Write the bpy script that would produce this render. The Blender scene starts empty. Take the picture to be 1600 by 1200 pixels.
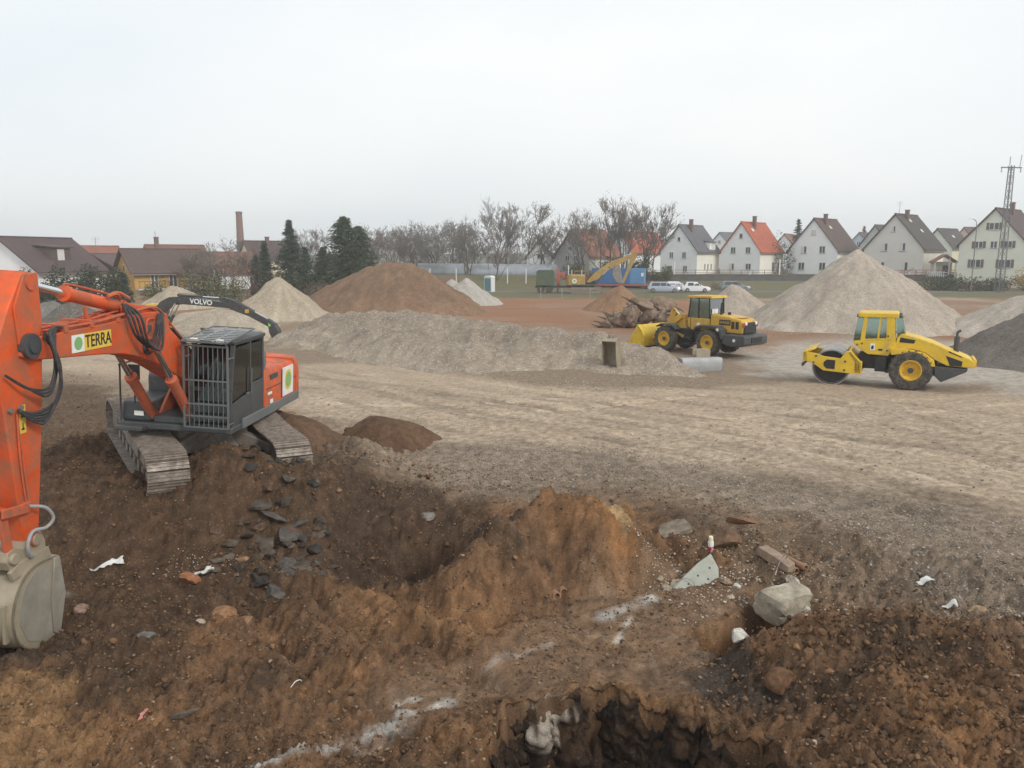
import bpy, bmesh, math, random
import numpy as np
from math import sin, cos, tan, atan, pi, radians, sqrt, exp
from mathutils import Vector, Matrix
random.seed(7)
sc = bpy.context.scene
C = sc.collection
# ------------------------------------------------------------------ camera
FPX, CH, PIT = 1200.0, 5.2, atan(200 / 1200.0)
cam = bpy.data.objects.new('camera', bpy.data.cameras.new('camera'))
C.objects.link(cam)
cam.location = (0, 0, CH)
cam.rotation_euler = (pi / 2 - PIT, 0, 0)
cam.data.sensor_width = 36
cam.data.lens = 36 * FPX / 1600
cam.data.clip_start = 0.1
cam.data.clip_end = 9000
sc.camera = cam
# ------------------------------------------------------------------ overcast sky
sd = Vector((.53, -.50, .50)).normalized()       # towards the veiled sun: behind the camera, to the right
w = bpy.data.worlds.new('World')
sc.world = w
w.use_nodes = True
nt = w.node_tree
bg = nt.nodes['Background']
sky = nt.nodes.new('ShaderNodeTexSky')
sky.sky_type = 'NISHITA'
sky.sun_disc = False
sky.sun_elevation = math.asin(sd.z)
sky.sun_rotation = math.atan2(sd.x, sd.y)
sky.dust_density = 4
sky.air_density = 1
sks = nt.nodes.new('ShaderNodeVectorMath'); sks.operation = 'SCALE'
sks.inputs['Scale'].default_value = 0.10
nt.links.new(sky.outputs[0], sks.inputs[0])
tc = nt.nodes.new('ShaderNodeTexCoord')
mp = nt.nodes.new('ShaderNodeMapping'); mp.inputs['Scale'].default_value = (1, 1, 2.6)
nz = nt.nodes.new('ShaderNodeTexNoise'); nz.inputs['Scale'].default_value = 1.3; nz.inputs['Detail'].default_value = 4
nz.inputs['Roughness'].default_value = .45
nt.links.new(tc.outputs['Generated'], mp.inputs[0]); nt.links.new(mp.outputs[0], nz.inputs[0])
rp = nt.nodes.new('ShaderNodeValToRGB')
rp.color_ramp.elements[0].position = .3; rp.color_ramp.elements[0].color = (.70, .77, .825, 1)
rp.color_ramp.elements[1].position = .7; rp.color_ramp.elements[1].color = (.90, .91, .905, 1)
nt.links.new(nz.outputs[0], rp.inputs[0])
mx = nt.nodes.new('ShaderNodeMix'); mx.data_type = 'RGBA'
mx.inputs[0].default_value = .95                # nearly closed cloud cover in front of the blue sky
nt.links.new(sks.outputs[0], mx.inputs[6]); nt.links.new(rp.outputs[0], mx.inputs[7])
nt.links.new(mx.outputs[2], bg.inputs[0])
bg.inputs[1].default_value = 1.0
sl = bpy.data.lights.new('sun', 'SUN')
sl.energy = 1.5; sl.angle = radians(11); sl.color = (1, .965, .91)
sun = bpy.data.objects.new('sun', sl); C.objects.link(sun)
sun.rotation_euler = (-sd).to_track_quat('-Z', 'Y').to_euler()
vs = sc.view_settings
vs.view_transform = 'Standard'; vs.look = 'None'; vs.exposure = 0.25; vs.gamma = 1; vs.use_curve_mapping = False
sc.render.engine = 'CYCLES'
sc.cycles.use_denoising = True
sc.cycles.max_bounces = 6
sc.cycles.volume_bounces = 2
sc.cycles.transparent_max_bounces = 12

# ------------------------------------------------------------------ helpers
def ray(px, py):
    a = (px - 800) / FPX; b = (600 - py) / FPX
    return Vector((a, cos(PIT) + b * sin(PIT), -sin(PIT) + b * cos(PIT)))
def at(px, py, Y):
    d = ray(px, py); return Vector((0, 0, CH)) + d * (Y / d.y)
def g(px, py, z=0.0):
    d = ray(px, py); return Vector((0, 0, CH)) + d * ((z - CH) / d.z)

np.seterr(over='ignore')
def hsh(ix, iy, s):
    h = ix * np.int64(374761393) + iy * np.int64(668265263) + np.int64(s * 974634777)
    h = (h ^ (h >> 13)) * np.int64(1274126177)
    return (h ^ (h >> 16)) & 255
_T = np.arange(256) * (2 * pi / 256); _CT = np.cos(_T); _ST = np.sin(_T)
def pn(x, y, s=0):
    ix = np.floor(x); iy = np.floor(y); fx = x - ix; fy = y - iy; ix = ix.astype(np.int64); iy = iy.astype(np.int64)
    ux = fx * fx * fx * (fx * (fx * 6 - 15) + 10); uy = fy * fy * fy * (fy * (fy * 6 - 15) + 10)
    def gr(a, b, dx, dy):
        t = hsh(a, b, s)
        return _CT[t] * dx + _ST[t] * dy
    n00 = gr(ix, iy, fx, fy); n10 = gr(ix + 1, iy, fx - 1, fy)
    n01 = gr(ix, iy + 1, fx, fy - 1); n11 = gr(ix + 1, iy + 1, fx - 1, fy - 1)
    return 1.4 * ((n00 * (1 - ux) + n10 * ux) * (1 - uy) + (n01 * (1 - ux) + n11 * ux) * uy)
def fbm(x, y, o=4, s=0, gain=.5, rid=False):
    t = 0; a = 1; f = 1
    for i in range(o):
        n = pn(x * f + 13.7 * i, y * f - 7.1 * i, s + i)
        if rid: n = 1 - 2 * np.abs(n)
        t = t + a * n; a *= gain; f *= 2.03
    return t
def ss(a, b, x):
    t = np.clip((x - a) / (b - a), 0, 1); return t * t * (3 - 2 * t)
def segd(x, y, ax, ay, bx, by):
    dx, dy = bx - ax, by - ay; L = dx * dx + dy * dy + 1e-9
    t = np.clip(((x - ax) * dx + (y - ay) * dy) / L, 0, 1)
    return np.hypot(x - ax - t * dx, y - ay - t * dy), t
def sdpoly(x, y, P):                                  # signed distance, negative inside
    d = np.full(np.shape(x), 1e9); ins = np.zeros(np.shape(x), bool); n = len(P)
    for i in range(n):
        (ax, ay), (bx, by) = P[i], P[(i + 1) % n]
        d = np.minimum(d, segd(x, y, ax, ay, bx, by)[0])
        c = ((ay > y) != (by > y)) & (x < (bx - ax) * (y - ay) / ((by - ay) if by != ay else 1e-9) + ax)
        ins ^= c
    return np.where(ins, -d, d)
def gp(pts, z=0):
    return [tuple(g(a, b, z)[:2]) for a, b in pts]

def N(nt, t, **kw):
    n = nt.nodes.new(t)
    for k, v in kw.items():
        if k.startswith('i_'):
            k = k[2:]; k = int(k) if k.isdigit() else k.replace('_', ' ')
            n.inputs[k].default_value = v
        else: setattr(n, k, v)
    return n
def newmat(name):
    m = bpy.data.materials.new(name); m.use_nodes = True
    return m, m.node_tree, m.node_tree.nodes['Principled BSDF']
def c4(c, k=1): return (c[0] * k, c[1] * k, c[2] * k, 1)
def mat(name, col, rough=.6, metal=0, var=.12, dirt=0, dcol=(.17, .12, .08), scale=2.0, bump=0, bscale=40, spec=.4):
    """procedural paint / plaster / metal: blotchy tone, grime patches, fine relief"""
    m, t, b = newmat(name); L = t.links.new
    co = N(t, 'ShaderNodeTexCoord'); oi = N(t, 'ShaderNodeObjectInfo')
    ad = N(t, 'ShaderNodeVectorMath', operation='ADD'); L(co.outputs['Object'], ad.inputs[0]); L(oi.outputs['Random'], ad.inputs[1])
    n1 = N(t, 'ShaderNodeTexNoise', i_Scale=scale, i_Detail=7.0, i_Roughness=.62); L(ad.outputs[0], n1.inputs[0])
    r1 = N(t, 'ShaderNodeMapRange', i_1=.3, i_2=.7, i_3=1 - var, i_4=1 + var); L(n1.outputs[0], r1.inputs[0])
    ml = N(t, 'ShaderNodeVectorMath', operation='SCALE'); ml.inputs[0].default_value = col[:3]; L(r1.outputs[0], ml.inputs['Scale'])
    out = ml.outputs[0]
    if dirt:
        n2 = N(t, 'ShaderNodeTexNoise', i_Scale=scale * 1.7, i_Detail=9.0, i_Roughness=.7, i_Distortion=.4); L(ad.outputs[0], n2.inputs[0])
        r2 = N(t, 'ShaderNodeMapRange', i_1=.62 - .35 * dirt, i_2=.86 - .2 * dirt, i_3=0., i_4=min(1, .35 + dirt)); L(n2.outputs[0], r2.inputs[0])
        mm = N(t, 'ShaderNodeMix', data_type='RGBA'); L(r2.outputs[0], mm.inputs[0]); L(out, mm.inputs[6]); mm.inputs[7].default_value = c4(dcol)
        out = mm.outputs[2]
        r3 = N(t, 'ShaderNodeMapRange', i_1=0., i_2=1., i_3=rough, i_4=.95); L(r2.outputs[0], r3.inputs[0]); L(r3.outputs[0], b.inputs['Roughness'])
    else: b.inputs['Roughness'].default_value = rough
    L(out, b.inputs['Base Color'])
    b.inputs['Metallic'].default_value = metal
    b.inputs['Specular IOR Level'].default_value = spec
    if bump:
        n3 = N(t, 'ShaderNodeTexNoise', i_Scale=bscale, i_Detail=5.0); L(ad.outputs[0], n3.inputs[0])
        bp = N(t, 'ShaderNodeBump', i_Strength=.6, i_Distance=bump); L(n3.outputs[0], bp.inputs['Height']); L(bp.outputs[0], b.inputs['Normal'])
    return m
def glassmat(name, tint=(.35, .42, .4), refl=.25):
    m, t, b = newmat(name); L = t.links.new
    tr = N(t, 'ShaderNodeBsdfTransparent'); tr.inputs[0].default_value = c4(tint)
    gl = N(t, 'ShaderNodeBsdfGlossy'); gl.inputs['Roughness'].default_value = .06; gl.inputs[0].default_value = (.9, .95, .95, 1)
    lw = N(t, 'ShaderNodeFresnel', i_IOR=1.5); a = N(t, 'ShaderNodeMath', operation='ADD'); L(lw.outputs[0], a.inputs[0]); a.inputs[1].default_value = refl * .3
    ms = N(t, 'ShaderNodeMixShader'); L(a.outputs[0], ms.inputs[0]); L(tr.outputs[0], ms.inputs[1]); L(gl.outputs[0], ms.inputs[2])
    L(ms.outputs[0], t.nodes['Material Output'].inputs[0])
    return m
def attrmat(name, fine=18.0, var=.35, rough=.95, bump=.02, speck=None, bsc=60.0, speckcol=(.5, .48, .45), lowvar=.2):
    """soil and stone: colour from the mesh's own 'col' attribute broken up by fine grain"""
    m, t, b = newmat(name); L = t.links.new
    at_ = N(t, 'ShaderNodeAttribute', attribute_name='col'); co = N(t, 'ShaderNodeTexCoord')
    n1 = N(t, 'ShaderNodeTexNoise', i_Scale=fine, i_Detail=8.0, i_Roughness=.75); L(co.outputs['Object'], n1.inputs[0])
    r1 = N(t, 'ShaderNodeMapRange', i_1=.25, i_2=.75, i_3=1 - var, i_4=1 + var); L(n1.outputs[0], r1.inputs[0])
    n0 = N(t, 'ShaderNodeTexNoise', i_Scale=fine * .12, i_Detail=6.0, i_Roughness=.65); L(co.outputs['Object'], n0.inputs[0])
    r0 = N(t, 'ShaderNodeMapRange', i_1=.3, i_2=.7, i_3=1 - lowvar, i_4=1 + lowvar); L(n0.outputs[0], r0.inputs[0])
    mu = N(t, 'ShaderNodeMath', operation='MULTIPLY'); L(r1.outputs[0], mu.inputs[0]); L(r0.outputs[0], mu.inputs[1])
    sc_ = N(t, 'ShaderNodeVectorMath', operation='SCALE'); L(at_.outputs['Color'], sc_.inputs[0]); L(mu.outputs[0], sc_.inputs['Scale'])
    out = sc_.outputs[0]
    hsrc = n1.outputs[0]
    if speck:
        ga = N(t, 'ShaderNodeAttribute', attribute_name='gravel')
        vo = N(t, 'ShaderNodeTexVoronoi', i_Scale=speck); L(co.outputs['Object'], vo.inputs[0])
        sp = N(t, 'ShaderNodeSeparateColor'); L(vo.outputs['Color'], sp.inputs[0])
        th = N(t, 'ShaderNodeMapRange', i_1=.55, i_2=1., i_3=0., i_4=1.); L(sp.outputs[0], th.inputs[0])
        ed = N(t, 'ShaderNodeMapRange', i_1=.25, i_2=.45, i_3=1., i_4=0.); L(vo.outputs['Distance'], ed.inputs[0])
        k = N(t, 'ShaderNodeMath', operation='MULTIPLY'); L(th.outputs[0], k.inputs[0]); L(ed.outputs[0], k.inputs[1])
        k2 = N(t, 'ShaderNodeMath', operation='MULTIPLY'); L(k.outputs[0], k2.inputs[0]); L(ga.outputs['Fac'], k2.inputs[1])
        mm = N(t, 'ShaderNodeMix', data_type='RGBA'); L(k2.outputs[0], mm.inputs[0]); L(out, mm.inputs[6]); mm.inputs[7].default_value = c4(speckcol)
        out = mm.outputs[2]
    L(out, b.inputs['Base Color']); b.inputs['Roughness'].default_value = rough; b.inputs['Specular IOR Level'].default_value = .15
    n3 = N(t, 'ShaderNodeTexNoise', i_Scale=bsc, i_Detail=6.0, i_Roughness=.7); L(co.outputs['Object'], n3.inputs[0])
    bp = N(t, 'ShaderNodeBump', i_Strength=.8, i_Distance=bump); L(n3.outputs[0], bp.inputs['Height']); L(bp.outputs[0], b.inputs['Normal'])
    return m

def tag(o, label=None, cat=None, group=None, kind=None):
    if label: o['label'] = label
    if cat: o['category'] = cat
    if group: o['group'] = group
    if kind or cat: o['kind'] = kind or 'thing'
    return o
def link(name, me, m, parent=None, loc=None, rot=None):
    o = bpy.data.objects.new(name, me); C.objects.link(o)
    if m and not me.materials: me.materials.append(m)
    if parent: o.parent = parent
    if loc is not None: o.location = loc
    if rot is not None: o.rotation_euler = rot
    return o
def empty(name, loc, rot=(0, 0, 0), label=None, cat=None, group=None):
    o = bpy.data.objects.new(name, None); C.objects.link(o)
    o.location = loc; o.rotation_euler = rot if not isinstance(rot, (int, float)) else (0, 0, rot)
    o.empty_display_size = .3
    return tag(o, label, cat, group)
def copy_tree(o, parent=None):
    c = o.copy(); C.objects.link(c); c.parent = parent
    for ch in list(o.children): copy_tree(ch, c)
    return c
class MB:
    def __init__(s): s.v = []; s.f = []
    def add(s, vs, fs, M=None):
        o = len(s.v)
        s.v += [tuple(M @ Vector(p)) if M else tuple(p) for p in vs]
        s.f += [tuple(i + o for i in f) for f in fs]; return s
    def bx(s, x0, x1, y0, y1, z0, z1, M=None):
        return s.add([(x, y, z) for x in (x0, x1) for y in (y0, y1) for z in (z0, z1)],
                     [(0, 1, 3, 2), (4, 6, 7, 5), (0, 4, 5, 1), (2, 3, 7, 6), (0, 2, 6, 4), (1, 5, 7, 3)], M)
    def pr(s, P, a, b, pl='xz', M=None, P2=None):
        P2 = P2 or P; n = len(P)
        if pl == 'xz': A = [(p[0], a, p[1]) for p in P]; B = [(p[0], b, p[1]) for p in P2]
        elif pl == 'yz': A = [(a, p[0], p[1]) for p in P]; B = [(b, p[0], p[1]) for p in P2]
        else: A = [(p[0], p[1], a) for p in P]; B = [(p[0], p[1], b) for p in P2]
        return s.add(A + B, [tuple(range(n)), tuple(range(2 * n - 1, n - 1, -1))] + [(i, i + n, (i + 1) % n + n, (i + 1) % n) for i in range(n)], M)
    def cy(s, p0, p1, r0, r1=None, n=14, M=None):
        r1 = r0 if r1 is None else r1
        p0 = Vector(p0); p1 = Vector(p1); d = (p1 - p0).normalized()
        u = d.orthogonal().normalized(); w_ = d.cross(u)
        vs = [p + (u * cos(2 * pi * i / n) + w_ * sin(2 * pi * i / n)) * r for p, r in ((p0, r0), (p1, r1)) for i in range(n)]
        return s.add(vs, [tuple(range(n))[::-1], tuple(range(n, 2 * n))] + [(i, (i + 1) % n, (i + 1) % n + n, i + n) for i in range(n)], M)
    def la(s, prof, p0, ax, n=24, M=None, cap=True):  # profile of (radius, along)
        p0 = Vector(p0); d = Vector(ax).normalized(); u = d.orthogonal().normalized(); w_ = d.cross(u)
        vs = [p0 + d * h + (u * cos(2 * pi * i / n) + w_ * sin(2 * pi * i / n)) * r for r, h in prof for i in range(n)]
        k = len(prof); fs = []
        for j in range(k - 1):
            fs += [(j * n + i, j * n + (i + 1) % n, (j + 1) * n + (i + 1) % n, (j + 1) * n + i) for i in range(n)]
        if cap: fs += [tuple(range(n))[::-1], tuple(range((k - 1) * n, k * n))]
        return s.add(vs, fs, M)
    def tu(s, pts, r, n=7, M=None, r2=None):
        P = [Vector(p) for p in pts]; k = len(P); vs = []; u = None
        for i in range(k):
            d = (P[min(i + 1, k - 1)] - P[max(i - 1, 0)])
            d = d.normalized() if d.length > 1e-9 else Vector((0, 0, 1))
            u = d.orthogonal().normalized() if u is None else (u - d * u.dot(d)).normalized()
            w_ = d.cross(u); rr = r if r2 is None else r + (r2 - r) * i / (k - 1)
            vs += [P[i] + (u * cos(2 * pi * j / n) + w_ * sin(2 * pi * j / n)) * rr for j in range(n)]
        fs = [tuple(range(n))[::-1], tuple(range((k - 1) * n, k * n))]
        for i in range(k - 1):
            fs += [(i * n + j, i * n + (j + 1) % n, (i + 1) * n + (j + 1) % n, (i + 1) * n + j) for j in range(n)]
        return s.add(vs, fs, M)
    def loft(s, rings, cap=True, M=None):
        n = len(rings[0]); vs = [p for r in rings for p in r]; fs = []
        for j in range(len(rings) - 1):
            fs += [(j * n + i, j * n + (i + 1) % n, (j + 1) * n + (i + 1) % n, (j + 1) * n + i) for i in range(n)]
        if cap: fs += [tuple(range(n))[::-1], tuple(range((len(rings) - 1) * n, len(rings) * n))]
        return s.add(vs, fs, M)
    def mesh(s, name='mesh', smooth=35, fix=True):
        me = bpy.data.meshes.new(name); me.from_pydata(s.v, [], s.f)
        if fix:
            bm = bmesh.new(); bm.from_mesh(me); bmesh.ops.recalc_face_normals(bm, faces=bm.faces); bm.to_mesh(me); bm.free()
        if smooth:
            me.polygons.foreach_set('use_smooth', np.ones(len(me.polygons), bool)); me.set_sharp_from_angle(angle=radians(smooth))
        me.update(); return me
    def build(s, name, m, parent=None, bev=0, smooth=35, loc=None, rot=None):
        o = link(name, s.mesh(name, smooth), m, parent, loc, rot)
        if bev:
            b = o.modifiers.new('Bevel', 'BEVEL'); b.width = bev; b.segments = 2; b.limit_method = 'ANGLE'; b.angle_limit = radians(40)
        return o
def curve_pts(P, k=6):                                # Catmull-Rom through the points
    P = [Vector(p) for p in P]; P = [P[0] * 2 - P[1]] + P + [P[-1] * 2 - P[-2]]; out = []
    for i in range(1, len(P) - 2):
        for j in range(k):
            t = j / k; a, b, c, d = P[i - 1:i + 3]
            out.append(.5 * ((2 * b) + (c - a) * t + (2 * a - 5 * b + 4 * c - d) * t * t + (3 * b - a - 3 * c + d) * t ** 3))
    return out + [P[-2]]
def text(name, s, m, parent, loc, rot, size, ext=.004, off=0, sx=1):
    cu = bpy.data.curves.new(name, 'FONT'); cu.body = s; cu.size = size; cu.extrude = ext; cu.offset = off
    cu.align_x = 'CENTER'; cu.align_y = 'CENTER'
    t_ = bpy.data.objects.new('tmp', cu); C.objects.link(t_)
    me = bpy.data.meshes.new_from_object(t_.evaluated_get(bpy.context.evaluated_depsgraph_get()))
    bpy.data.objects.remove(t_); bpy.data.curves.remove(cu)
    o = link(name, me, m, parent, loc, rot); o.scale = (sx, 1, 1); return o
def npmesh(name, v, f, m=None, smooth=True, col=None, extra=None):
    """big mesh from numpy arrays: v (n,3), f (k,3|4)"""
    me = bpy.data.meshes.new(name); n = len(v); k, c = f.shape
    me.vertices.add(n); me.vertices.foreach_set('co', np.ascontiguousarray(v, np.float32).ravel())
    me.loops.add(k * c); me.loops.foreach_set('vertex_index', np.ascontiguousarray(f, np.int32).ravel())
    me.polygons.add(k); me.polygons.foreach_set('loop_start', np.arange(0, k * c, c, dtype=np.int32))
    me.polygons.foreach_set('loop_total', np.full(k, c, np.int32))
    if smooth: me.polygons.foreach_set('use_smooth', np.ones(k, bool))
    me.update(calc_edges=True)
    if col is not None:
        a = me.attributes.new('col', 'FLOAT_COLOR', 'POINT')
        a.data.foreach_set('color', np.c_[np.clip(col, 0, 1), np.ones(n)].astype(np.float32).ravel())
    if extra is not None:
        a = me.attributes.new('gravel', 'FLOAT', 'POINT'); a.data.foreach_set('value', extra.astype(np.float32))
    if m: me.materials.append(m)
    return me
# ------------------------------------------------------------------ ground
def cones(x, y, prims, k=.12):
    x = np.asarray(x); y = np.asarray(y)
    """heap surface: soft maximum of cones and ridges (ax, ay, bx, by, za, zb, slope)"""
    h = None
    for ax, ay, bx, by, za, zb, sl_ in prims:
        d, t = segd(x, y, ax, ay, bx, by)
        q = za + (zb - za) * t - sl_ * (np.sqrt(d * d + .06) - .24)
        h = q if h is None else (h + q + np.sqrt((h - q) ** 2 + k * k)) / 2
    return h
def rg(pts, z, sl_):
    """ridge prims through pixels (px, py, z)"""
    P = [g(a, b, c) for a, b, c in pts]
    return [(P[i].x, P[i].y, P[i + 1].x, P[i + 1].y, pts[i][2], pts[i + 1][2], sl_) for i in range(len(P) - 1)]
LOW = -.55
PIT_ = gp([(760, 1160), (800, 1112), (868, 1090), (930, 1082), (985, 1102), (1040, 1118), (1085, 1132), (1120, 1155), (1190, 1172), (1240, 1210), (1260, 1300), (700, 1300)], LOW)
TRE = gp([(1072, 1003), (1120, 975), (1192, 945), (1250, 972), (1225, 1010), (1135, 1034)], LOW)
SLABZ = gp([(860, 960), (1010, 905), (1150, 900), (1180, 950), (1080, 1010), (1150, 1090), (900, 1075), (640, 1130), (560, 1080), (760, 1010)], LOW)
M1 = rg([(735, 872, .2), (795, 818, .55), (848, 784, .75), (905, 788, .7), (965, 800, .52), (1005, 848, .15)], 0, 1.4)
RM = rg([(1215, 1010, -.2), (1330, 985, .1), (1450, 980, .25), (1600, 985, .2)], 0, .55) + rg([(1330, 1030, .05), (1430, 1075, .1), (1560, 1090, .15), (1700, 1100, .1)], 0, .5) + rg([(1440, 1140, 0), (1530, 1130, .05)], 0, .9)
BK = g(30, 1000, -.9); RB = g(300, 1010, -.3); HO = g(630, 885, -.75)
RUTS = [([(395, 900), (520, 925), (640, 968), (760, 1020)], .15, .28), ([(470, 880), (580, 915), (700, 945), (760, 975)], .13, .25),
        ([(540, 935), (640, 985), (720, 1040), (800, 1075)], -.13, .3), ([(360, 960), (430, 1010), (500, 1060)], -.17, .3), ([(430, 960), (540, 1020), (620, 1070)], .10, .25),
        ([(880, 960), (960, 1010), (1010, 1070)], -.05, .35), ([(1235, 838), (1290, 865), (1350, 905)], -.10, .3), ([(1265, 828), (1330, 855), (1400, 890)], .09, .2),
        ([(1090, 720), (1300, 790), (1600, 900)], -.05, .5), ([(640, 700), (900, 735), (1150, 800)], .06, .6)]
RUTW = [([tuple(g(a, b, LOW if b > 890 else -.2)[:2]) for a, b in P], am, wd) for P, am, wd in RUTS]
YEX = np.array([-30, -12, -8, -4, -1, 2, 5, 8, 12, 20, 40.]); YEY = np.array([14, 14.2, 14.6, 16.0, 16.2, 15.6, 14.6, 13.0, 11.6, 10, 9.])
def smask(x, y, P, soft, wob=.4, s=3, f=.7):
    P = np.array(P); mg = soft + 2 * wob + .2
    k = np.nonzero((x > P[:, 0].min() - mg) & (x < P[:, 0].max() + mg) & (y > P[:, 1].min() - mg) & (y < P[:, 1].max() + mg))[0]
    out = np.zeros(len(x))
    if len(k): out[k] = ss(soft, -soft, sdpoly(x[k], y[k], [tuple(p) for p in P]) + wob * fbm(x[k] * f, y[k] * f, 3, s))
    return out
TRK = [[(330, 590), (520, 600), (800, 640), (1150, 712), (1640, 830)], [(420, 576), (700, 610), (1000, 662), (1300, 722), (1640, 800)], [(600, 580), (860, 620), (1120, 664), (1380, 712), (1640, 762)], [(860, 610), (1080, 640), (1300, 668), (1640, 712)], [(1060, 610), (1260, 622), (1440, 640), (1640, 672)], [(1000, 690), (1200, 660), (1400, 636), (1640, 618)], [(180, 558), (400, 578), (560, 618), (760, 668), (1000, 706)], [(1250, 628), (1420, 660), (1640, 735)], [(500, 640), (700, 640), (900, 628), (1080, 612)]]
TRKW = []
for k_, P_ in enumerate(TRK):
    c_ = curve_pts([(p.x, p.y, 0) for p in (g(a, b) for a, b in P_)], 4)
    for o_ in (-.95, .95): TRKW.append(([(c_[i].x + o_ * -(c_[min(i + 1, len(c_) - 1)] - c_[max(i - 1, 0)]).normalized().y, c_[i].y + o_ * (c_[min(i + 1, len(c_) - 1)] - c_[max(i - 1, 0)]).normalized().x) for i in range(len(c_))], k_))
def tracks(x, y):
    m = np.zeros(len(x)); t_ = np.zeros(len(x)); j = np.nonzero((y > 15) & (y < 44) & (x > -22) & (x < 42))[0]
    a, b = x[j] + .25 * pn(x[j] * .3, y[j] * .3, 61), y[j] + .25 * pn(x[j] * .3, y[j] * .3, 62); mj = np.zeros(len(j)); tj = np.zeros(len(j))
    for P_, k_ in TRKW:
        for i in range(len(P_) - 1):
            (ax, ay), (bx, by) = P_[i], P_[i + 1]
            q = np.nonzero((a > min(ax, bx) - .6) & (a < max(ax, bx) + .6) & (b > min(ay, by) - .6) & (b < max(ay, by) + .6))[0]
            if not len(q): continue
            d = segd(a[q], b[q], ax, ay, bx, by)[0]; v = ss(.34, .16, d); up = v > mj[q]; tj[q] = np.where(up, (k_ % 3) - 1, tj[q]); mj[q] = np.maximum(mj[q], v)
    m[j] = mj * np.clip(.55 + .7 * fbm(x[j] * .5, y[j] * .5, 3, 63), 0, 1); t_[j] = tj
    return m, t_
ROAD = gp([(60, 548), (250, 552), (430, 572), (560, 566), (700, 582), (860, 606), (1000, 612), (1100, 606), (1250, 596), (1420, 604), (1600, 622), (1800, 650), (1800, 860), (1600, 800), (1420, 765), (1200, 735), (1000, 712), (820, 700), (690, 692), (560, 668), (450, 640), (330, 620), (200, 590), (60, 580)])
def near_h(x, y, road, fine):
    wx = x + .35 * pn(x * .9, y * .9, 51); wy = y + .35 * pn(x * .9, y * .9, 52)
    near = ss(30, 20, y) * (1 - road)
    ye = np.interp(x, YEX, YEY) + .5 * pn(x * .6, y * .1, 9)
    h = LOW * ss(.4, -1.0, (y - ye) / np.interp(x, [-9, -5, -2, 1, 4], [1.8, 1.1, 1.1, 1.9, 3.4]))
    d = np.hypot((wx + 7.2) / 1.15, wy - 17.7)
    h = h + .47 * ss(4.3, 2.9, d)
    for cx, cy, am, r in ((-6.2, 15.9, .55, 1.0), (-6.9, 17.2, .3, 1.0), (-4.7, 15.0, .52, .75), (-4.0, 15.7, .22, .9), (-5.5, 15.3, .2, .9), (-11, 20, .25, 2.0), (-12.5, 16, .5, 2.5), (-5.6, 13.6, .12, .9)):
        h = h + am * np.exp(-((wx - cx) ** 2 + (wy - cy) ** 2) / (r * r))
    h = h - .40 * np.exp(-((wx - BK.x) ** 2 + (wy - BK.y) ** 2) / 1.3)
    h = h + .42 * np.exp(-(((wx - RB.x) / 1.5) ** 2 + ((wy - RB.y) / 1.0) ** 2))
    h = h - .85 * np.exp(-(((wx - HO.x) / 1.25) ** 2 + ((wy - HO.y) / .75) ** 2) ** 1.4)
    q = cones(wx, wy, M1); h = (h + q + np.sqrt((h - q) ** 2 + .02)) / 2
    q = cones(wx, wy, RM) + .10 * fbm(x * 1.7, y * 1.7, 3, 31); h = (h + q + np.sqrt((h - q) ** 2 + .03)) / 2
    slab = smask(x, y, SLABZ, .25, .25, 6, 1.1)
    for P, am, wd in RUTW:
        for i in range(len(P) - 1):
            (ax, ay), (bx, by) = P[i], P[i + 1]; mg = 2.2 * wd
            k = np.nonzero((wx > min(ax, bx) - mg) & (wx < max(ax, bx) + mg) & (wy > min(ay, by) - mg) & (wy < max(ay, by) + mg))[0]
            if not len(k): continue
            dd, t = segd(wx[k], wy[k], ax, ay, bx, by)
            h[k] += am * np.exp(-(dd / wd) ** 2 * 1.6) * (1 + .22 * np.sin(t * math.dist(P[i], P[i + 1]) * 22 + 2 * pn(wx[k] * 2, wy[k] * 2, 77))) * 1.1
    k = np.nonzero((y < 13) & (x > -4) & (x < 8))[0]
    if len(k):                                        # broken edges of pit and trench
        a, b, e = x[k], y[k], 0
        w1 = .10 * fbm(a * 2.2, b * 2.2, 3, 71); w2 = .10 * fbm(a * 2.2, b * 2.2, 3, 72)
        sp = sdpoly(a + w1, b + w2, PIT_)
        e = -1.1 * ss(.02, -.13, sp) - 1.3 * ss(-.1, -.9, sp) + .07 * ss(.5, .05, sp) * ss(-.05, .05, sp)
        st = sdpoly(a + w1 * .5, b + w2 * .5, TRE)
        h[k] += e - .55 * ss(.03, -.13, st)
    rough = near * (1 - .75 * slab) * (1 - .75 * ss(-.8, .5, y - ye) * ss(-4, -1.5, x))      # the gravel apron is levelled
    bil = lambda f, sd, o=2: sum(.5 ** i * np.abs(pn(x * f * 2 ** i + 3 * i, y * f * 2 ** i, sd + i)) for i in range(o))
    h = h + rough * (.13 * fbm(x * .9, y * .9, 3, 11) + .17 * (bil(2.3, 12) - .4))
    if fine:
        h = h + rough * (.125 * (bil(6.3, 13) - .4) + .06 * bil(17, 15) + .03 * np.maximum(0, pn(x * 4.5, y * 4.5, 14)))
        h = h + near * slab * .008 * fbm(x * 12, y * 12, 3, 18)
    return h
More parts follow.
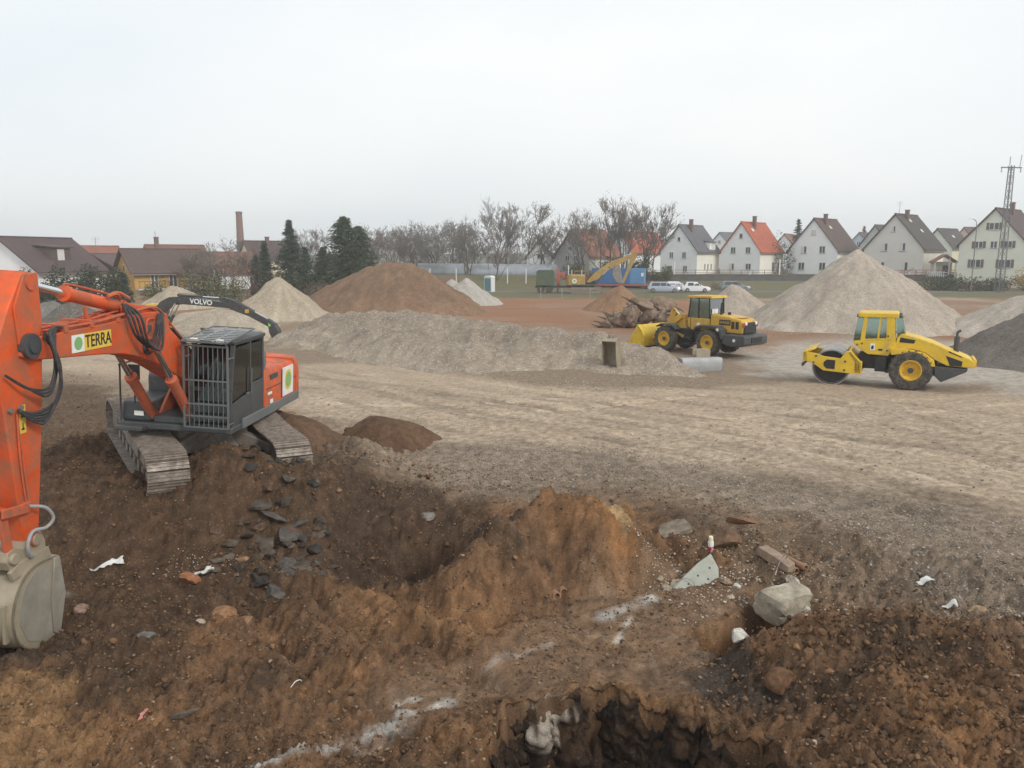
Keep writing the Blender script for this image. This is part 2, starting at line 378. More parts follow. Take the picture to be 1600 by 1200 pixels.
def ground_h(x, y, fine=True):
    road = smask(x, y, ROAD, 1.2, .8, 5, .35)
    h = (1.0 * ss(119, 131, y) + .8 * ss(133.1, 133.8, y)) * ss(-22, 0, x + .1 * y)
    k = np.nonzero(y < 32)[0]
    if len(k): h[k] += near_h(x[k], y[k], road[k], fine)
    k = np.nonzero((y > 44) & (y < 62) & (x < -8))[0]      # shallow dig the black excavator stands in
    if len(k): h[k] -= 1.05 * ss(1.25, .8, np.hypot((x[k] + 24) / 10, (y[k] - 52) / 5))
    k = np.nonzero(y < 110)[0]
    if len(k):
        a, b = x[k], y[k]
        if fine: h[k] += ss(18, 26, b) * ss(60, 30, b) * .014 * fbm(a * 5, b * 5, 3, 16)
        h[k] += road[k] * (.03 * fbm(a * .5, b * .5, 2, 21) + (.010 * fbm(a * 4, b * 4, 2, 22) if fine else 0))
        h[k] += -.05 * tracks(a, b)[0] if fine else 0
        h[k] += .12 * ss(20, 34, b) * ss(110, 80, b) * fbm(a * .16, b * .16, 2, 23) * (1 - .7 * road[k])
    return h
def hz(x, y):
    return float(ground_h(np.array([float(x)]), np.array([float(y)]))[0])
NC, NR = 860, 780
ts = np.linspace(-1.12, 1.12, NC)
ys = np.concatenate([np.geomspace(5.2, 150, NR), np.geomspace(155, 900, 18)])
T, YY = np.meshgrid(ts, ys)
XX = T * (YY + 3.0)
gx, gy = XX.ravel(), YY.ravel()
gh = ground_h(gx, gy)
def mixc(c, k, col): return c * (1 - k[:, None]) + np.array(col)[None] * k[:, None]
def ground_col(x, y):
    n1 = fbm(x * .5, y * .5, 4, 101); n2 = fbm(x * 2.3, y * 2.3, 3, 102); n3 = fbm(x * .12, y * .12, 3, 103)
    col = np.zeros((len(x), 3)) + np.array((.172, .097, .053))
    grv = np.zeros(len(x)) + .15
    col = mixc(col, ss(.0, .7, n1 + .4 * n2), (.245, .130, .062))
    col = mixc(col, ss(.1, .8, -n1 + .5 * n2), (.090, .058, .037))
    P = smask
    # mid ground beyond the dig
    mid = ss(15.5, 18.5, y + .8 * n1 + .35 * np.maximum(x, 0)) * ss(-9, -4, x + .25 * (y - 17) + n1)
    mid = np.maximum(mid, ss(20.5, 23.5, y + n1))
    col = mixc(col, mid, (.26, .195, .137)); grv = np.maximum(grv, mid * .35)
    gra = P(x, y, gp([(600, 668), (740, 690), (900, 682), (1100, 712), (1350, 762), (1620, 810), (1800, 850), (1800, 1010), (1620, 1000), (1480, 960), (1340, 890), (1200, 820), (1090, 778), (960, 756), (860, 770), (740, 764), (640, 740)]), 1.3, 1.1, 7, .5) * .85
    gcol = np.array((.25, .195, .145))[None] * (1 + .22 * n2 + .15 * n1)[:, None]
    col = col * (1 - gra[:, None]) + gcol * gra[:, None]; grv = np.maximum(grv, gra)
    road = P(x, y, ROAD, .9, .7, 5, .35)
    u = x * .985 - y * .17; v = x * .17 + y * .985
    st = fbm(x * .22, y * .3, 3, 21)
    rc = np.array((.425, .33, .238))[None] * (1 + .05 * st + .07 * n1 + .05 * n2)[:, None]
    rc = mixc(rc, ss(.2, 1.0, .35 * st + .8 * n1) * .5, (.50, .41, .315)); rc = mixc(rc, ss(.2, 1.0, -.35 * st + .8 * n2) * .35, (.21, .165, .125))
    rc = mixc(rc, ss(.25, .8, n3 + .5 * n1) * .25, (.37, .25, .16))
    col = col * (1 - road[:, None]) + rc * road[:, None]; grv = grv * (1 - .75 * road)
    tm, tk_ = tracks(x, y); cl_ = .5 + .5 * np.sin(u * 16 + 2 * n2); col = col * (1 + tm * np.where(tk_ < 0, -.30 - .08 * cl_, np.where(tk_ > 0, .24, -.18 - .12 * cl_)))[:, None]
    lime = P(x, y, gp([(1165, 545), (1230, 528), (1330, 522), (1480, 520), (1800, 520), (1800, 640), (1600, 612), (1540, 596), (1400, 604), (1240, 592), (1180, 585)]), .8, 1.2, 8, .3)
    col = mixc(col, lime * np.clip(.75 + .4 * n2, .2, 1), (.47, .42, .36))
    # far works area
    far = ss(44, 52, y + 2 * n3)
    fc = mixc(np.zeros((len(x), 3)) + np.array((.27, .185, .125)), ss(-.1, .6, n3 + .4 * n1), (.27, .145, .08))
    fc = mixc(fc, ss(.1, .7, -n3 + .3 * n2), (.34, .27, .2))
    col = col * (1 - far[:, None]) + fc * far[:, None]
    redm = P(x, y, gp([(480, 520), (700, 505), (780, 463), (960, 462), (1120, 470), (1200, 500), (1190, 545), (1050, 520), (900, 505), (700, 530)]), 3, 2.5, 9, .15)
    stp = fbm(x * .05, y * .45, 3, 29)
    col = mixc(col, redm * np.clip(.75 + .5 * stp, 0, 1), (.285, .140, .075))
    gr = ss(94, 99, y + 3 * n3 + 1.5 * n1) * ss(-8, 2, x + .05 * y)
    gc = mixc(np.zeros((len(x), 3)) + np.array((.155, .13, .075)), ss(-.2, .6, n1), (.12, .135, .06))
    col = col * (1 - gr[:, None]) + gc * gr[:, None]
    gr2 = ss(104, 110, y) * ss(2, -8, x + .05 * y); col = mixc(col, gr2, (.13, .105, .07))
    tarm = ss(111, 112, y) * ss(118.5, 117.5, y) * ss(-8, 0, x + .02 * y); col = mixc(col, tarm, (.17, .15, .135))
    col = mixc(col, ss(134, 140, y), (.13, .13, .08)); grv = grv * ss(100, 60, y)
    # dig: dark spoil round the excavator, clay, compacted floor, pale lime streaks
    dk = P(x, y, gp([(-80, 600), (60, 590), (170, 600), (300, 700), (440, 690), (560, 700), (600, 770), (560, 850), (480, 905), (330, 930), (250, 1010), (150, 1080), (60, 1010), (-200, 900)], .1), .5, .6, 32, .8)
    col = mixc(col, dk * .85 * np.clip(.7 + .5 * n1, 0, 1), (.062, .042, .029))
    hd_ = P(x, y, gp([(540, 800), (640, 790), (740, 810), (760, 850), (735, 905), (700, 930), (580, 925), (500, 880)], -.5), .3, .4, 44, .9); col = mixc(col, hd_ * .85, (.070, .046, .031))  # dark soil of the hollow, with its shade put into the tone
    la = P(x, y, gp([(-60, 600), (40, 590), (130, 590), (210, 660), (120, 700), (-60, 690)], .3), .5, .6, 33, .8); col = mixc(col, la * .7, (.125, .08, .05))
    cl = P(x, y, gp([(-150, 1060), (60, 1050), (130, 1110), (150, 1260), (-150, 1300)], LOW), .25, .3, 34, 1.2); col = mixc(col, cl, (.27, .155, .075))
    ob = P(x, y, gp([(920, 800), (945, 800), (1010, 900), (985, 915), (930, 850)], -.1), .12, .2, 35, 1.5); col = mixc(col, ob * .9, (.31, .155, .065))
    yb = P(x, y, gp([(880, 785), (930, 782), (985, 820), (975, 830), (910, 800)], .35), .08, .15, 41, 2.); col = mixc(col, yb * .8, (.33, .23, .12))
    for q in ([(470, 905), (560, 920), (680, 950), (760, 1000), (600, 980)], [(700, 975), (790, 960), (880, 1000), (780, 1040)], [(860, 1060), (960, 1060), (1090, 1110), (960, 1100)]):
        col = mixc(col, P(x, y, gp(q, LOW), .4, .5, 36, 1.) * .8, (.255, .140, .068))
    br_ = P(x, y, gp([(1060, 850), (1180, 820), (1350, 860), (1420, 920), (1250, 950), (1150, 900)], -.4), .5, .5, 45, 1.); col = mixc(col, br_ * .7, (.185, .125, .08))
    sl_ = P(x, y, SLABZ, .3, .3, 6, 1.1); col = mixc(col, sl_ * .8, (.205, .13, .08))
    col = mixc(col, sl_ * ss(.2, .8, n2 + .6 * n1) * .6, (.28, .195, .13))
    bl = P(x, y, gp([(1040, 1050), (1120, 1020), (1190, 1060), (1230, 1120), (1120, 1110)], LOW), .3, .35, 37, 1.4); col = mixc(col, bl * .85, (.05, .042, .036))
    for q, wd, k in (([(400, 1200), (520, 1160), (640, 1115), (700, 1100)], .09, .95), ([(940, 965), (985, 948), (1020, 938)], .13, .95), ([(965, 1000), (985, 965)], .05, .6), ([(760, 1040), (860, 1010)], .05, .35), ([(620, 1100), (655, 1090)], .05, .7), ([(560, 1170), (640, 1128)], .12, .25)):
        q = gp(q, LOW); m_ = 0
        j = np.nonzero(y < 14)[0]; xj, yj = x[j], y[j]; m_ = np.zeros(len(x)); fj = .05 * fbm(xj * 4, yj * 4, 3, 38)
        for i in range(len(q) - 1): m_[j] = np.maximum(m_[j], ss(1.6 * wd, .3 * wd, segd(xj, yj, *q[i], *q[i + 1])[0] + fj))
        col = mixc(col, m_ * k * np.clip(.8 + .6 * n2, 0, 1), (.50, .47, .42))
    sp = sdpoly(x, y, PIT_); col = mixc(col, ss(.02, -.12, sp) * .9, (.052, .034, .024))  # soil inside the pit darkened to carry the shade below the edge
    col = col * np.clip(1 + .34 * fbm(x * 4, y * 4, 4, 104, .75) * ss(40, 18, y), .45, 1.7)[:, None]
    return col, grv
gc_, gg_ = ground_col(gx, gy)
idx = np.arange(len(ys) * NC).reshape(len(ys), NC)
gf = np.stack([idx[:-1, :-1].ravel(), idx[:-1, 1:].ravel(), idx[1:, 1:].ravel(), idx[1:, :-1].ravel()], 1)
m_ground = attrmat('soil', 38.0, .62, .96, .05, 16.0, 48.0, (.42, .37, .31), .22)
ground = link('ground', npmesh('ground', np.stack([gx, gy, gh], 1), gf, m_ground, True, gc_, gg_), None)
tag(ground, 'churned brown soil, tan haul road and grey gravel of the building site', kind='structure')
def pit_wall():
    """cut earth face under the far lip of the pit, with its own lumps, strata and undercut"""
    P = curve_pts([(p[0], p[1], 0) for p in PIT_[:11]], 26); n = len(P); m = 56
    px = np.array([p.x for p in P]); py = np.array([p.y for p in P])
    ex = px - .10 * fbm(px * 2.2, py * 2.2, 3, 71); ey = py - .10 * fbm(px * 2.2, py * 2.2, 3, 72)
    tx = np.gradient(ex); ty = np.gradient(ey); l_ = np.hypot(tx, ty) + 1e-9; nx, ny = ty / l_, -tx / l_          # towards the pit
    c_ = np.array(PIT_).mean(0); fl = np.sign((c_[0] - ex) * nx + (c_[1] - ey) * ny); nx, ny = nx * fl, ny * fl
    zl = ground_h(ex - nx * .05, ey - ny * .05); s_ = np.r_[0, np.cumsum(np.hypot(np.diff(ex), np.diff(ey)))]
    S, D = np.meshgrid(s_, np.linspace(0, 1, m) ** 1.2 * 2.0, indexing='ij')
    off = .02 + .05 * np.sin(np.clip(D / .25, 0, 1) * pi) * -1 + .16 * D + (.13 * fbm(S * 2.2, D * 2.6, 4, 91, .6) + .035 * fbm(S * 14, D * 14, 3, 92, .6)) * ss(0, .12, D)
    X = ex[:, None] + nx[:, None] * off; Y = ey[:, None] + ny[:, None] * off; Z = zl[:, None] - .015 - D
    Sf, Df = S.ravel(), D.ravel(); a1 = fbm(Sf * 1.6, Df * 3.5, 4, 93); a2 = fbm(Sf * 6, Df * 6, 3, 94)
    col = np.zeros((len(Sf), 3)) + np.array((.048, .031, .021)); col = mixc(col, ss(.0, .6, a1), (.075, .045, .027)); col = mixc(col, ss(.05, .7, -a1 + .3 * a2), (.028, .021, .017))  # soil tones, darkened to hold the shade under the lip
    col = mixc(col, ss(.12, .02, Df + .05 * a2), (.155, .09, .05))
    w0 = s_[np.argmin((ex - g(856, 1088, LOW).x) ** 2 + (ey - g(856, 1088, LOW).y) ** 2)]
    pl = ss(.24, .16, np.abs(Sf - w0 + .2 * Df) + .24 * fbm(Sf * 8, Df * 2.0, 3, 95)) * ss(.7, .5, Df + .35 * a2); col = mixc(col, pl * .9, (.46, .40, .33))
    I = np.arange(n * m).reshape(n, m); f = np.stack([I[:-1, :-1].ravel(), I[:-1, 1:].ravel(), I[1:, 1:].ravel(), I[1:, :-1].ravel()], 1)
    tag(link('pit_wall', npmesh('pit_wall', np.stack([X.ravel(), Y.ravel(), Z.ravel()], 1), f, m_ground, True, col, np.full(n * m, .1)), None), 'shade-darkened cut earth face of the pit at the bottom edge', kind='structure')
pit_wall()
m_heap = {}
def heap(name, label, prims, c1, c2, res=.12, speck=14.0, rough=.05, spk=(.45, .43, .4), grv=1.0, group=None, z0=None, cat='heap', warp=.35, lumps=0.0):
    """a tipped heap: own height field on its own footprint, buried a little at the edge"""
    ax = np.array([[p[0], p[1]] for p in prims] + [[p[2], p[3]] for p in prims]); rad = max(max(p[4], p[5]) / p[6] for p in prims) + 1.2
    x0, y0 = ax.min(0) - rad; x1, y1 = ax.max(0) + rad
    nx, ny = int((x1 - x0) / res) + 2, int((y1 - y0) / res) + 2
    X, Y = np.meshgrid(np.linspace(x0, x1, nx), np.linspace(y0, y1, ny)); X = X.ravel(); Y = Y.ravel()
    cx, cy = ax.mean(0)
    wx = X + warp * fbm(X * .45, Y * .45, 3, 41); wy = Y + warp * fbm(X * .45, Y * .45, 3, 42)
    h = cones(wx, wy, prims, .25) + rough * (fbm(X * 1.3, Y * 1.3, 4, 43) + .5 * fbm(X * 5, Y * 5, 2, 44)) + lumps * (fbm(X * .5, Y * .5, 3, 48, .5, True) - 1.3)
    gh_ = ground_h(X, Y, False)
    keep = h > gh_ - .35
    c = np.array(c1)[None] + (np.array(c2) - np.array(c1))[None] * ss(-1.2, 1.2, .55 * fbm(X * .5, Y * .5, 3, 45) + .7 * fbm(X * 2.6, Y * 2.6, 3, 46))[:, None]
    c = c * (1 + .14 * ss(1.3, .1, h - gh_ + .3 * fbm(X * .7, Y * .7, 2, 49)))[:, None]     # coarser, cleaner stone collects at the foot
    # runs of coarser material down the face
    ang = np.arctan2(Y - cy, X - cx); c = c * (1 + .16 * fbm(ang * 7, np.hypot(X - cx, Y - cy) * .3, 3, 47))[:, None]
    I = np.arange(nx * ny).reshape(ny, nx); f = np.stack([I[:-1, :-1].ravel(), I[:-1, 1:].ravel(), I[1:, 1:].ravel(), I[1:, :-1].ravel()], 1)
    f = f[keep[f].any(1)]; used = np.unique(f); re = np.zeros(nx * ny, int); re[used] = np.arange(len(used)); f = re[f]
    key = (speck, spk)
    if key not in m_heap: m_heap[key] = attrmat('heap_' + str(len(m_heap)), 7.0, .45, .95, .05, speck, 14.0, spk, .06)
    v = np.stack([X, Y, h], 1)[used]; ox, oy = v[:, 0].mean(), v[:, 1].mean(); v = v - np.array([ox, oy, 0])
    o = link(name, npmesh(name, v, f, m_heap[key], True, c[used], np.full(len(used), grv)), None, None, (ox, oy, 0))
    return tag(o, label, cat, group)
def pk(px, py, Y): p = at(px, py, Y); return p
def cone(px, py, Y, sl_):                             # a peak seen at a pixel, Y metres away
    p = at(px, py, Y); return (p.x, p.y, p.x, p.y, p.z, p.z, sl_)
def ridge(pts, sl_):
    P = [at(*p) for p in pts]; return [(P[i].x, P[i].y, P[i + 1].x, P[i + 1].y, P[i].z, P[i + 1].z, sl_) for i in range(len(P) - 1)]
GR1, GR2 = (.32, .265, .21), (.41, .35, .285)
heap('gravel_heap', 'tall conical heap of pale crushed gravel behind the yellow roller', [cone(1340, 391, 58, .70)] + ridge([(1340, 394, 58), (1385, 418, 57)], .72), GR1, GR2, .14)
heap('gravel_heap', 'small pale gravel heap between the wheel loader and the tall gravel heap', [cone(1150, 444, 66, .75)], GR1, GR2, .14)
heap('gravel_heap', 'low pale gravel heap at the right edge, behind the dark heap', ridge([(1590, 463, 52), (1640, 455, 51)], .5), (.33, .285, .24), GR2, .14)
heap('dark_gravel_heap', 'dark grey gravel heap cut off by the right edge', [cone(1668, 462, 38, .62)], (.115, .098, .082), (.16, .14, .12), .10, spk=(.28, .26, .24))
heap('gravel_heap', 'twin-peaked light grey gravel heap beside the large brown soil heap', [cone(708, 436, 86, .75), cone(729, 434, 84, .78)], (.33, .30, .26), (.42, .39, .35), .18)
heap('soil_heap', 'large brown soil heap with a flat top in front of the bare trees', ridge([(575, 418, 74), (610, 409, 73), (645, 413, 72), (672, 436, 71)], .66) + ridge([(530, 436, 75), (575, 420, 74)], .62), (.155, .10, .064), (.235, .145, .09), .16, 10.0, .10, (.33, .27, .2), .5, lumps=.12)
heap('soil_heap', 'neat reddish brown cone of soil in front of the blue container', [cone(968, 446, 74, .74)], (.22, .125, .07), (.26, .155, .09), .15, grv=.2)
heap('sand_heap', 'pointed beige sand and gravel heap behind the black excavator boom', [cone(434, 434, 66, .80)] + ridge([(434, 440, 66), (470, 470, 64)], .75), (.33, .27, .195), (.40, .335, .25), .13, grv=.6)
heap('sand_heap', 'beige sand heap below the yellow house balcony', [cone(272, 446, 78, .62)], (.32, .26, .19), (.39, .325, .24), .16, grv=.6)
heap('sand_bank', 'flat-topped beige gravel bank under the black excavator boom', ridge([(285, 488, 57), (340, 484, 58), (392, 488, 58)], .62), (.32, .265, .20), (.39, .33, .255), .13)
heap('dark_gravel_heap', 'dark grey heap seen over the orange boom, left one of two', [cone(78, 470, 62, .7)], (.13, .12, .11), (.18, .165, .15), .14)
heap('dark_gravel_heap', 'dark brown heap seen over the orange boom, right one of two', [cone(112, 471, 57, .62)], (.10, .085, .07), (.14, .12, .10), .14)
heap('gravel_berm', 'long low bank of grey gravel across the middle of the site',
     ridge([(470, 512, 47), (515, 492, 46.5), (560, 489, 46), (625, 484, 45.5), (700, 497, 43), (770, 505, 40.5), (850, 512, 38.5), (940, 525, 37), (1020, 548, 35.5), (1065, 575, 34)], .52) + ridge([(610, 520, 39.5), (700, 530, 37.5), (760, 540, 36)], .5) + ridge([(560, 490, 46), (585, 520, 41)], .5),
     (.235, .186, .138), (.30, .25, .195), .10, 11.0, .07, (.5, .48, .45), 1.0, lumps=.20)
heap('soil_heap', 'small heap of dark brown soil standing on the tan haul road', [cone(598, 646, 21.3, .72), cone(622, 656, 21.2, .68)], (.085, .05, .032), (.12, .07, .04), .04, 20.0, .05, (.2, .13, .09), .4, lumps=.06)
heap('soil_heap', 'low brown soil mound just behind the orange excavator', [cone(455, 650, 19.4, .7), cone(425, 644, 19.7, .7)], (.085, .052, .033), (.12, .072, .045), .04, 20.0, .05, (.2, .13, .09), .4, lumps=.06)
# ------------------------------------------------------------------ materials for machines
M = dict(
    orange=mat('orange_paint', (.68, .088, .014), .45, 0, .2, .66, (.23, .13, .075), 1.4),
    orange2=mat('orange_paint_worn', (.62, .10, .03), .5, 0, .14, .75, (.20, .12, .075), 2.2),
    grey=mat('dark_grey_paint', (.055, .06, .062), .5, 0, .15, .35, (.16, .13, .10), 2),
    midgrey=mat('mid_grey_paint', (.13, .14, .14), .5, 0, .12, .35, (.2, .16, .12), 2),
    black=mat('black_rubber', (.018, .018, .019), .6, 0, .2, .3, (.10, .085, .07), 3),
    hose=mat('black_hose', (.03, .03, .032), .55, 0, .15, .4, (.14, .11, .09), 6),
    steel=mat('worn_steel', (.32, .30, .27), .5, .6, .2, .55, (.16, .115, .08), 3),
    chrome=mat('chrome_rod', (.75, .76, .78), .16, 1, .05),
    shoe=mat('track_steel', (.30, .26, .22), .5, .35, .35, .6, (.15, .105, .075), 5),
    muddy=mat('muddy_frame', (.25, .22, .19), .8, .1, .2, .7, (.15, .10, .07), 3),
    buck=mat('bucket_steel', (.335, .285, .205), .5, .12, .15, .5, (.27, .205, .14), 1.6),
    shiny=mat('scoured_steel', (.38, .355, .30), .4, .3, .2, .55, (.27, .21, .145), 2.2),
    slat=mat('slat_grey', (.30, .31, .31), .5, 0, .1, .3), white=mat('white_decal', (.74, .74, .72), .5, 0, .05, .2, (.4, .36, .3), 3),
    yellowd=mat('yellow_decal', (.72, .50, .07), .5, 0, .06, .25, (.35, .27, .15), 3),
    blackd=mat('black_decal', (.02, .02, .02), .5, 0, .05),
    green=mat('green_decal', (.22, .42, .16), .5, 0, .08), yel=mat('yellow_paint', (.70, .46, .02), .42, 0, .12, .42, (.36, .27, .14), 1.6),
    yel3=mat('faded_ochre_paint', (.45, .28, .06), .6, 0, .15, .6, (.22, .16, .1), 1.2), yel2=mat('yellow_ochre_paint', (.62, .36, .03), .45, 0, .14, .52, (.30, .21, .12), 1.6),
    rim=mat('rim_yellow', (.66, .40, .015), .45, 0, .1, .45, (.28, .2, .12), 4),
    tyre=mat('tyre', (.028, .027, .026), .85, 0, .25, .65, (.19, .155, .12), 5, .01, 60),
    drum=mat('drum_steel', (.36, .35, .34), .35, .85, .15, .4, (.3, .26, .21), 2),
    red=mat('red_paint', (.45, .05, .03), .5, 0, .12, .4), seat=mat('seat_cloth', (.04, .042, .045), .9, 0, .2),
    lamp=mat('lamp_glass', (.75, .75, .68), .15, 0, .05), mirror=mat('mirror_glass', (.4, .42, .45), .08, .9, .05),
    vol=mat('charcoal_paint', (.040, .041, .044), .42, 0, .12, .35, (.15, .125, .10), 2), lime=mat('lime_green_tag', (.25, .75, .10), .5, 0, .05),
    glass=glassmat('cab_glass', (.36, .42, .40), .0), dglass=glassmat('tinted_glass', (.22, .27, .26), .5), gglass=glassmat('greenish_glass', (.45, .62, .52), .6))

def stadium(x0, x1, r, zc, sag=0., n=40):
    """closed belt path round two wheels, as (x, z, angle) at equal steps"""
    P = []
    for i in range(60): P.append((x0 + (x1 - x0) * i / 60, zc - r))
    for i in range(40): a = -pi / 2 + pi * i / 40; P.append((x1 + r * cos(a), zc + r * sin(a)))
    for i in range(60):
        t = i / 60; P.append((x1 + (x0 - x1) * t, zc + r - sag * sin(2 * pi * t) ** 2))
    for i in range(40): a = pi / 2 + pi * i / 40; P.append((x0 + r * cos(a), zc + r * sin(a)))
    P = np.array(P + [P[0]]); d = np.r_[0, np.cumsum(np.hypot(*np.diff(P, axis=0).T))]
    s = np.linspace(0, d[-1], n, endpoint=False)
    x = np.interp(s, d, P[:, 0]); z = np.interp(s, d, P[:, 1])
    x2 = np.interp((s + .02) % d[-1], d, P[:, 0]); z2 = np.interp((s + .02) % d[-1], d, P[:, 1])
    return [(a, b, math.atan2(e - b, c - a)) for a, b, c, e in zip(x, z, x2, z2)], d[-1] / n
def hyd(root, p0, p1, r, name='cylinder', m='orange', t=.56, w_=.1):
    """hydraulic ram from p0 (barrel eye) to p1 (rod eye)"""
    p0 = Vector(p0); p1 = Vector(p1); q = p0.lerp(p1, t); d = (p1 - p0).normalized()
    b = MB().cy(p0, q, r, n=18).cy(q - d * .09, q + d * .02, r * 1.18, n=18).cy(p0 - Vector((0, w_, 0)), p0 + Vector((0, w_, 0)), r * 1.15, n=16)
    o = b.build(name, M[m], root)
    MB().cy(q, p1, r * .55, n=14).build('rod', M['chrome'], o)
    MB().cy(p1 - Vector((0, w_, 0)), p1 + Vector((0, w_, 0)), r * 1.05, n=16).build('rod_eye', M[m], o)
    MB().tu(curve_pts([p0 + Vector((0, 0, r)), p0.lerp(q, .1) + Vector((0, 0, r * 1.6)), p0.lerp(q, .9) + Vector((0, 0, r * 1.5)), q + Vector((0, 0, r))]), r * .16, 6).build('pipe', M[m], o)
    return o
# ------------------------------------------------------------------ orange tracked excavator
def big_excavator():
    root = empty('tracked_excavator', (-7.32, 17.69, .477), (radians(-3.2), 0, radians(-93.0)),
                 'large orange tracked excavator standing on a soil mound, arm hanging at the left edge', 'excavator')
    rel = Matrix.Translation((0, 0, .06)) @ Matrix.Rotation(radians(39), 4, 'Z') @ Matrix.Rotation(radians(5), 4, 'Y')
    sm = MB().bx(-.092, .092, -.40, .40, -.02, .014)
    for gx_, gh2 in ((-.082, .035), (-.005, .028), (.07, .028)): sm.bx(gx_ - .008, gx_ + .012, -.40, .40, .014, .014 + gh2)
    sm = sm.mesh('shoe', 30); sm.materials.append(M['shoe'])
    for sy in (-1, 1):
        yc = sy * 1.30
        fr = MB()
        fr.pr([(-1.9, .28), (1.9, .28), (2.1, .42), (1.9, .66), (-1.9, .66), (-2.1, .42)], yc - .2, yc + .2, 'xz', rel)
        fr.pr([(-1.5, .62), (1.5, .62), (1.2, .76), (-1.2, .76)], yc - .13, yc + .13, 'xz', rel)
        tr = fr.build('track', M['muddy'], root, .015)
        for k in range(8):
            x = -1.55 + k * .44
            MB().cy((x, yc - .24, .2), (x, yc + .24, .2), .12, n=14, M=rel).build('roller', M['muddy'], tr)
        for x in (-2.02, 2.02):
            MB().la([(.1, -.27), (.30, -.26), (.39, -.10), (.39, .10), (.30, .26), (.1, .27)], (x, yc, .47), (0, 1, 0), 26, rel).build('idler' if x > 0 else 'sprocket', M['muddy'], tr)
        MB().bx(-.7, .7, yc + sy * .21, yc + sy * .25, .36, .56, rel).build('step', M['muddy'], tr)
        path, st = stadium(-2.02, 2.02, .43, .47, .035, 54)
        for (x, z, a) in path:
            o = bpy.data.objects.new('shoe', sm); C.objects.link(o); o.parent = tr
            nx, nz_ = sin(a), -cos(a)
            o.matrix_local = rel @ Matrix.Translation((x, yc, z)) @ Matrix.Rotation(-a, 4, 'Y') @ Matrix.Rotation(pi, 4, 'X')
    ca = MB()
    ca.pr([(-1.0, .45), (1.0, .45), (.8, .95), (-.8, .95)], -.75, .75, 'xz', rel)
    for sx in (-1, 1):
        for sy in (-1, 1):
            ca.loft([[(sx * .5, sy * .4, .5), (sx * .9, sy * .4, .5), (sx * .9, sy * .4, .9), (sx * .5, sy * .4, .9)],
                     [(sx * .9, sy * 1.15, .34), (sx * 1.4, sy * 1.15, .34), (sx * 1.4, sy * 1.15, .62), (sx * .9, sy * 1.15, .62)]], True, rel)
    ca.build('undercarriage', M['muddy'], root, .02)
    MB().la([(.72, .93), (.78, .95), (.78, 1.02), (.7, 1.03), (.7, 1.1)], (0, 0, 0), (0, 0, 1), 32).build('slew_ring', M['muddy'], root)
    # upper structure
    dk = MB().bx(-2.3, 1.75, -1.06, 1.42, 1.07, 1.2).bx(.3, 1.62, -.34, .42, 1.2, 1.34)
    dk.build('deck', M['grey'], root, .02)
    MB().pr([(.1, 1.2), (1.5, 1.2), (1.2, 1.5), (.62, 2.0), (.1, 2.0)], -.37, -.31).pr([(.1, 1.2), (1.5, 1.2), (1.2, 1.5), (.62, 2.0), (.1, 2.0)], .35, .40).build('boom_bracket', M['orange2'], root, .01)
    MB().bx(-2.5, 1.2, 1.40, 1.46, 1.08, 1.30).build('sill', M['midgrey'], root, .015)
    hd = MB()
    hd.pr([(-1.36, 1.24), (1.43, 1.24), (1.43, 1.95), (1.33, 2.12), (.5, 2.16), (-1.26, 2.16), (-1.36, 2.02)], -2.32, -.12, 'yz')
    ho = hd.build('engine_hood', M['orange'], root, .03)
    MB().bx(-1.25, -1.22, 1.434, 1.442, 1.32, 2.0).bx(-2.28, -.2, 1.434, 1.441, 1.70, 1.712).build('panel_gap', M['blackd'], ho)
    MB().bx(-.95, -.45, 1.434, 1.445, 1.9, 2.02).build('vent', M['grey'], ho)
    MB().bx(-.55, -.3, 1.434, 1.446, 1.55, 1.61).build('name_plate', M['white'], ho)
    MB().bx(-.62, -.45, 1.434, 1.446, 1.32, 1.42).build('sticker', M['white'], ho)
    lp = MB().bx(-2.05, -1.30, 1.434, 1.448, 1.34, 2.06).build('logo_plate', M['white'], ho)
    MB().la([(.26, 0), (.26, .004)], (-1.68, 1.448, 1.72), (0, 1, 0), 28).build('logo_ring', M['yellowd'], lp)
    MB().la([(.19, 0), (.19, .008)], (-1.68, 1.448, 1.72), (0, 1, 0), 28).build('logo_disc', M['green'], lp)
    n = 14; rr = []
    for z, k in ((1.12, .97), (1.2, 1), (1.75, 1.0), (2.02, .985), (2.18, .93)):
        ring = [(-2.28, 1.45 * k, z)] + [(-2.3 - .75 * sin(pi * i / n) ** .6 * k, 1.45 * k * cos(pi * i / n), z) for i in range(n + 1)] + [(-2.28, -1.45 * k, z)]
        rr.append(ring)
    MB().loft(rr).build('counterweight', M['orange'], root, 0, 50)
    MB().la([(.05, 0), (.28, .02), (.30, .12), (.30, .38), (.22, .5), (.08, .54)], (-.55, .98, 2.14), (0, 0, 1), 20).build('air_cleaner', M['midgrey'], root)
    MB().cy((-1.5, -.7, 2.16), (-1.5, -.7, 2.5), .07).build('exhaust', M['steel'], root)
    # right front: tool box, tank and step, hand rail
    tk = MB().pr([(.55, 1.2), (1.62, 1.2), (1.66, 1.32), (1.6, 1.62), (.55, 1.66)], -1.02, -.40).build('tool_box', M['grey'], root, .04)
    MB().bx(1.67, 1.685, -.72, -.52, 1.34, 1.44).build('lamp', M['lamp'], tk)
    MB().pr([(-.12, 1.2), (.55, 1.2), (.55, 2.02), (.4, 2.1), (-.12, 2.1)], -1.02, -.4).build('tank', M['grey'], root, .04)
    MB().bx(1.3, 1.95, -1.02, -.42, 1.055, 1.15).build('step_plate', M['grey'], root, .02)
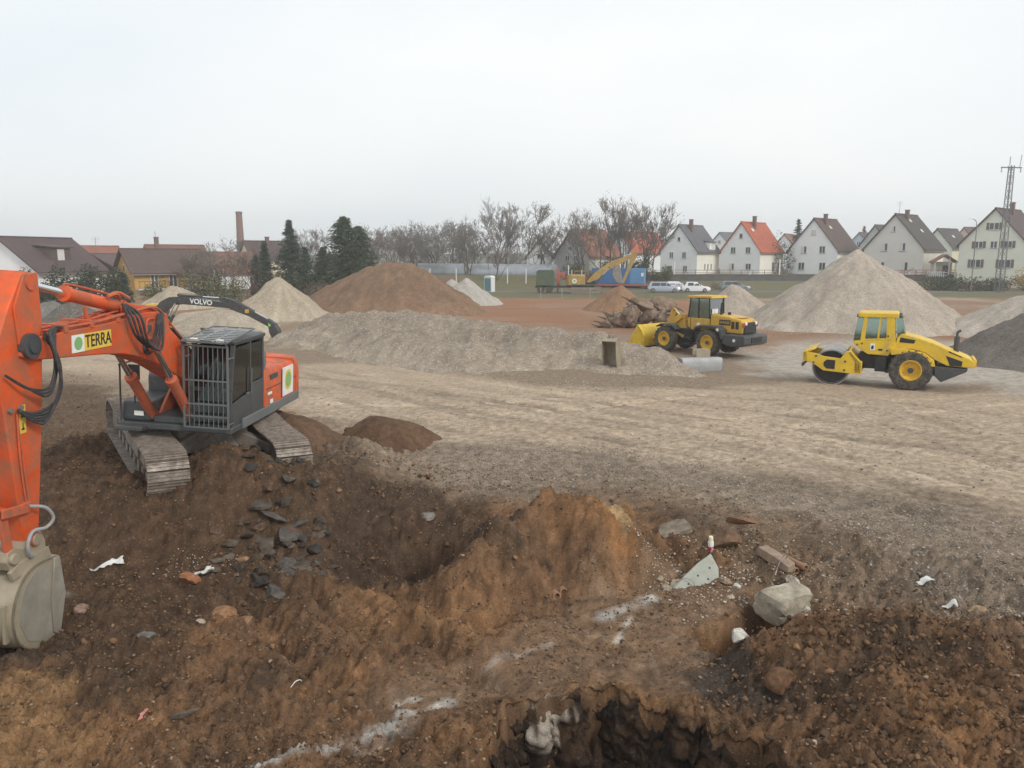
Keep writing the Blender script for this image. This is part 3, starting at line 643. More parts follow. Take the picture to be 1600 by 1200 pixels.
    MB().tu(curve_pts([(1.7, -1.0, 1.16), (1.7, -1.0, 2.3), (1.6, -1.0, 2.42), (.3, -1.0, 2.42), (.1, -1.0, 2.3), (.1, -1.0, 2.08)], 4), .02, 8).build('hand_rail', M['grey'], root)
    MB().tu([(1.68, -.7, 1.6), (1.68, -.7, 2.3)], .014, 6).bx(1.60, 1.63, -.86, -.62, 2.1, 2.42).build('mirror', M['black'], root)
    # cab: posts, sills, glass, roof, guard
    x0, x1, y0, y1, z0, z1 = -.12, 1.70, .47, 1.40, 1.20, 2.98
    F = [(x0, z0), (x1 - .06, z0), (x1, z0 + .2), (x1 - .05, 2.0), (x1 - .22, z1), (x0 + .02, z1)]
    cabf = MB()
    def bar(a, b, r=.045): cabf.loft([[(p[0] + dx, p[1] + dy, p[2]) for dx, dy in ((-r, -r), (r, -r), (r, r), (-r, r))] for p in (a, b)])
    for y in (y0 + .05, y1 - .05):
        for i in range(len(F)):
            a, b = F[i], F[(i + 1) % len(F)]
            cabf.tu([(a[0], y, a[1]), (b[0], y, b[1])], .055, 4)
        cabf.tu([(.62, y, z0), (.62, y, z1)], .05, 4)
    for a in F: cabf.tu([(a[0], y0, a[1]), (a[0], y1, a[1])], .05, 4)
    cab = cabf.build('cab', M['grey'], root)
    MB().bx(x0, x1 - .05, y0 + .02, y1 - .02, z0 - .03, z0 + .04).bx(x0 - .02, x0 + .03, y0, y1, z0, z1).build('cab_shell', M['grey'], cab, .01)
    MB().pr([(x0, z0), (.62, z0), (.62, 2.0), (x0, 2.0)], y1 - .04, y1 + .005).pr([(.62, z0), (x1 - .06, z0), (x1 - .01, z0 + .5), (.62, z0 + .62)], y1 - .04, y1 + .002).build('door', M['grey'], cab, .01)
    MB().tu([(.70, y1 + .04, 1.75), (.70, y1 + .04, 2.35)], .014, 6).bx(.78, .92, y1, y1 + .03, 1.78, 1.83).build('handle', M['midgrey'], cab)
    MB().pr([(.67, z0 + .66), (x1 - .05, z0 + .55), (x1 - .1, 2.0), (x1 - .26, z1 - .09), (.67, z1 - .09)], y1 - .03, y1 - .02).pr([(x0 + .05, 2.03), (.57, 2.03), (.57, z1 - .09), (x0 + .05, z1 - .09)], y1 - .03, y1 - .02).build('side_glass', M['glass'], cab)
    MB().pr([(.67, z0 + .4), (x1 - .05, z0 + .4), (x1 - .1, 2.0), (x1 - .26, z1 - .09), (x0 + .05, z1 - .09), (x0 + .05, z0 + .8)], y0 + .02, y0 + .03).build('side_glass', M['glass'], cab)
    MB().pr([(x1 - .02, z0 + .1), (x1 - .06, 2.0), (x1 - .23, z1 - .06), (x1 - .24, z1 - .06), (x1 - .07, 2.0), (x1 - .03, z0 + .1)], y0 + .08, y1 - .08).build('windscreen', M['glass'], cab)
    MB().bx(x0 + .04, x0 + .05, y0 + .1, y1 - .1, 1.95, z1 - .1).build('rear_glass', M['glass'], cab)
    rf = MB().loft([[(x0 - .06, y0 - .02, z1), (x1 - .12, y0 - .02, z1), (x1 - .12, y1 + .02, z1), (x0 - .06, y1 + .02, z1)],
                    [(x0 - .06, y0 - .02, z1 + .07), (x1 - .12, y0 - .02, z1 + .05), (x1 - .12, y1 + .02, z1 + .05), (x0 - .06, y1 + .02, z1 + .07)],
                    [(x0 + .05, y0 + .06, z1 + .10), (x1 - .3, y0 + .06, z1 + .06), (x1 - .3, y1 - .06, z1 + .06), (x0 + .05, y1 - .06, z1 + .10)]]).build('cab_roof', M['grey'], cab, .01)
    gu = MB()
    ga = [(x1 - .05, z1 + .06), (x1 + .20, z1 - .02), (x1 + .17, 2.25), (x1 + .17, 1.30)]
    gt = [(.45, z1 + .22), (x1 + .28, z1 + .06)]
    for y in (y0 + .0, y1 + .0):
        gu.tu([(gt[0][0], y, gt[0][1]), (gt[1][0], y, gt[1][1]), (x1 + .20, y, z1 - .05)], .022, 4)
    gu.tu([(gt[1][0], y0, gt[1][1]), (gt[1][0], y1, gt[1][1])], .022, 4).tu([(gt[0][0], y0, gt[0][1]), (gt[0][0], y1, gt[0][1])], .022, 4)
    gu.build('roof_guard_frame', M['midgrey'], cab)
    for k in range(9):
        x = .55 + k * .155
        z = gt[0][1] + (gt[1][1] - gt[0][1]) * (x - gt[0][0]) / (gt[1][0] - gt[0][0])
        MB().bx(-.022, .022, y0, y1, -.006, .006, Matrix.Translation((x, 0, z)) @ Matrix.Rotation(radians(6), 4, 'Y')).build('roof_slat', M['slat'], cab)
    for y in (y0 + .31, y0 + .62): MB().tu([(gt[0][0], y, gt[0][1]), (gt[1][0], y, gt[1][1])], .014, 4).build('roof_guard_bar', M['slat'], cab)
    fg = MB()
    for y in (y0, y1): fg.tu([(x1 + .20, y, z1 - .02), (x1 + .17, y, 1.22)], .026, 4)
    for z in (1.22, 1.46, 1.72, 2.22, z1 - .04): fg.tu([(x1 + .18, y0, z), (x1 + .18, y1, z)], .022, 4)
    for y in (y0, y1):
        for z in (1.3, 2.7): fg.tu([(x1 + .18, y, z), (x1 - .1, y, z)], .018, 4)
    fg.build('front_guard_frame', M['midgrey'], cab)
    for k in range(8):
        y = y0 + (k + 1) * (y1 - y0) / 9
        MB().tu([(x1 + .18, y, 1.22), (x1 + .19, y, z1 - .05)], .010, 5).build('guard_bar', M['midgrey'], cab)
    for y in (y0 + .16, y1 - .22): MB().bx(x1 + .0, x1 + .10, y - .07, y + .07, z1 + .01, z1 + .10).build('work_lamp', M['lamp'], cab, .01)
    MB().pr([(.25, 1.55), (.8, 1.55), (.8, 1.72), (.42, 1.72), (.32, 2.5), (.18, 2.5)], .68, 1.2).bx(.2, .3, .78, 1.1, 2.5, 2.75).build('seat', M['seat'], cab, .04)
    MB().bx(.6, 1.2, .55, .68, 1.5, 1.85).bx(.6, 1.2, 1.2, 1.32, 1.5, 1.85).cy((1.25, .8, 1.3), (1.15, .8, 1.95), .025).cy((1.25, 1.08, 1.3), (1.15, 1.08, 1.95), .025).build('console', M['black'], cab, .02)
    # boom
    top = [(.18, 1.92), (.8, 2.46), (1.6, 3.02), (2.0, 3.28), (2.12, 3.60), (2.4, 3.66), (3.0, 3.68), (4.2, 3.58), (6.1, 3.53), (6.42, 3.50)]
    bot = [(6.48, 3.28), (6.2, 3.19), (4.4, 3.05), (3.7, 2.97), (3.2, 2.85), (2.4, 2.58), (1.2, 2.02), (.55, 1.6), (.28, 1.58)]
    bm_ = MB().pr(top + bot, -.26, .26)
    bo = bm_.build('boom', M['orange'], root, .02)
    MB().pr([(2.35, 3.62), (3.0, 3.64), (3.55, 3.60), (3.6, 3.82), (3.45, 3.90), (3.25, 3.86), (2.6, 3.74)], -.17, -.12).pr([(2.35, 3.62), (3.0, 3.64), (3.55, 3.60), (3.6, 3.82), (3.45, 3.90), (3.25, 3.86), (2.6, 3.74)], .12, .17).build('bracket', M['orange'], bo, .01)
    for p, r in (((2.95, 3.02), .15), ((.38, 1.75), .2), ((6.29, 3.42), .19)):
        MB().cy((p[0], -.33, p[1]), (p[0], .33, p[1]), r, n=20).cy((p[0], -.36, p[1]), (p[0], .36, p[1]), r * .55, n=14).build('pin', M['grey'], bo)
    MB().bx(2.55, 3.1, .262, .268, 3.22, 3.6).build('stiffener', M['orange2'], bo)
    MB().bx(4.15, 5.28, .262, .272, 3.18, 3.47).build('sign', M['yellowd'], bo)
    sg = MB().bx(4.95, 5.28, .272, .276, 3.18, 3.47).build('sign_logo', M['white'], bo)
    MB().la([(.11, 0), (.11, .003)], (5.11, .276, 3.325), (0, 1, 0), 20).build('logo_disc', M['green'], sg)
    text('lettering', 'TERRA', M['blackd'], bo, (4.54, .276, 3.325), (pi / 2, 0, pi), .30, .002, .003, .86)
    wl = MB().bx(2.86, 2.99, .16, .33, 3.30, 3.44).build('work_lamp', M['grey'], bo, .01)
    MB().bx(2.98, 3.0, .18, .31, 3.32, 3.42).build('lamp_glass', M['lamp'], wl)
    MB().tu(curve_pts([(2.7, .30, 3.55), (3.12, .38, 3.55), (3.16, .38, 3.3), (3.1, .34, 3.05)], 5), .016, 6).tu(curve_pts([(2.7, .1, 3.57), (3.12, .1, 3.57), (3.16, .12, 3.3)], 5), .016, 6).build('lamp_guard', M['orange'], bo)
    for i, y in enumerate((-.2, -.1, .05, .15, .22)):
        z = .06 + .015 * (i % 3)
        MB().tu(curve_pts([(1.3, y, 2.86 + z), (1.9, y, 3.28 + z), (2.6, y * 1.3, 3.67 + z), (3.4, y * 1.35, 3.66 + z), (4.6, y * 1.2, 3.56 + z), (5.9, y, 3.53 + z)], 6), .022, 6).build('pipe', M['orange2'], bo)
    for x in (3.9, 4.7, 5.4): MB().bx(x - .05, x + .05, -.25, .28, 3.57 - (x - 3.9) * .025, 3.70 - (x - 3.9) * .025).build('clamp', M['orange2'], bo, .008)
    MB().tu([(4.55, .1, 3.62), (4.62, .1, 3.88)], .035, 8).build('valve', M['orange2'], bo)
    for i in range(4):                                  # pipes down the lower boom
        y = .10 + .05 * i
        MB().tu(curve_pts([(1.9, y, 3.28), (1.2, y, 2.80), (.7, y, 2.45), (.25, y + .05, 2.05)], 5), .017, 6).build('pipe', M['hose'], bo)
    for i in range(4):                                  # hoses looping at the knee
        o_ = .05 * i
        MB().tu(curve_pts([(3.55 - o_ * .6, .16, 3.86), (3.75 - o_, .36 + o_, 3.68), (3.6 - o_, .42 + o_, 3.3 - o_ * .8), (3.2 - o_, .44 + o_, 3.08 - o_ * .6), (2.85, .40 + o_, 3.3), (2.6 - o_, .33, 3.62)], 7), .024, 7).build('hose', M['hose'], bo)
    for i in range(5):                                  # hoses hanging between boom tip and arm
        o_ = .06 * i
        MB().tu(curve_pts([(5.35 - o_, .20 - .08 * i, 3.60), (5.8, .34, 3.66 - o_ * .4), (6.05, .42 + .02 * i, 3.55 - o_), (5.85 + o_ * .5, .44 + .02 * i, 3.05 - o_ * 1.2), (5.95 + o_, .42, 2.55 - o_ * 1.1), (6.35, .36, 2.42 - o_ * .6), (6.62, .27, 2.5)], 7), .023, 7).build('hose', M['hose'], bo)
    for i in range(3):
        MB().tu(curve_pts([(6.0, .30, 3.62 - .05 * i), (5.92 - .03 * i, .40, 3.2), (6.1, .42, 2.78 - .06 * i), (6.5, .36, 2.82), (6.85, .28, 3.06)], 7), .02, 7).build('hose', M['hose'], bo)
    # rams
    for y in (-.42, .42): hyd(root, (1.50, y, 1.34), (2.95, y, 3.02), .105, 'boom_cylinder', 'orange2', .56, .07)
    hyd(root, (3.42, 0, 3.80), (6.17, 0, 4.36), .115, 'arm_cylinder', 'orange', .58, .11)
    MB().tu(curve_pts([(3.5, .08, 3.95), (3.75, .16, 4.06), (4.0, .14, 4.03), (3.6, .1, 4.08), (3.4, .2, 3.97)], 5), .03, 6).build('hose', M['orange2'], root)
    # arm
    armp = [(6.02, 4.48), (6.2, 4.52), (6.34, 4.45), (6.62, 4.02), (6.92, 3.45), (7.12, 3.20), (7.12, 2.98), (6.92, 2.86), (6.82, 2.5), (6.62, .95), (6.52, .42), (6.38, .30), (6.22, .34), (6.16, .8), (5.98, 2.4), (5.92, 3.2), (5.90, 3.8), (5.95, 4.2)]
    ar = MB().pr(armp, -.21, .21).build('arm', M['orange'], root, .02)
    for sy in (-1, 1):
        MB().pr([(6.0, 4.5), (6.3, 4.48), (6.55, 4.0), (6.45, 3.3), (6.1, 3.2), (5.95, 3.8)], sy * .21, sy * .245).build('side_plate', M['orange'], ar, .008)
        MB().pr([(6.75, 3.3), (7.15, 3.28), (7.2, 3.1), (7.1, 2.94), (6.8, 2.9)], sy * .10, sy * .15).build('lug', M['orange2'], ar, .008)
    for p, r, w_ in (((6.17, 4.36), .12, .27), ((6.29, 3.42), .17, .30), ((7.02, 3.10), .1, .24), ((6.36, .42), .11, .28), ((6.5, .98), .09, .27)):
        MB().cy((p[0], -w_, p[1]), (p[0], w_, p[1]), r, n=18).build('pin', M['orange2'], ar)
    MB().bx(6.38, 6.52, .212, .218, 2.12, 2.55).build('warning_label', M['yellowd'], ar)
    wb = MB().pr([(6.41, 2.36), (6.49, 2.36), (6.45, 2.46)], .218, .221).bx(6.42, 6.48, .218, .221, 2.17, 2.2).bx(6.44, 6.46, .218, .221, 2.2, 2.28).build('label_print', M['blackd'], ar)
    for i in range(2): MB().tu(curve_pts([(6.6, .24, 2.45), (6.58 - .05 * i, .24, 1.8), (6.5 - .05 * i, .24, 1.1), (6.48, .3, .98)], 4), .014, 6).build('pipe', M['orange2'], ar)
    for x in (6.5, 6.72): MB().cy((x, -.24, 2.52), (x, .26, 2.52), .04).build('fitting', M['steel'], ar)
    gh_ = mat('grey_hose', (.30, .31, .31), .5, 0, .1, .4)
    MB().tu(curve_pts([(6.50, .28, 1.0), (6.30, .40, .92), (6.18, .44, .72), (6.3, .40, .6), (6.55, .36, .62), (6.68, .36, .45), (6.6, .34, .25), (6.5, .30, .2)], 6), .026, 8).build('hose', gh_, ar)
    for y in (-.06,): hyd(root, (7.02, 0, 3.10), (6.98, 0, 1.05), .11, 'bucket_cylinder', 'orange', .66, .12)
    lk = MB()
    for sy in (-1, 1):
        lk.pr([(6.42, 1.05), (6.55, 1.06), (7.05, 1.12), (7.06, .98), (6.55, .9), (6.44, .92)], sy * .25, sy * .28)
        lk.pr([(6.90, 1.1), (7.06, 1.1), (6.92, .3), (6.78, .3)], sy * .16, sy * .22)
    lk.build('linkage', M['orange2'], root, .01)
    MB().pr([(6.18, .48), (6.3, .56), (6.46, .5), (6.6, .36), (6.78, .44), (6.94, .42), (6.98, .28), (6.9, .12), (6.1, .12), (6.1, .3)], -.24, .24).cy((6.36, -.3, .42), (6.36, .3, .42), .1).cy((6.86, -.3, .3), (6.86, .3, .3), .09).build('quick_coupler', M['buck'], root, .012)
    # bucket: closed shell open towards the machine
    prof = [(5.98, .02), (6.5, .06), (6.82, -.06), (7.02, -.34), (7.08, -.68), (6.95, -1.04), (6.62, -1.28), (6.24, -1.36), (6.04, -1.33)]
    pr2 = curve_pts([(p[0], 0, p[1]) for p in prof], 3); bw = .36
    outer = [(p.x, p.z) for p in pr2]; cxm, czm = 6.35, -.62
    inner = [(a + (cxm - a) * .05, b + (czm - b) * .05) for a, b in outer]; inner[0] = (5.985, -.02); inner[-1] = (6.045, -1.30)
    bu = MB().pr(outer + inner[::-1], -bw, bw)
    for sy in (-1, 1): bu.pr(outer + [(5.86, -.66)], sy * bw, sy * (bw - .035))
    bk = bu.build('bucket', M['buck'], root, .006)
    for sy in (-1, 1):
        MB().pr([(5.99, .0), (6.12, .02), (6.22, -.62), (6.2, -1.2), (6.06, -1.31), (5.88, -.66)], sy * (bw + .001), sy * (bw + .03)).build('side_cutter', M['shiny'], bk, .004)
        MB().pr([(6.2, -.05), (6.5, -.0), (6.78, -.16), (6.93, -.45), (6.94, -.72), (6.78, -1.05), (6.4, -1.24), (6.22, -1.22), (6.24, -.62)], sy * (bw + .0005), sy * (bw + .008)).build('side_plate', M['shiny'], bk)
    for y in (-.26, .26): MB().pr([(6.05, .05), (6.92, -.02), (6.98, .12), (6.8, .2), (6.1, .2)], y - .03, y + .03).build('lug', M['buck'], bk, .006)
    for k in range(3): MB().bx(6.93, 7.10, -.24 + k * .22, -.19 + k * .22, -.95, -.36).build('wear_strip', M['buck'], bk)
    for k in range(5):
        y = -.3 + k * .15; MB().pr([(5.78, -1.33), (6.06, -1.36), (6.10, -1.29)], y - .05, y + .05).build('tooth', M['steel'], bk)
    return root
big_excavator()
# ------------------------------------------------------------------ wheels
def wheel(root, c, r, wd, name='wheel', rim_r=.5, lugs=22, sy=1, rm='rim', detail=True):
    """tyre with lugs, rim with dish and hub; axis along y"""
    c = Vector(c)
    wh = MB().la([(r * rim_r, -wd * .44), (r * .80, -wd * .5), (r * .93, -wd * .46), (r * .965, -wd * .36), (r * .975, 0), (r * .965, wd * .36), (r * .93, wd * .46), (r * .80, wd * .5), (r * rim_r, wd * .44), (r * rim_r, -wd * .44)], c, (0, 1, 0), 40, None, False).build(name, M['tyre'], root, 0, 50)
    if detail:
        lg = MB()
        for k in range(lugs):
            a = 2 * pi * k / lugs
            for s in (-1, 1):
                b = a + (pi / lugs if s > 0 else 0)
                R_ = Matrix.Translation(c) @ Matrix.Rotation(b, 4, 'Y')
                lg.loft([[(r * .93, s * wd * .48, -.035 * r), (r * .93, s * wd * .48, .06 * r), (r * .985, s * wd * .47, .05 * r), (r * .985, s * wd * .47, -.03 * r)],
                         [(r * .94, s * wd * .03, .10 * r), (r * .94, s * wd * .03, .19 * r), (r * 1.0, s * wd * .03, .18 * r), (r * 1.0, s * wd * .03, .11 * r)]], True, R_)
        tag(lg.build('tread', M['tyre'], wh), kind='stuff')
    o = sy * wd
    ri = MB().la([(r * .02, o * .02), (r * rim_r * 1.0, o * .04), (r * rim_r * 1.02, o * .46), (r * rim_r * .94, o * .47), (r * rim_r * .88, o * .36), (r * rim_r * .62, o * .18), (r * rim_r * .34, o * .16), (r * rim_r * .30, o * .34), (r * .02, o * .36)], c, (0, 1, 0), 30).build('rim', M[rm], wh)
    MB().cy(c + Vector((0, o * .3, 0)), c + Vector((0, o * .40, 0)), r * rim_r * .27).build('hub', M['grey'], wh)
    return wh
# ------------------------------------------------------------------ yellow single drum roller
def roller():
    c = g(1431, 608); th = pi - radians(27)
    root = empty('soil_compactor', (c.x, c.y + .55, hz(c.x, c.y)), th, 'yellow single drum roller with an enclosed cab standing on pale ground', 'roller'); root.scale = (.915, .915, .93)
    B = lambda L: [((850 - u) / 176.7, (660 - v) / 176.7) for u, v in L]
    HW = 1.05
    for sy in (-1, 1): wheel(root, (0, sy * .82, .86), .86, .56, 'wheel', .5, 20, sy)
    # rear body: hood
    hood = B([(735, 320), (742, 270), (770, 240), (880, 268), (985, 300), (1100, 352), (1225, 402), (1265, 425), (1262, 470), (1185, 468), (1085, 462), (1000, 420), (940, 375), (850, 352), (700, 372), (705, 400), (690, 400)])
    ho = MB().pr(hood, -.88, .88).build('hood', M['yel'], root, .05)
    for L in ([(765, 268), (868, 285), (858, 310), (760, 305)], [(1075, 388), (1185, 425), (1182, 462), (1105, 460)], [(1090, 352), (1180, 390), (1180, 398), (1090, 362)]):
        MB().pr(B(L), .882, .89).build('vent', M['blackd'], ho); MB().pr(B(L), -.89, -.882).build('vent', M['blackd'], ho)
    x0 = (850 - 1265) / 176.7
    MB().bx(x0 - .06, x0 + .05, -.82, .82, 1.12, 1.42).build('rear_bar', M['yel'], root, .03)
    for y in (-.7, .7): MB().bx(x0 - .09, x0 - .06, y - .09, y + .09, 1.22, 1.36).build('tail_lamp', M['red'], root)
    MB().pr(B([(1000, 468), (1225, 478), (1215, 500), (1055, 585), (1010, 540)]), -.95, .95).build('rear_frame', M['grey'], root, .03)
    fd = MB()
    for sy in (-1, 1): fd.pr(B([(700, 350), (850, 355), (940, 378), (1000, 425), (1010, 470), (985, 470), (930, 400), (850, 378), (710, 400)]), sy * .55, sy * 1.08)
    fd.build('mud_guard', M['yel'], root, .02)
    MB().bx(-1.0, 1.0, -.5, .5, .62, 1.35).cy((0, -.85, .86), (0, .85, .86), .16).build('axle_housing', M['grey'], root, .03)
    ex = B([(1115, 345), (1130, 262), (1168, 262), (1160, 352)]); e0 = (ex[1][0] - .1, -.25)
    MB().cy((e0[0], e0[1], 1.6), (e0[0], e0[1], 2.26), .11).tu(curve_pts([(e0[0], e0[1], 2.2), (e0[0], e0[1], 2.42), (e0[0] - .12, e0[1], 2.52)], 4), .055, 10).build('exhaust', M['grey'], root)
    # cab
    body = B([(435, 310), (515, 300), (735, 300), (738, 330), (690, 412), (545, 405), (455, 345)])
    cb = MB().pr(body, -.92, .92).build('cab', M['yel'], root, .03)
    st = lambda L, a, b: MB().pr(B(L), a, b)
    for sy in (-1, 1):
        a, b = (.80, .92) if sy > 0 else (-.92, -.80)
        for L in ([(435, 310), (490, 310), (512, 130), (455, 110)], [(488, 305), (520, 305), (530, 120), (505, 120)], [(670, 300), (735, 310), (716, 115), (660, 120)], [(520, 300), (700, 300), (700, 278), (520, 290)]):
            if L[0][0] == 435: continue
            st(L, a, b).build('post', M['yel'], cb, .015)
        st([(605, 295), (618, 295), (625, 125), (614, 125)], a, b).build('post', M['yel'], cb, .01)
        st([(522, 292), (606, 290), (614, 135), (530, 135)], sy * .87, sy * .875).build('side_window', M['gglass'], cb)
        st([(620, 288), (672, 284), (662, 135), (626, 135)], sy * .87, sy * .875).build('side_window', M['gglass'], cb)
        st([(440, 300), (490, 298), (506, 135), (458, 135)], sy * .80, sy * .81).build('corner_window', M['gglass'], cb)
        st([(738, 250), (792, 236), (770, 125), (720, 125)], sy * .80, sy * .81).build('corner_window', M['gglass'], cb)
    xf = [(850 - 437) / 176.7, (850 - 457) / 176.7]
    MB().loft([[(xf[0], -.78, 2.0), (xf[0], .78, 2.0), (xf[0] - .02, .78, 2.0), (xf[0] - .02, -.78, 2.0)], [(xf[1], -.74, 2.95), (xf[1], .74, 2.95), (xf[1] - .02, .74, 2.95), (xf[1] - .02, -.74, 2.95)]]).build('windscreen', M['gglass'], cb)
    xb = [(850 - 795) / 176.7, (850 - 772) / 176.7]
    MB().loft([[(xb[0], -.78, 2.38), (xb[0], .78, 2.38), (xb[0] - .02, .78, 2.38), (xb[0] - .02, -.78, 2.38)], [(xb[1], -.74, 2.95), (xb[1], .74, 2.95), (xb[1] - .02, .74, 2.95), (xb[1] - .02, -.74, 2.95)]]).build('rear_window', M['gglass'], cb)
    MB().pr(B([(458, 100), (475, 92), (735, 90), (742, 98), (745, 128), (465, 128)]), -.94, .94).build('cab_roof', M['yel'], cb, .04)
    for u, y in ((460, .6), (460, -.6), (752, .65), (752, -.65)): x = (850 - u) / 176.7; MB().bx(x - .07, x + .05, y - .1, y + .1, 3.0, 3.14).build('work_lamp', M['grey'], cb, .02)
    st([(562, 322), (594, 322), (594, 374), (562, 374)], .922, .93).build('sticker', M['white'], cb); st([(570, 338), (588, 338), (584, 366), (568, 366)], .931, .934).build('sticker_print', M['blackd'], cb)
    st([(618, 360), (648, 360), (648, 374), (618, 374)], .922, .935).build('handle', M['blackd'], cb)
    for u, v in ((470, 335), (502, 325), (680, 372), (680, 262)): st([(u - 6, v - 6), (u + 6, v - 6), (u + 6, v + 6), (u - 6, v + 6)], .922, .935).build('hinge', M['grey'], cb)
    MB().pr([(.75, 1.5), (1.3, 1.5), (1.3, 1.72), (.9, 1.75), (.78, 2.4), (.66, 2.4)], -.28, .28).build('seat', M['seat'], cb, .04)
    MB().bx(1.6, 1.85, -.2, .2, 1.5, 2.0).la([(.2, 0), (.22, .02), (.2, .04)], (1.55, 0, 2.05), (-.5, 0, 1), 20).build('steering_console', M['black'], cb, .02)
    MB().bx(.8, 2.1, -.55, .55, .78, 1.42).build('articulation', M['black'], root, .05)
    MB().cy((2.0, -.35, .9), (2.0, .35, .9), .22).bx(1.75, 2.1, -.25, .25, .75, 1.25).build('hitch', M['yel2'], root, .02)
    MB().bx(.95, 1.4, .55, .95, .72, 1.38).build('step', M['black'], root, .03)
    # drum and drum frame
    dx = (850 - 293) / 176.7; dr = .79
    MB().la([(dr * .93, -1.02), (dr, -1.02), (dr, 1.02), (dr * .93, 1.02), (dr * .90, .80), (.2, .78), (.2, -.78), (dr * .90, -.80), (dr * .93, -1.02)], (dx, 0, dr), (0, 1, 0), 56, None, False).build('drum', M['drum'], root, 0, 40)
    for sy in (-1, 1): MB().cy((dx, sy * .78, dr), (dx, sy * .83, dr), dr * .88, n=40).build('drum_shade_disc', M['black'], root)  # black discs stand for the shade inside the hollow drum ends
    fp = B([(85, 402), (180, 415), (240, 435), (360, 445), (400, 385), (430, 388), (512, 465), (508, 562), (240, 545), (180, 505), (85, 470)])
    for sy in (-1, 1):
        pl = MB().pr(fp, sy * 1.06, sy * 1.17).build('drum_frame', M['yel'], root, .02)
        st([(240, 478), (262, 458), (325, 460), (322, 530), (262, 528), (240, 505)], sy * 1.171, sy * 1.18).build('opening', M['blackd'], pl)
        for u, v in ((182, 434), (165, 485), (395, 466), (392, 532)): MB().cy(((850 - u) / 176.7, sy * 1.17, (660 - v) / 176.7), ((850 - u) / 176.7, sy * 1.2, (660 - v) / 176.7), .045).build('bolt', M['grey'], pl)
        for i in range(5):
            for u in (470, 492): MB().cy(((850 - u) / 176.7, sy * 1.17, (660 - 465 - i * 14) / 176.7), ((850 - u) / 176.7, sy * 1.185, (660 - 465 - i * 14) / 176.7), .018, n=6).build('bolt', M['blackd'], pl)
    xF = (850 - 85) / 176.7; xR = (850 - 505) / 176.7
    MB().pr([(xF - .2, 1.05), (xF, 1.0), (xF + .03, 1.38), (xF - .05, 1.48), (xF - .5, 1.62), (xF - .5, 1.56), (xF - .15, 1.42)], -1.17, 1.17).build('front_beam', M['yel'], root, .02)
    MB().bx(xR - .05, xR + .25, -1.17, 1.17, .62, 1.1).pr([(xR, 1.05), (xR + .25, 1.1), (xR + .55, 1.50), (xR + .42, 1.56)], -1.17, 1.17).build('rear_beam', M['yel'], root, .02)
    MB().bx(xF - .02, xF + .06, -1.05, 1.05, .78, .92).build('scraper', M['grey'], root, .01)
    return root
roller()
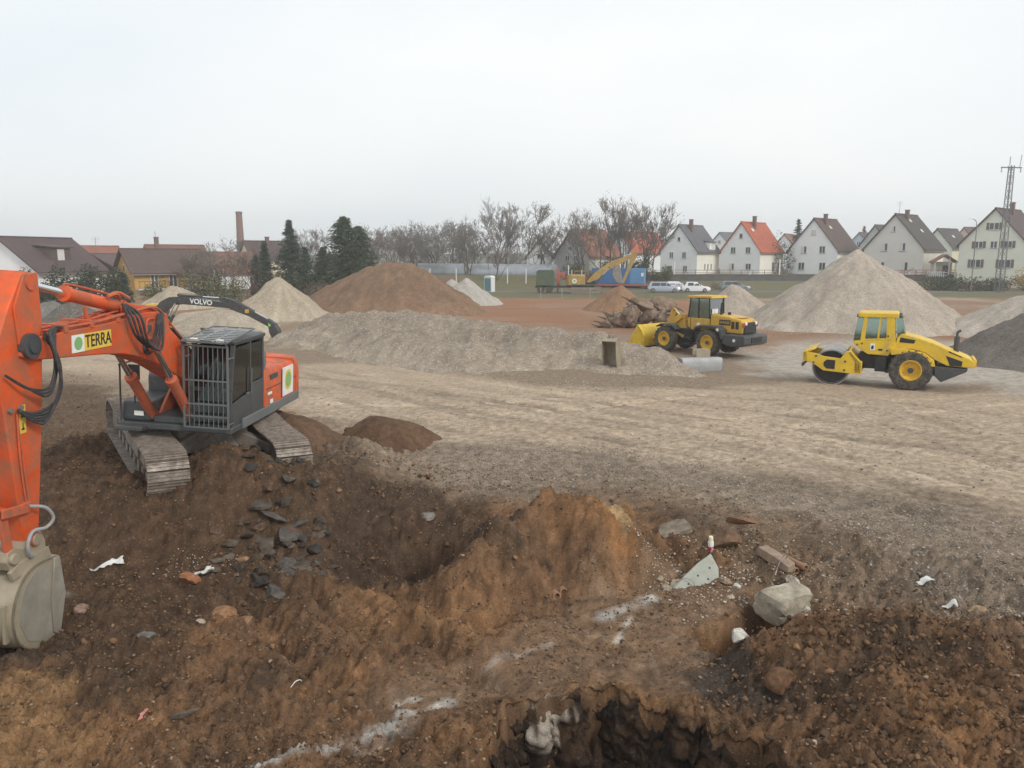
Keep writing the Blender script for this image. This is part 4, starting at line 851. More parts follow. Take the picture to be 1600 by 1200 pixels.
# ------------------------------------------------------------------ yellow wheel loader
def loader():
    c = g(1107, 556); th = pi - radians(49)
    root = empty('wheel_loader', (c.x + .72, c.y + .75, 0), th, 'yellow wheel loader seen from behind, parked beside the tall gravel heap', 'wheel loader'); root.scale = (.92, .92, .95)
    R_ = .74
    for x in (0, 3.05):
        for sy in (-1, 1): wheel(root, (x, sy * 1.0, R_), R_, .52, 'wheel', .56, 18, sy)
    MB().bx(-1.6, 1.35, -.55, .55, .62, 1.3).cy((0, -.95, R_), (0, .95, R_), .2).build('rear_frame', M['black'], root, .03)
    MB().bx(1.5, 3.6, -.5, .5, .6, 1.35).cy((3.05, -.95, R_), (3.05, .95, R_), .2).cy((1.45, 0, .6), (1.45, 0, 1.35), .2).build('front_frame', M['black'], root, .03)
    # engine hood
    hp = [(-1.95, 1.30), (-1.98, 1.9), (-1.8, 2.08), (-.9, 2.22), (.15, 2.27), (.15, 1.3)]
    ho = MB().pr(hp, -.72, .72).build('hood', M['yel2'], root, .07)
    MB().bx(-1.2, -.45, .722, .73, 1.72, 2.02).build('name_strip', M['blackd'], ho)
    text('lettering', 'WA320', M['yel2'], ho, (-.80, .732, 1.87), (pi / 2, 0, pi), .2, .002, .003)
    for x in (-1.62, -1.35): MB().bx(x - .1, x + .1, .722, .732, 1.55, 1.95).build('vent', M['blackd'], ho)
    MB().bx(-1.7, -1.1, -.4, .4, 2.14, 2.165).build('hood_hatch', M['yel2'], ho, .01)
    gr = MB().bx(-2.03, -1.95, -.6, .6, 1.32, 1.92).build('rear_grille', M['black'], root, .02)
    for k in range(7): MB().bx(-2.06, -2.03, -.56, .56, 1.38 + k * .075, 1.41 + k * .075).build('grille_slat', M['grey'], gr)
    for y in (-.5, .5): MB().la([(.02, 0), (.09, .01), (.10, .06)], (-2.09, y, 1.86), (1, 0, 0), 16).build('work_lamp', M['lamp'], root)
    for y in (-.68, .68): MB().bx(-2.04, -1.98, y - .07, y + .07, 1.68, 1.9).build('tail_lamp', M['red'], root, .01)
    MB().pr([(-2.42, .78), (-2.42, 1.2), (-2.2, 1.28), (-1.2, 1.28), (-.95, 1.1), (-1.0, .72), (-1.5, .62), (-2.2, .66)], -1.18, 1.18).build('counterweight', M['grey'], root, .06)
    MB().bx(-2.46, -2.43, -.5, .5, .86, 1.12).build('tow_recess', M['blackd'], root)
    MB().la([(.09, 0), (.09, .012)], (-1.75, 1.18, .98), (0, 1, 0), 16).build('sticker', M['white'], root)
    for sy in (-1, 1):
        MB().pr([(-1.05, 1.0), (-.95, 1.5), (-.62, 1.68), (.55, 1.68), (.80, 1.60), (.98, 1.35), (.9, 1.32), (.7, 1.52), (.5, 1.58), (-.55, 1.58), (-.8, 1.42), (-.9, 1.0)], sy * .70, sy * 1.28).build('mud_guard', M['grey'], root, .02)
        MB().pr([(2.2, 1.32), (2.35, 1.55), (2.6, 1.62), (3.3, 1.62), (3.7, 1.42), (3.6, 1.38), (3.3, 1.54), (2.6, 1.54), (2.4, 1.46)], sy * .75, sy * 1.26).build('front_mud_guard', M['grey'], root, .02)
    MB().la([(.09, 0), (.09, .012)], (-.72, 1.28, 1.5), (0, 1, 0), 16).build('sticker', M['white'], root)
    MB().cy((-.25, .25, 2.2), (-.25, .25, 2.62), .075).tu(curve_pts([(-.25, .25, 2.6), (-.25, .25, 2.82), (-.34, .25, 2.95)], 4), .05, 10).build('exhaust', M['black'], root)
    MB().cy((-.5, -.2, 2.2), (-.5, -.2, 2.38), .09).build('air_intake', M['black'], root)
    # cab
    cb = MB().pr([(.2, 1.35), (1.5, 1.35), (1.72, 1.62), (1.72, 2.02), (.2, 2.02)], -.74, .74).build('cab', M['yel2'], root, .03)
    MB().la([(.12, 0), (.12, .012)], (.95, .74, 1.66), (0, 1, 0), 16).build('sticker', M['white'], cb)
    for x, x2 in ((.22, .27), (.98, .98), (1.70, 1.55)):
        for y in (-.7, .7): MB().tu([(x, y, 2.0), (x2, y, 3.14)], .045, 4).build('post', M['black'], cb)
    for sy in (-1, 1):
        MB().pr([(.27, 2.03), (.93, 2.03), (.93, 3.1), (.31, 3.1)], sy * .71, sy * .715).build('side_window', M['gglass'], cb)
        MB().pr([(1.03, 2.03), (1.66, 2.03), (1.52, 3.1), (1.03, 3.1)], sy * .71, sy * .715).build('side_window', M['gglass'], cb)
    MB().pr([(1.70, 2.03), (1.55, 3.1), (1.54, 3.1), (1.69, 2.03)], -.66, .66).build('windscreen', M['gglass'], cb)
    MB().pr([(.23, 2.03), (.28, 3.1), (.29, 3.1), (.24, 2.03)], -.66, .66).build('rear_window', M['gglass'], cb)
    MB().bx(.19, .22, -.05, .5, 2.28, 2.55).build('notice', M['white'], cb)
    MB().pr([(.05, 3.14), (1.78, 3.14), (1.72, 3.26), (.12, 3.28)], -.82, .82).build('cab_roof', M['yel2'], cb, .03)
    MB().pr([(.45, 1.9), (.95, 1.9), (.95, 2.05), (.6, 2.1), (.52, 2.7), (.4, 2.7)], -.26, .26).build('seat', M['seat'], cb, .04)
    MB().la([(.19, 0), (.21, .02), (.19, .04)], (1.3, 0, 2.22), (-.5, 0, 1), 20).build('steering_wheel', M['black'], cb)
    MB().bx(1.2, 1.75, .6, 1.15, .5, .58).bx(1.25, 1.7, .8, 1.15, .85, .92).tu([(1.22, 1.12, .5), (1.22, 1.12, 2.1)], .02, 6).build('ladder', M['black'], root)
    # lift arms and bucket (lowered, in front)
    for sy in (-1, 1):
        MB().pr([(2.25, 1.95), (2.45, 2.15), (2.8, 2.02), (4.0, 1.25), (4.75, .55), (4.62, .38), (3.9, .95), (2.7, 1.65)], sy * .42, sy * .52).build('lift_arm', M['yel2'], root, .01)
        MB().pr([(2.0, 1.3), (2.75, 1.3), (2.7, 1.75), (2.5, 2.2), (2.2, 2.15)], sy * .3, sy * .4).build('tower', M['yel2'], root, .01)
        hyd(root, (2.2, sy * .47, .9), (3.6, sy * .47, 1.35), .08, 'lift_cylinder', 'yel2')
    MB().pr([(3.0, 2.2), (3.25, 2.45), (3.45, 2.3), (3.6, 1.3), (3.45, 1.2), (3.2, 1.9)], -.1, .1).build('bell_crank', M['yel2'], root, .01)
    hyd(root, (2.35, 0, 1.75), (3.2, 0, 2.32), .09, 'tilt_cylinder', 'yel2')
    MB().tu([(3.5, 0, 1.25), (4.7, 0, .8)], .06, 6).build('tilt_link', M['yel2'], root)
    pf = [(4.55, .15), (4.48, .55), (4.62, 1.05), (5.0, 1.42), (5.06, 1.36), (4.72, .98), (4.6, .55), (4.68, .22), (5.85, .1), (5.85, .04), (4.7, .08)]
    bu = MB().pr(pf, -1.35, 1.35)
    for sy in (-1, 1): bu.pr([(4.55, .1), (4.5, .55), (4.64, 1.03), (5.04, 1.4), (5.85, .06)], sy * 1.35, sy * 1.32)
    bu.build('bucket', M['yel'], root, .01)
    return root
loader()
# ------------------------------------------------------------------ simpler tracked excavators farther off
def far_excavator(name, label, loc, rz, body, boomm, boom, arm, bucket, cabm='grey', sgn=1, body_h=2.1):
    root = empty(name, loc, rz, label, 'excavator')
    for sy in (-1, 1):
        yc = sy * 1.2; P, st = stadium(-1.75, 1.75, .40, .44, .03, 60)
        tr = MB().pr([(p[0], p[1]) for p in P], yc - .3, yc + .3).build('track', M['shoe'], root)
        sh = MB()
        for x, z, a in P: sh.bx(-.07, .07, yc - .31, yc + .31, -.005, .03, Matrix.Translation((x, 0, z)) @ Matrix.Rotation(-a, 4, 'Y') @ Matrix.Rotation(pi, 4, 'X'))
        tag(sh.build('shoes', M['shoe'], tr), kind='stuff')
        MB().bx(-1.5, 1.5, yc - .315, yc + .315, .3, .6).build('track_frame', M['muddy'], tr, .02)
    MB().cy((0, 0, .8), (0, 0, 1.08), .65).bx(-.6, .6, -1, 1, .4, .85).build('undercarriage', M['muddy'], root)
    MB().bx(-1.9, 1.4, -1.3, 1.3, 1.05, 1.2).build('deck', M['grey'], root, .02)
    ho = MB().pr([(-1.28, 1.2), (1.28, 1.2), (1.28, body_h - .15), (1.1, body_h), (-1.1, body_h), (-1.28, body_h - .15)], -1.9, -.1, 'yz').build('engine_hood', body, root, .03)
    rr = [[(-1.85, 1.3 * k, z)] + [(-1.9 - .75 * sin(pi * i / 10) ** .6 * k, 1.3 * k * cos(pi * i / 10), z) for i in range(11)] + [(-1.85, -1.3 * k, z)] for z, k in ((1.1, .97), (1.8, 1), (body_h - .05, .95))]
    cw = MB().loft(rr).build('counterweight', body, root, 0, 50)
    for sy in (-1, 1):
        ring = MB().la([(.32, 0), (.32, .012)], (-1.5, sy * 1.28, 1.68), (0, sy, 0), 22).build('logo_plate', M['white'], ho)
        MB().la([(.15, .012), (.15, .016)], (-1.5, sy * 1.28, 1.68), (0, sy, 0), 18).build('logo_disc', M['green'], ring)
    cb = MB()
    for x, z in ((.1, 1.2), (1.3, 1.2)):
        for y in (.38, 1.25): cb.tu([(x, y, 1.2), (x - (.12 if x > 1 else 0), y, 2.95)], .05, 4)
    cb.bx(.05, 1.35, .35, 1.28, 1.2, 1.75).bx(0, 1.25, .33, 1.3, 2.92, 3.02)
    cab = cb.build('cab', cabm, root)
    MB().bx(.12, 1.2, 1.24, 1.25, 1.75, 2.92).build('side_glass', M['dglass'], cab); MB().bx(.12, 1.2, .37, .38, 1.75, 2.92).build('side_glass', M['dglass'], cab)
    MB().bx(1.22, 1.24, .4, 1.22, 1.75, 2.92).build('windscreen', M['dglass'], cab)
    MB().tu([(.3, -1.2, body_h), (.3, -1.2, body_h + .5), (-1.5, -1.2, body_h + .5), (-1.5, -1.2, body_h)], .025, 6).build('hand_rail', M['yel'], root)
    bo = MB().pr(boom['poly'], -.22, .22).build('boom', boomm, root, .02)
    ar = MB().pr(arm, -.16, .16).build('arm', boomm, root, .02)
    for y in (-.32, .32): hyd(root, (1.3, y, 1.15), (*[boom['cyl'][0]], y, boom['cyl'][1]), .09, 'boom_cylinder', 'grey', .55, .05)
    hyd(root, (boom['arm0'][0], 0, boom['arm0'][1]), (boom['arm1'][0], 0, boom['arm1'][1]), .085, 'arm_cylinder', 'grey')
    if bucket:
        bk = MB().pr(bucket, -.5, .5).build('bucket', M['steel'], root, .02)
    return root, bo, ar
def volvo():
    L_ = at(226, 520, 52)
    poly = [(.05, 1.55), (.35, 1.35), (.9, 1.9), (1.5, 2.85), (1.95, 3.28), (2.6, 3.36), (5.1, 3.1), (5.55, 3.0), (5.62, 3.22), (5.35, 3.42), (4.2, 3.72), (2.6, 3.98), (1.75, 3.92), (1.2, 3.55), (.5, 2.5)]
    arm = [(4.75, 3.78), (5.1, 3.9), (5.6, 3.72), (6.9, 2.75), (8.1, 1.75), (8.0, 1.52), (7.75, 1.55), (6.5, 2.45), (5.45, 2.95), (5.2, 3.25)]
    sq = lambda p: (p[0] * 1.13, 1.5 + (p[1] - 1.5) * .84)
    poly = [sq(p) for p in poly]; arm = [sq(p) for p in arm]
    root, bo, ar = far_excavator('tracked_excavator', 'black-boomed excavator half hidden behind the orange excavator', (L_.x, L_.y, -1.05), radians(-4), M['yel'], M['vol'],
        dict(poly=poly, cyl=(2.5, 3.2), arm0=(2.6, 3.66), arm1=(5.48, 3.48)), arm, None, M['yel'])
    text('lettering', 'VOLVO', M['white'], bo, (4.2, -.226, 3.21), (pi / 2, radians(5), 0), .46, .003, .012, 1.0)
    MB().bx(7.15, 7.42, -.17, -.162, 2.5, 2.74).build('label', M['yel2'], ar)
    hyd(root, (6.5, 0, 3.25), (8.7, 0, 2.05), .07, 'bucket_cylinder', 'grey')
    MB().pr([(8.6, 1.95), (8.8, 2.05), (9.2, 1.75), (9.05, 1.6)], -.2, .2).build('linkage', M['grey'], root)
    MB().bx(8.7, 8.86, -.17, -.162, 1.62, 1.86).build('tag', M['lime'], ar)
    MB().pr([(8.75, 1.6), (9.15, 1.72), (9.35, 1.4), (9.45, .95), (9.2, .3), (9.05, .25), (8.98, .8), (8.8, 1.2)], -.35, .35).build('bucket', M['vol'], root, .02)
    return root
volvo()
def yellow_far():
    L_ = g(915, 458)
    poly = [(.1, 1.6), (.4, 1.35), (1.8, 2.0), (3.2, 3.2), (3.7, 3.55), (6.2, 4.75), (6.4, 5.05), (6.2, 5.25), (5.8, 5.15), (3.5, 4.35), (2.8, 3.95), (1.2, 2.75)]
    arm = [(6.1, 5.5), (6.55, 5.6), (6.85, 5.2), (6.7, 4.7), (5.8, 2.9), (5.15, 1.35), (4.9, 1.3), (4.85, 1.5), (5.5, 3.3), (6.0, 4.6)]
    root, bo, ar = far_excavator('tracked_excavator', 'yellow tracked excavator with folded arm standing in front of the blue container', (L_.x, L_.y, 0), radians(-6), M['yel3'], M['yel3'],
        dict(poly=poly, cyl=(3.1, 3.5), arm0=(3.2, 4.4), arm1=(6.25, 5.4)), arm, None, M['grey'], body_h=2.5)
    MB().pr([(5.0, 1.5), (4.75, 1.25), (4.2, 1.5), (3.7, 2.1), (3.55, 2.9), (3.85, 3.7), (4.5, 3.9), (4.6, 3.5), (4.75, 2.6)], -.6, .6).build('bucket', M['steel'], root, .02)
    root.scale = (1.04, 1.04, 1.04)
yellow_far()
# ------------------------------------------------------------------ background: houses
W = dict(white=mat('white_render', (.84, .85, .85), .9, 0, .05, .12, (.42, .41, .38), .5), cream=mat('cream_render', (.80, .76, .66), .9, 0, .05, .12, (.45, .4, .33), .5),
         beige=mat('beige_render', (.70, .66, .61), .9, 0, .05, .15, (.38, .34, .3), .5), green=mat('pale_green_render', (.76, .76, .65), .9, 0, .05, .12, (.42, .42, .33), .5),
         salmon=mat('salmon_render', (.68, .45, .36), .9, 0, .05), blue=mat('pale_blue_render', (.50, .57, .66), .9, 0, .05), ochre=mat('ochre_render', (.50, .30, .09), .9, 0, .08, .2, (.3, .2, .1), .6),
         pale=mat('pale_yellow_render', (.7, .64, .45), .9, 0, .06), wood=mat('brown_boards', (.10, .07, .055), .8, 0, .15, .2, (.16, .12, .1), 3), greyw=mat('grey_render', (.5, .5, .48), .9, 0, .07, .2, (.3, .29, .27), .5),
         plastic=mat('white_frame', (.70, .70, .68), .5, 0, .04), pane=mat('dark_pane', (.055, .065, .075), .12, 0, .3, scale=1.0), shutter=mat('shutter_brown', (.16, .11, .08), .7, 0, .1), sill=mat('stone_sill', (.36, .35, .33), .8, 0, .1),
         curtain=mat('blind', (.62, .61, .57), .7, 0, .06), brick=mat('chimney_brick', (.17, .10, .08), .9, 0, .2, .3, (.1, .08, .07), 3), gutter=mat('gutter', (.20, .19, .18), .5, .3, .1), slab=mat('balcony_slab', (.55, .54, .52), .8, 0, .08))
def tilemat(name, c, sc=3.2):
    m, t, b = newmat(name); L = t.links.new
    co = N(t, 'ShaderNodeTexCoord'); n = N(t, 'ShaderNodeTexNoise', i_Scale=.8, i_Detail=6.0, i_Roughness=.7); L(co.outputs['Object'], n.inputs[0])
    n2 = N(t, 'ShaderNodeTexNoise', i_Scale=9.0, i_Detail=4.0); L(co.outputs['Object'], n2.inputs[0])
    a = N(t, 'ShaderNodeMath', operation='ADD'); L(n.outputs[0], a.inputs[0]); L(n2.outputs[0], a.inputs[1])
    r = N(t, 'ShaderNodeMapRange', i_1=.7, i_2=1.3, i_3=.72, i_4=1.25); L(a.outputs[0], r.inputs[0])
    s = N(t, 'ShaderNodeVectorMath', operation='SCALE'); s.inputs[0].default_value = c; L(r.outputs[0], s.inputs['Scale'])
    wv = N(t, 'ShaderNodeTexWave', bands_direction='Z', i_Scale=sc); L(co.outputs['Object'], wv.inputs[0])
    bp = N(t, 'ShaderNodeBump', i_Strength=.7, i_Distance=.05); L(wv.outputs[0], bp.inputs['Height']); L(bp.outputs[0], b.inputs['Normal'])
    L(s.outputs[0], b.inputs['Base Color']); b.inputs['Roughness'].default_value = .85
    return m
T_ = dict(brown=tilemat('brown_tiles', (.105, .068, .056)), dark=tilemat('dark_tiles', (.075, .062, .056)), grey=tilemat('slate', (.125, .125, .135)), red=tilemat('red_tiles', (.43, .105, .05)), rust=tilemat('rust_tiles', (.27, .105, .065)), oldred=tilemat('old_red_tiles', (.20, .095, .065)), purple=tilemat('aubergine_tiles', (.085, .055, .052)))
def house(label, px, Y, z0, phi, w_, L_, he, hr, wall, roof, wins=(), side=None, swin=(), chim=None, dorm=None, sky_=(), oh=.35, name='house', xy=None, door=None, anten=False, cat='house'):
    p = at(px, 430, Y); c = (p.x, Y, z0)
    root = empty(name, c, -radians(phi), label, cat)
    h = w_ / 2; k = (hr - he) / h
    MB().pr([(-h, -2.0), (h, -2.0), (h, he), (0, hr), (-h, he)], 0, L_).build('wall', W[wall], root)
    if side: MB().bx(h, h + .03, .02, L_ - .02, -1.9, he - .03).build('side_wall', W[side], root)
    sl_ = sqrt(1 + k * k); t = .16; o = oh
    rf = None
    for s in (-1, 1):
        P = [(0, hr + .04), (s * (h + o), he - k * o + .04), (s * (h + o), he - k * o + .04 + t * sl_), (0, hr + .04 + t * sl_)]
        q = MB().pr(P, -o, L_ + o).build('roof' if s < 0 else 'roof_slope', T_[roof], root)
        MB().cy((s * (h + o + .06), -o, he - k * o), (s * (h + o + .06), L_ + o, he - k * o), .07, n=8).build('gutter', W['gutter'], root)
        rf = q
    MB().cy((0, -o, hr + t * sl_), (0, L_ + o, hr + t * sl_), .13, n=8).build('ridge_tiles', T_[roof], root)
    def win(M_, ww, hh, kind):
        f = MB().bx(-ww / 2, ww / 2, -.05, .02, -hh / 2, hh / 2, M_).build('window', W['plastic'], root)
        if kind == 'shut': MB().bx(-ww / 2 + .05, ww / 2 - .05, -.07, -.05, -hh / 2 + .05, hh / 2 - .05, M_).build('roller_blind', W['curtain'], f)
        else:
            for a in ((-1, 1) if ww > .7 else (0,)):
                u = ww / 4 if a else 0; wd = ww / 4 - .07 if a else ww / 2 - .07
                MB().bx(a * u - wd, a * u + wd, -.062, -.05, -hh / 2 + .07, hh / 2 - .07, M_).build('pane', W['curtain'] if kind == 'half' and a < 0 else W['pane'], f)
        MB().bx(-ww / 2 - .08, ww / 2 + .08, -.14, .0, -hh / 2 - .09, -hh / 2 - .01, M_).build('sill', W['sill'], f)
        if kind == 'brown':
            for a in (-1, 1): MB().bx(a * (ww / 2 + .02), a * (ww / 2 + .42), -.06, -.01, -hh / 2, hh / 2, M_).build('shutter', W['shutter'], f)
    for x, z, ww, hh, *kd in wins: win(Matrix.Translation((x, 0, z)), ww, hh, kd[0] if kd else '')
    for y, z, ww, hh, *kd in swin: win(Matrix.Translation((h + (.03 if side else 0), y, z)) @ Matrix.Rotation(pi / 2, 4, 'Z'), ww, hh, kd[0] if kd else '')
    if chim:
        x, y, zt = chim; MB().bx(x - .3, x + .3, y - .3, y + .3, hr - abs(x) * k - .2, zt).bx(x - .36, x + .36, y - .36, y + .36, zt, zt + .1).build('chimney', W['brick'], rf)
    for u, y in sky_:                                  # skylights: u metres down the right slope
        x = u; z = hr - k * x + .04 + t * sl_
        MB().bx(-.35, .35, -.4, .4, 0, .06, Matrix.Translation((x, y, z)) @ Matrix.Rotation(math.atan(k), 4, 'Y')).build('skylight', W['curtain'], rf)
    if dorm:
        y0, y1, zb, zt, dm = dorm
        xb = (hr - zb) / k; x0 = (hr - zt) / k
        d = MB().pr([(x0 - .2, zt), (xb - .1, zt), (xb - .1, zb), (x0 - .2, zb)], y0, y1).build('dormer', W[dm], root)
        MB().pr([(x0 - 1.0, zt + .35), (xb + .25, zt + .02), (xb + .25, zt + .14), (x0 - 1.0, zt + .5)], y0 - .2, y1 + .2).build('dormer_roof', T_[roof], d)
        MB().bx(xb - .11, xb - .06, (y0 + y1) / 2 - .5, (y0 + y1) / 2 + .5, zb + .15, zt - .15).build('dormer_window', W['curtain'], d)
    if door: MB().bx(h + .02, h + .08, door[0], door[0] + 1.0, 0, 2.05).build('door', W['shutter'], root)
    if anten:
        a = MB().tu([(0, 1.5, hr), (0, 1.5, hr + 2.4)], .03, 5)
        for z, ln in ((2.35, .5), (2.1, .6), (1.8, .4)): a.tu([(-ln, 1.5, hr + z), (ln, 1.5, hr + z)], .015, 4)
        a.build('antenna', W['gutter'], root)
    return root
ZB = 1.8
w1 = [(-1.5, 3.6, .8, 1.1), (1.2, 3.6, .8, 1.1), (-1.7, 1.0, .9, 1.2), (1.5, 1.0, .9, 1.2), (0, 6.6, .6, .8)]
house('white gabled house with grey slate roof and a low side dormer', 1059, 150, ZB, 40, 7.8, 9.5, 4.3, 9.1, 'white', 'grey', w1, 'cream', [(3.3, 1.4, .5, 1.1), (4.6, 1.4, .5, 1.1), (6, 1.4, .5, 1.1)], (.9, 3.0, 10.3), (5.2, 7.8, 4.2, 6.0, 'white'))
house('white gabled house with bright orange-red tiled roof', 1155, 150, ZB, 44, 8.2, 9.5, 4.3, 9.6, 'white', 'red', [(-1.5, 4.5, 1.0, 1.2), (1.6, 4.5, 1.0, 1.2), (-1.7, 1.4, 1.1, 1.2, 'half'), (1.8, 1.4, 1.1, 1.2), (0, 7.2, .7, .9)], 'cream', [(5.5, 1.3, 1.1, 1.9)], (.8, 3.6, 10.9), None, [(1.2, 2.2)], door=(7.4,))
house('white gabled house with brown roof standing left of the beige house', 1267, 148, ZB, 46, 9.6, 9.5, 4.4, 10.2, 'white', 'brown', [(-1.7, 4.6, 1.1, 1.3, 'half'), (1.9, 4.6, 1.1, 1.3), (-2.0, 1.5, 1.2, 1.4), (2.1, 1.5, 1.2, 1.4), (0, 7.8, .9, .9, 'shut')], 'cream', (), (.8, 3.0, 11.2), None, [(1.4, 4.0)])
house('beige gabled house with dark roof and skylights, antenna on the ridge', 1392, 140, ZB, 48, 10.4, 9.5, 4.6, 10.6, 'beige', 'dark', [(-1.5, 5.0, 1.1, 1.4, 'half'), (1.6, 5.0, 1.1, 1.4, 'half'), (-1.9, 1.6, 1.2, 1.5, 'half'), (2.2, 1.6, 1.2, 1.5, 'half'), (-.2, 8.2, .8, 1.0, 'half')], 'cream', [(4.5, 1.5, 1.2, 1.6)], (.8, 3.0, 11.5), None, [(2.6, 5.5), (1.0, 4.0)], anten=True)
house('large pale green gabled house behind the lattice mast', 1546, 125, ZB, 50, 9.8, 11, 5.2, 10.7, 'green', 'purple', [(0, 8.1, 1.4, 1.1, 'brown'), (-2.0, 5.2, 1.2, 1.1, 'brown'), (.2, 5.2, 1.0, 1.1), (2.2, 5.2, 1.2, 1.1, 'brown'), (-2.2, 2.2, 1.5, 1.3, 'brown'), (2.0, 2.2, 1.7, 1.3, 'brown')], 'green', [(3, 5, 1, 1.1), (6, 5, 1, 1.1), (4, 2, 1.2, 1.2)], (.7, 5, 11.9))
house('small pale green house between the beige and the large green house', 1459, 168, ZB, 54, 6.6, 8.5, 5.2, 9.0, 'green', 'dark', [(-.6, 6.3, .9, 1.0, 'half')], 'pale', (), None, None, [(1.5, 4)])
house('salmon pink house partly hidden by the large green house', 1500, 205, ZB, 60, 7.2, 9, 6.2, 10.6, 'salmon', 'brown', [(0, 7.6, 1.0, 1.1)], 'salmon')
house('small pale blue gabled house far behind the beige house', 1338, 215, ZB, 40, 6.5, 9, 5.8, 9.6, 'blue', 'brown', [(0, 6.8, .9, 1.0)], 'cream')
house('grey-green roofed house just left of the beige gabled house', 1362, 185, ZB, 55, 7, 9, 6.0, 10.4, 'greyw', 'dark', (), 'greyw')
house('tiny white gabled house far behind, right of the red-roofed house', 1222, 205, ZB, 35, 6.5, 9, 5.0, 8.9, 'white', 'oldred', [(0, 6.2, .8, .9)], 'cream')
house('low white house with grey roof in the gap beside the slate-roofed house', 1122, 215, ZB, 52, 7.5, 12, 6.0, 9.6, 'white', 'grey', [(0, 7.2, .8, .9)], 'white')
house('house at the right edge with dark roof and white gable', 1612, 150, ZB, 30, 8, 10, 5.5, 9.8, 'white', 'dark', [(-2, 5.2, 1.0, 1.2)], 'white')
house('house with rusty red roof and grey gable behind the tall bare trees', 893, 140, 1.2, 44, 8.0, 9.5, 4.0, 8.5, 'greyw', 'rust', [(-1, 3.6, .9, 1.0), (1, 3.6, .9, 1.0)], 'cream', [(4, 1.4, 1, 1.2)], (.8, 5, 9.4))
house('house with faded red roof and white gable behind the bare trees', 968, 168, 1.5, 52, 7.0, 11, 4.5, 8.6, 'white', 'red', [(0, 5.2, .8, 1.0)], 'white', [(3, 1.5, 1, 1.2)], None, None, [(1.4, 3)])
house('narrow white gabled house glimpsed between bare trees', 842, 146, 1.0, 6, 4.6, 8, 4.0, 7.0, 'white', 'dark', [(0, 4.2, .7, .9)], 'white')
house('low rust-roofed house left of the slate-roofed house', 1022, 200, 1.5, 70, 8, 12, 4.2, 7.6, 'white', 'oldred', (), 'white')
# houses on the left
house('white house with wide dark brown roof and dormer at the left edge', 6, 94, 0, 17, 10.8, 9.8, 3.5, 7.3, 'white', 'purple', [(-2, 2.2, 1.2, 1.3)], 'white', [(6.5, 1.5, 2.2, 1.6)], None, (3.2, 6.2, 4.4, 6.2, 'wood'), oh=.6)
house('brown boarded house with low gable between the white and the yellow house', 147, 105, 0, -8, 7.2, 9, 3.1, 5.3, 'wood', 'brown', [(-1.9, 2.2, 1.9, 1.0, 'shut'), (1.9, 2.2, 1.9, 1.0, 'shut')], 'wood', oh=.7, anten=True)
yh = house('ochre yellow house with long brown roof and balcony', 195, 100, 0, 48, 7.6, 9.4, 3.2, 5.9, 'ochre', 'brown', [(0, 3.6, .8, 1.0)], 'ochre', [(2.4, 2.2, .9, 1.9), (4.7, 2.2, 1.0, 1.9), (7.0, 2.2, .9, 1.9)], None, oh=.5)
MB().bx(3.8, 5.2, .1, 9.3, .95, 1.12).build('balcony_slab', W['slab'], yh)
for k in range(16): MB().bx(5.10, 5.16, .2 + k * .6, .25 + k * .6, 1.12, 2.0).build('baluster', W['shutter'], yh)
MB().bx(5.08, 5.18, .1, 9.3, 2.0, 2.08).build('hand_rail', W['shutter'], yh)
MB().bx(3.84, 3.88, .1, 9.3, -1, .95).build('lower_wall', W['pale'], yh)
house('red-roofed house with brick chimney rising behind the yellow house', 232, 128, 0, 50, 7, 9, 4.2, 6.8, 'cream', 'oldred', (), 'cream', (), (.4, 1.5, 8.2), anten=True)
house('low rust-brown roofed house with white gable among reddish shrubs', 318, 122, 0, 35, 8.5, 9, 2.6, 5.6, 'white', 'oldred', [(0, 2.2, .9, 1.0)], 'white')
house('brown-roofed house beside the tall brick chimney', 385, 142, 0, 52, 7.5, 8.5, 4.6, 7.7, 'pale', 'purple', (), 'pale', [(2, 3, 1, 1)], (.5, 4, 8.6))
house('rust-roofed house peeping out between the white and the brown house', 116, 125, 0, 40, 6.5, 7, 4.0, 6.6, 'cream', 'rust')
def stack():
    p = at(377, 400, 235); r = empty('brick_chimney', (p.x, 235, 0), 0, 'tall slender brick factory chimney above the left trees', 'chimney')
    MB().la([(1.25, 0), (1.15, 6), (.9, 17.6)], (0, 0, 0), (0, 0, 1), 20).build('shaft', mat('old_brick', (.20, .105, .085), .9, 0, .15, .3, (.1, .07, .06), .4), r)
    MB().la([(.9, 17.6), (.98, 17.62), (.98, 18.3), (.7, 18.32)], (0, 0, 0), (0, 0, 1), 20).build('crown', W['brick'], r)
stack()
# ------------------------------------------------------------------ trees
m_bark = mat('bark', (.105, .088, .075), .9, 0, .2, .3, (.14, .13, .09), 3)
m_twig = mat('twigs', (.175, .155, .138), .95, 0, .15)
m_twigr = mat('reddish_twigs', (.20, .10, .085), .95, 0, .2)
def leafmat(name, c, c2):
    m, t, b = newmat(name); L = t.links.new
    gi = N(t, 'ShaderNodeNewGeometry'); rp_ = N(t, 'ShaderNodeValToRGB'); L(gi.outputs['Random Per Island'], rp_.inputs[0])
    rp_.color_ramp.elements[0].color = c4(c); rp_.color_ramp.elements[1].color = c4(c2)
    L(rp_.outputs[0], b.inputs['Base Color']); b.inputs['Roughness'].default_value = .75; b.inputs['Specular IOR Level'].default_value = .2
    return m
m_dead = leafmat('dead_leaves', (.13, .085, .055), (.22, .16, .11))
m_spruce = leafmat('spruce_needles', (.022, .040, .027), (.070, .100, .066))
m_ever = leafmat('evergreen_leaves', (.025, .044, .024), (.075, .105, .055))
m_hedge = leafmat('hedge_leaves', (.022, .034, .016), (.060, .075, .032)); m_bush = leafmat('shrub_leaves', (.075, .085, .035), (.17, .16, .07))
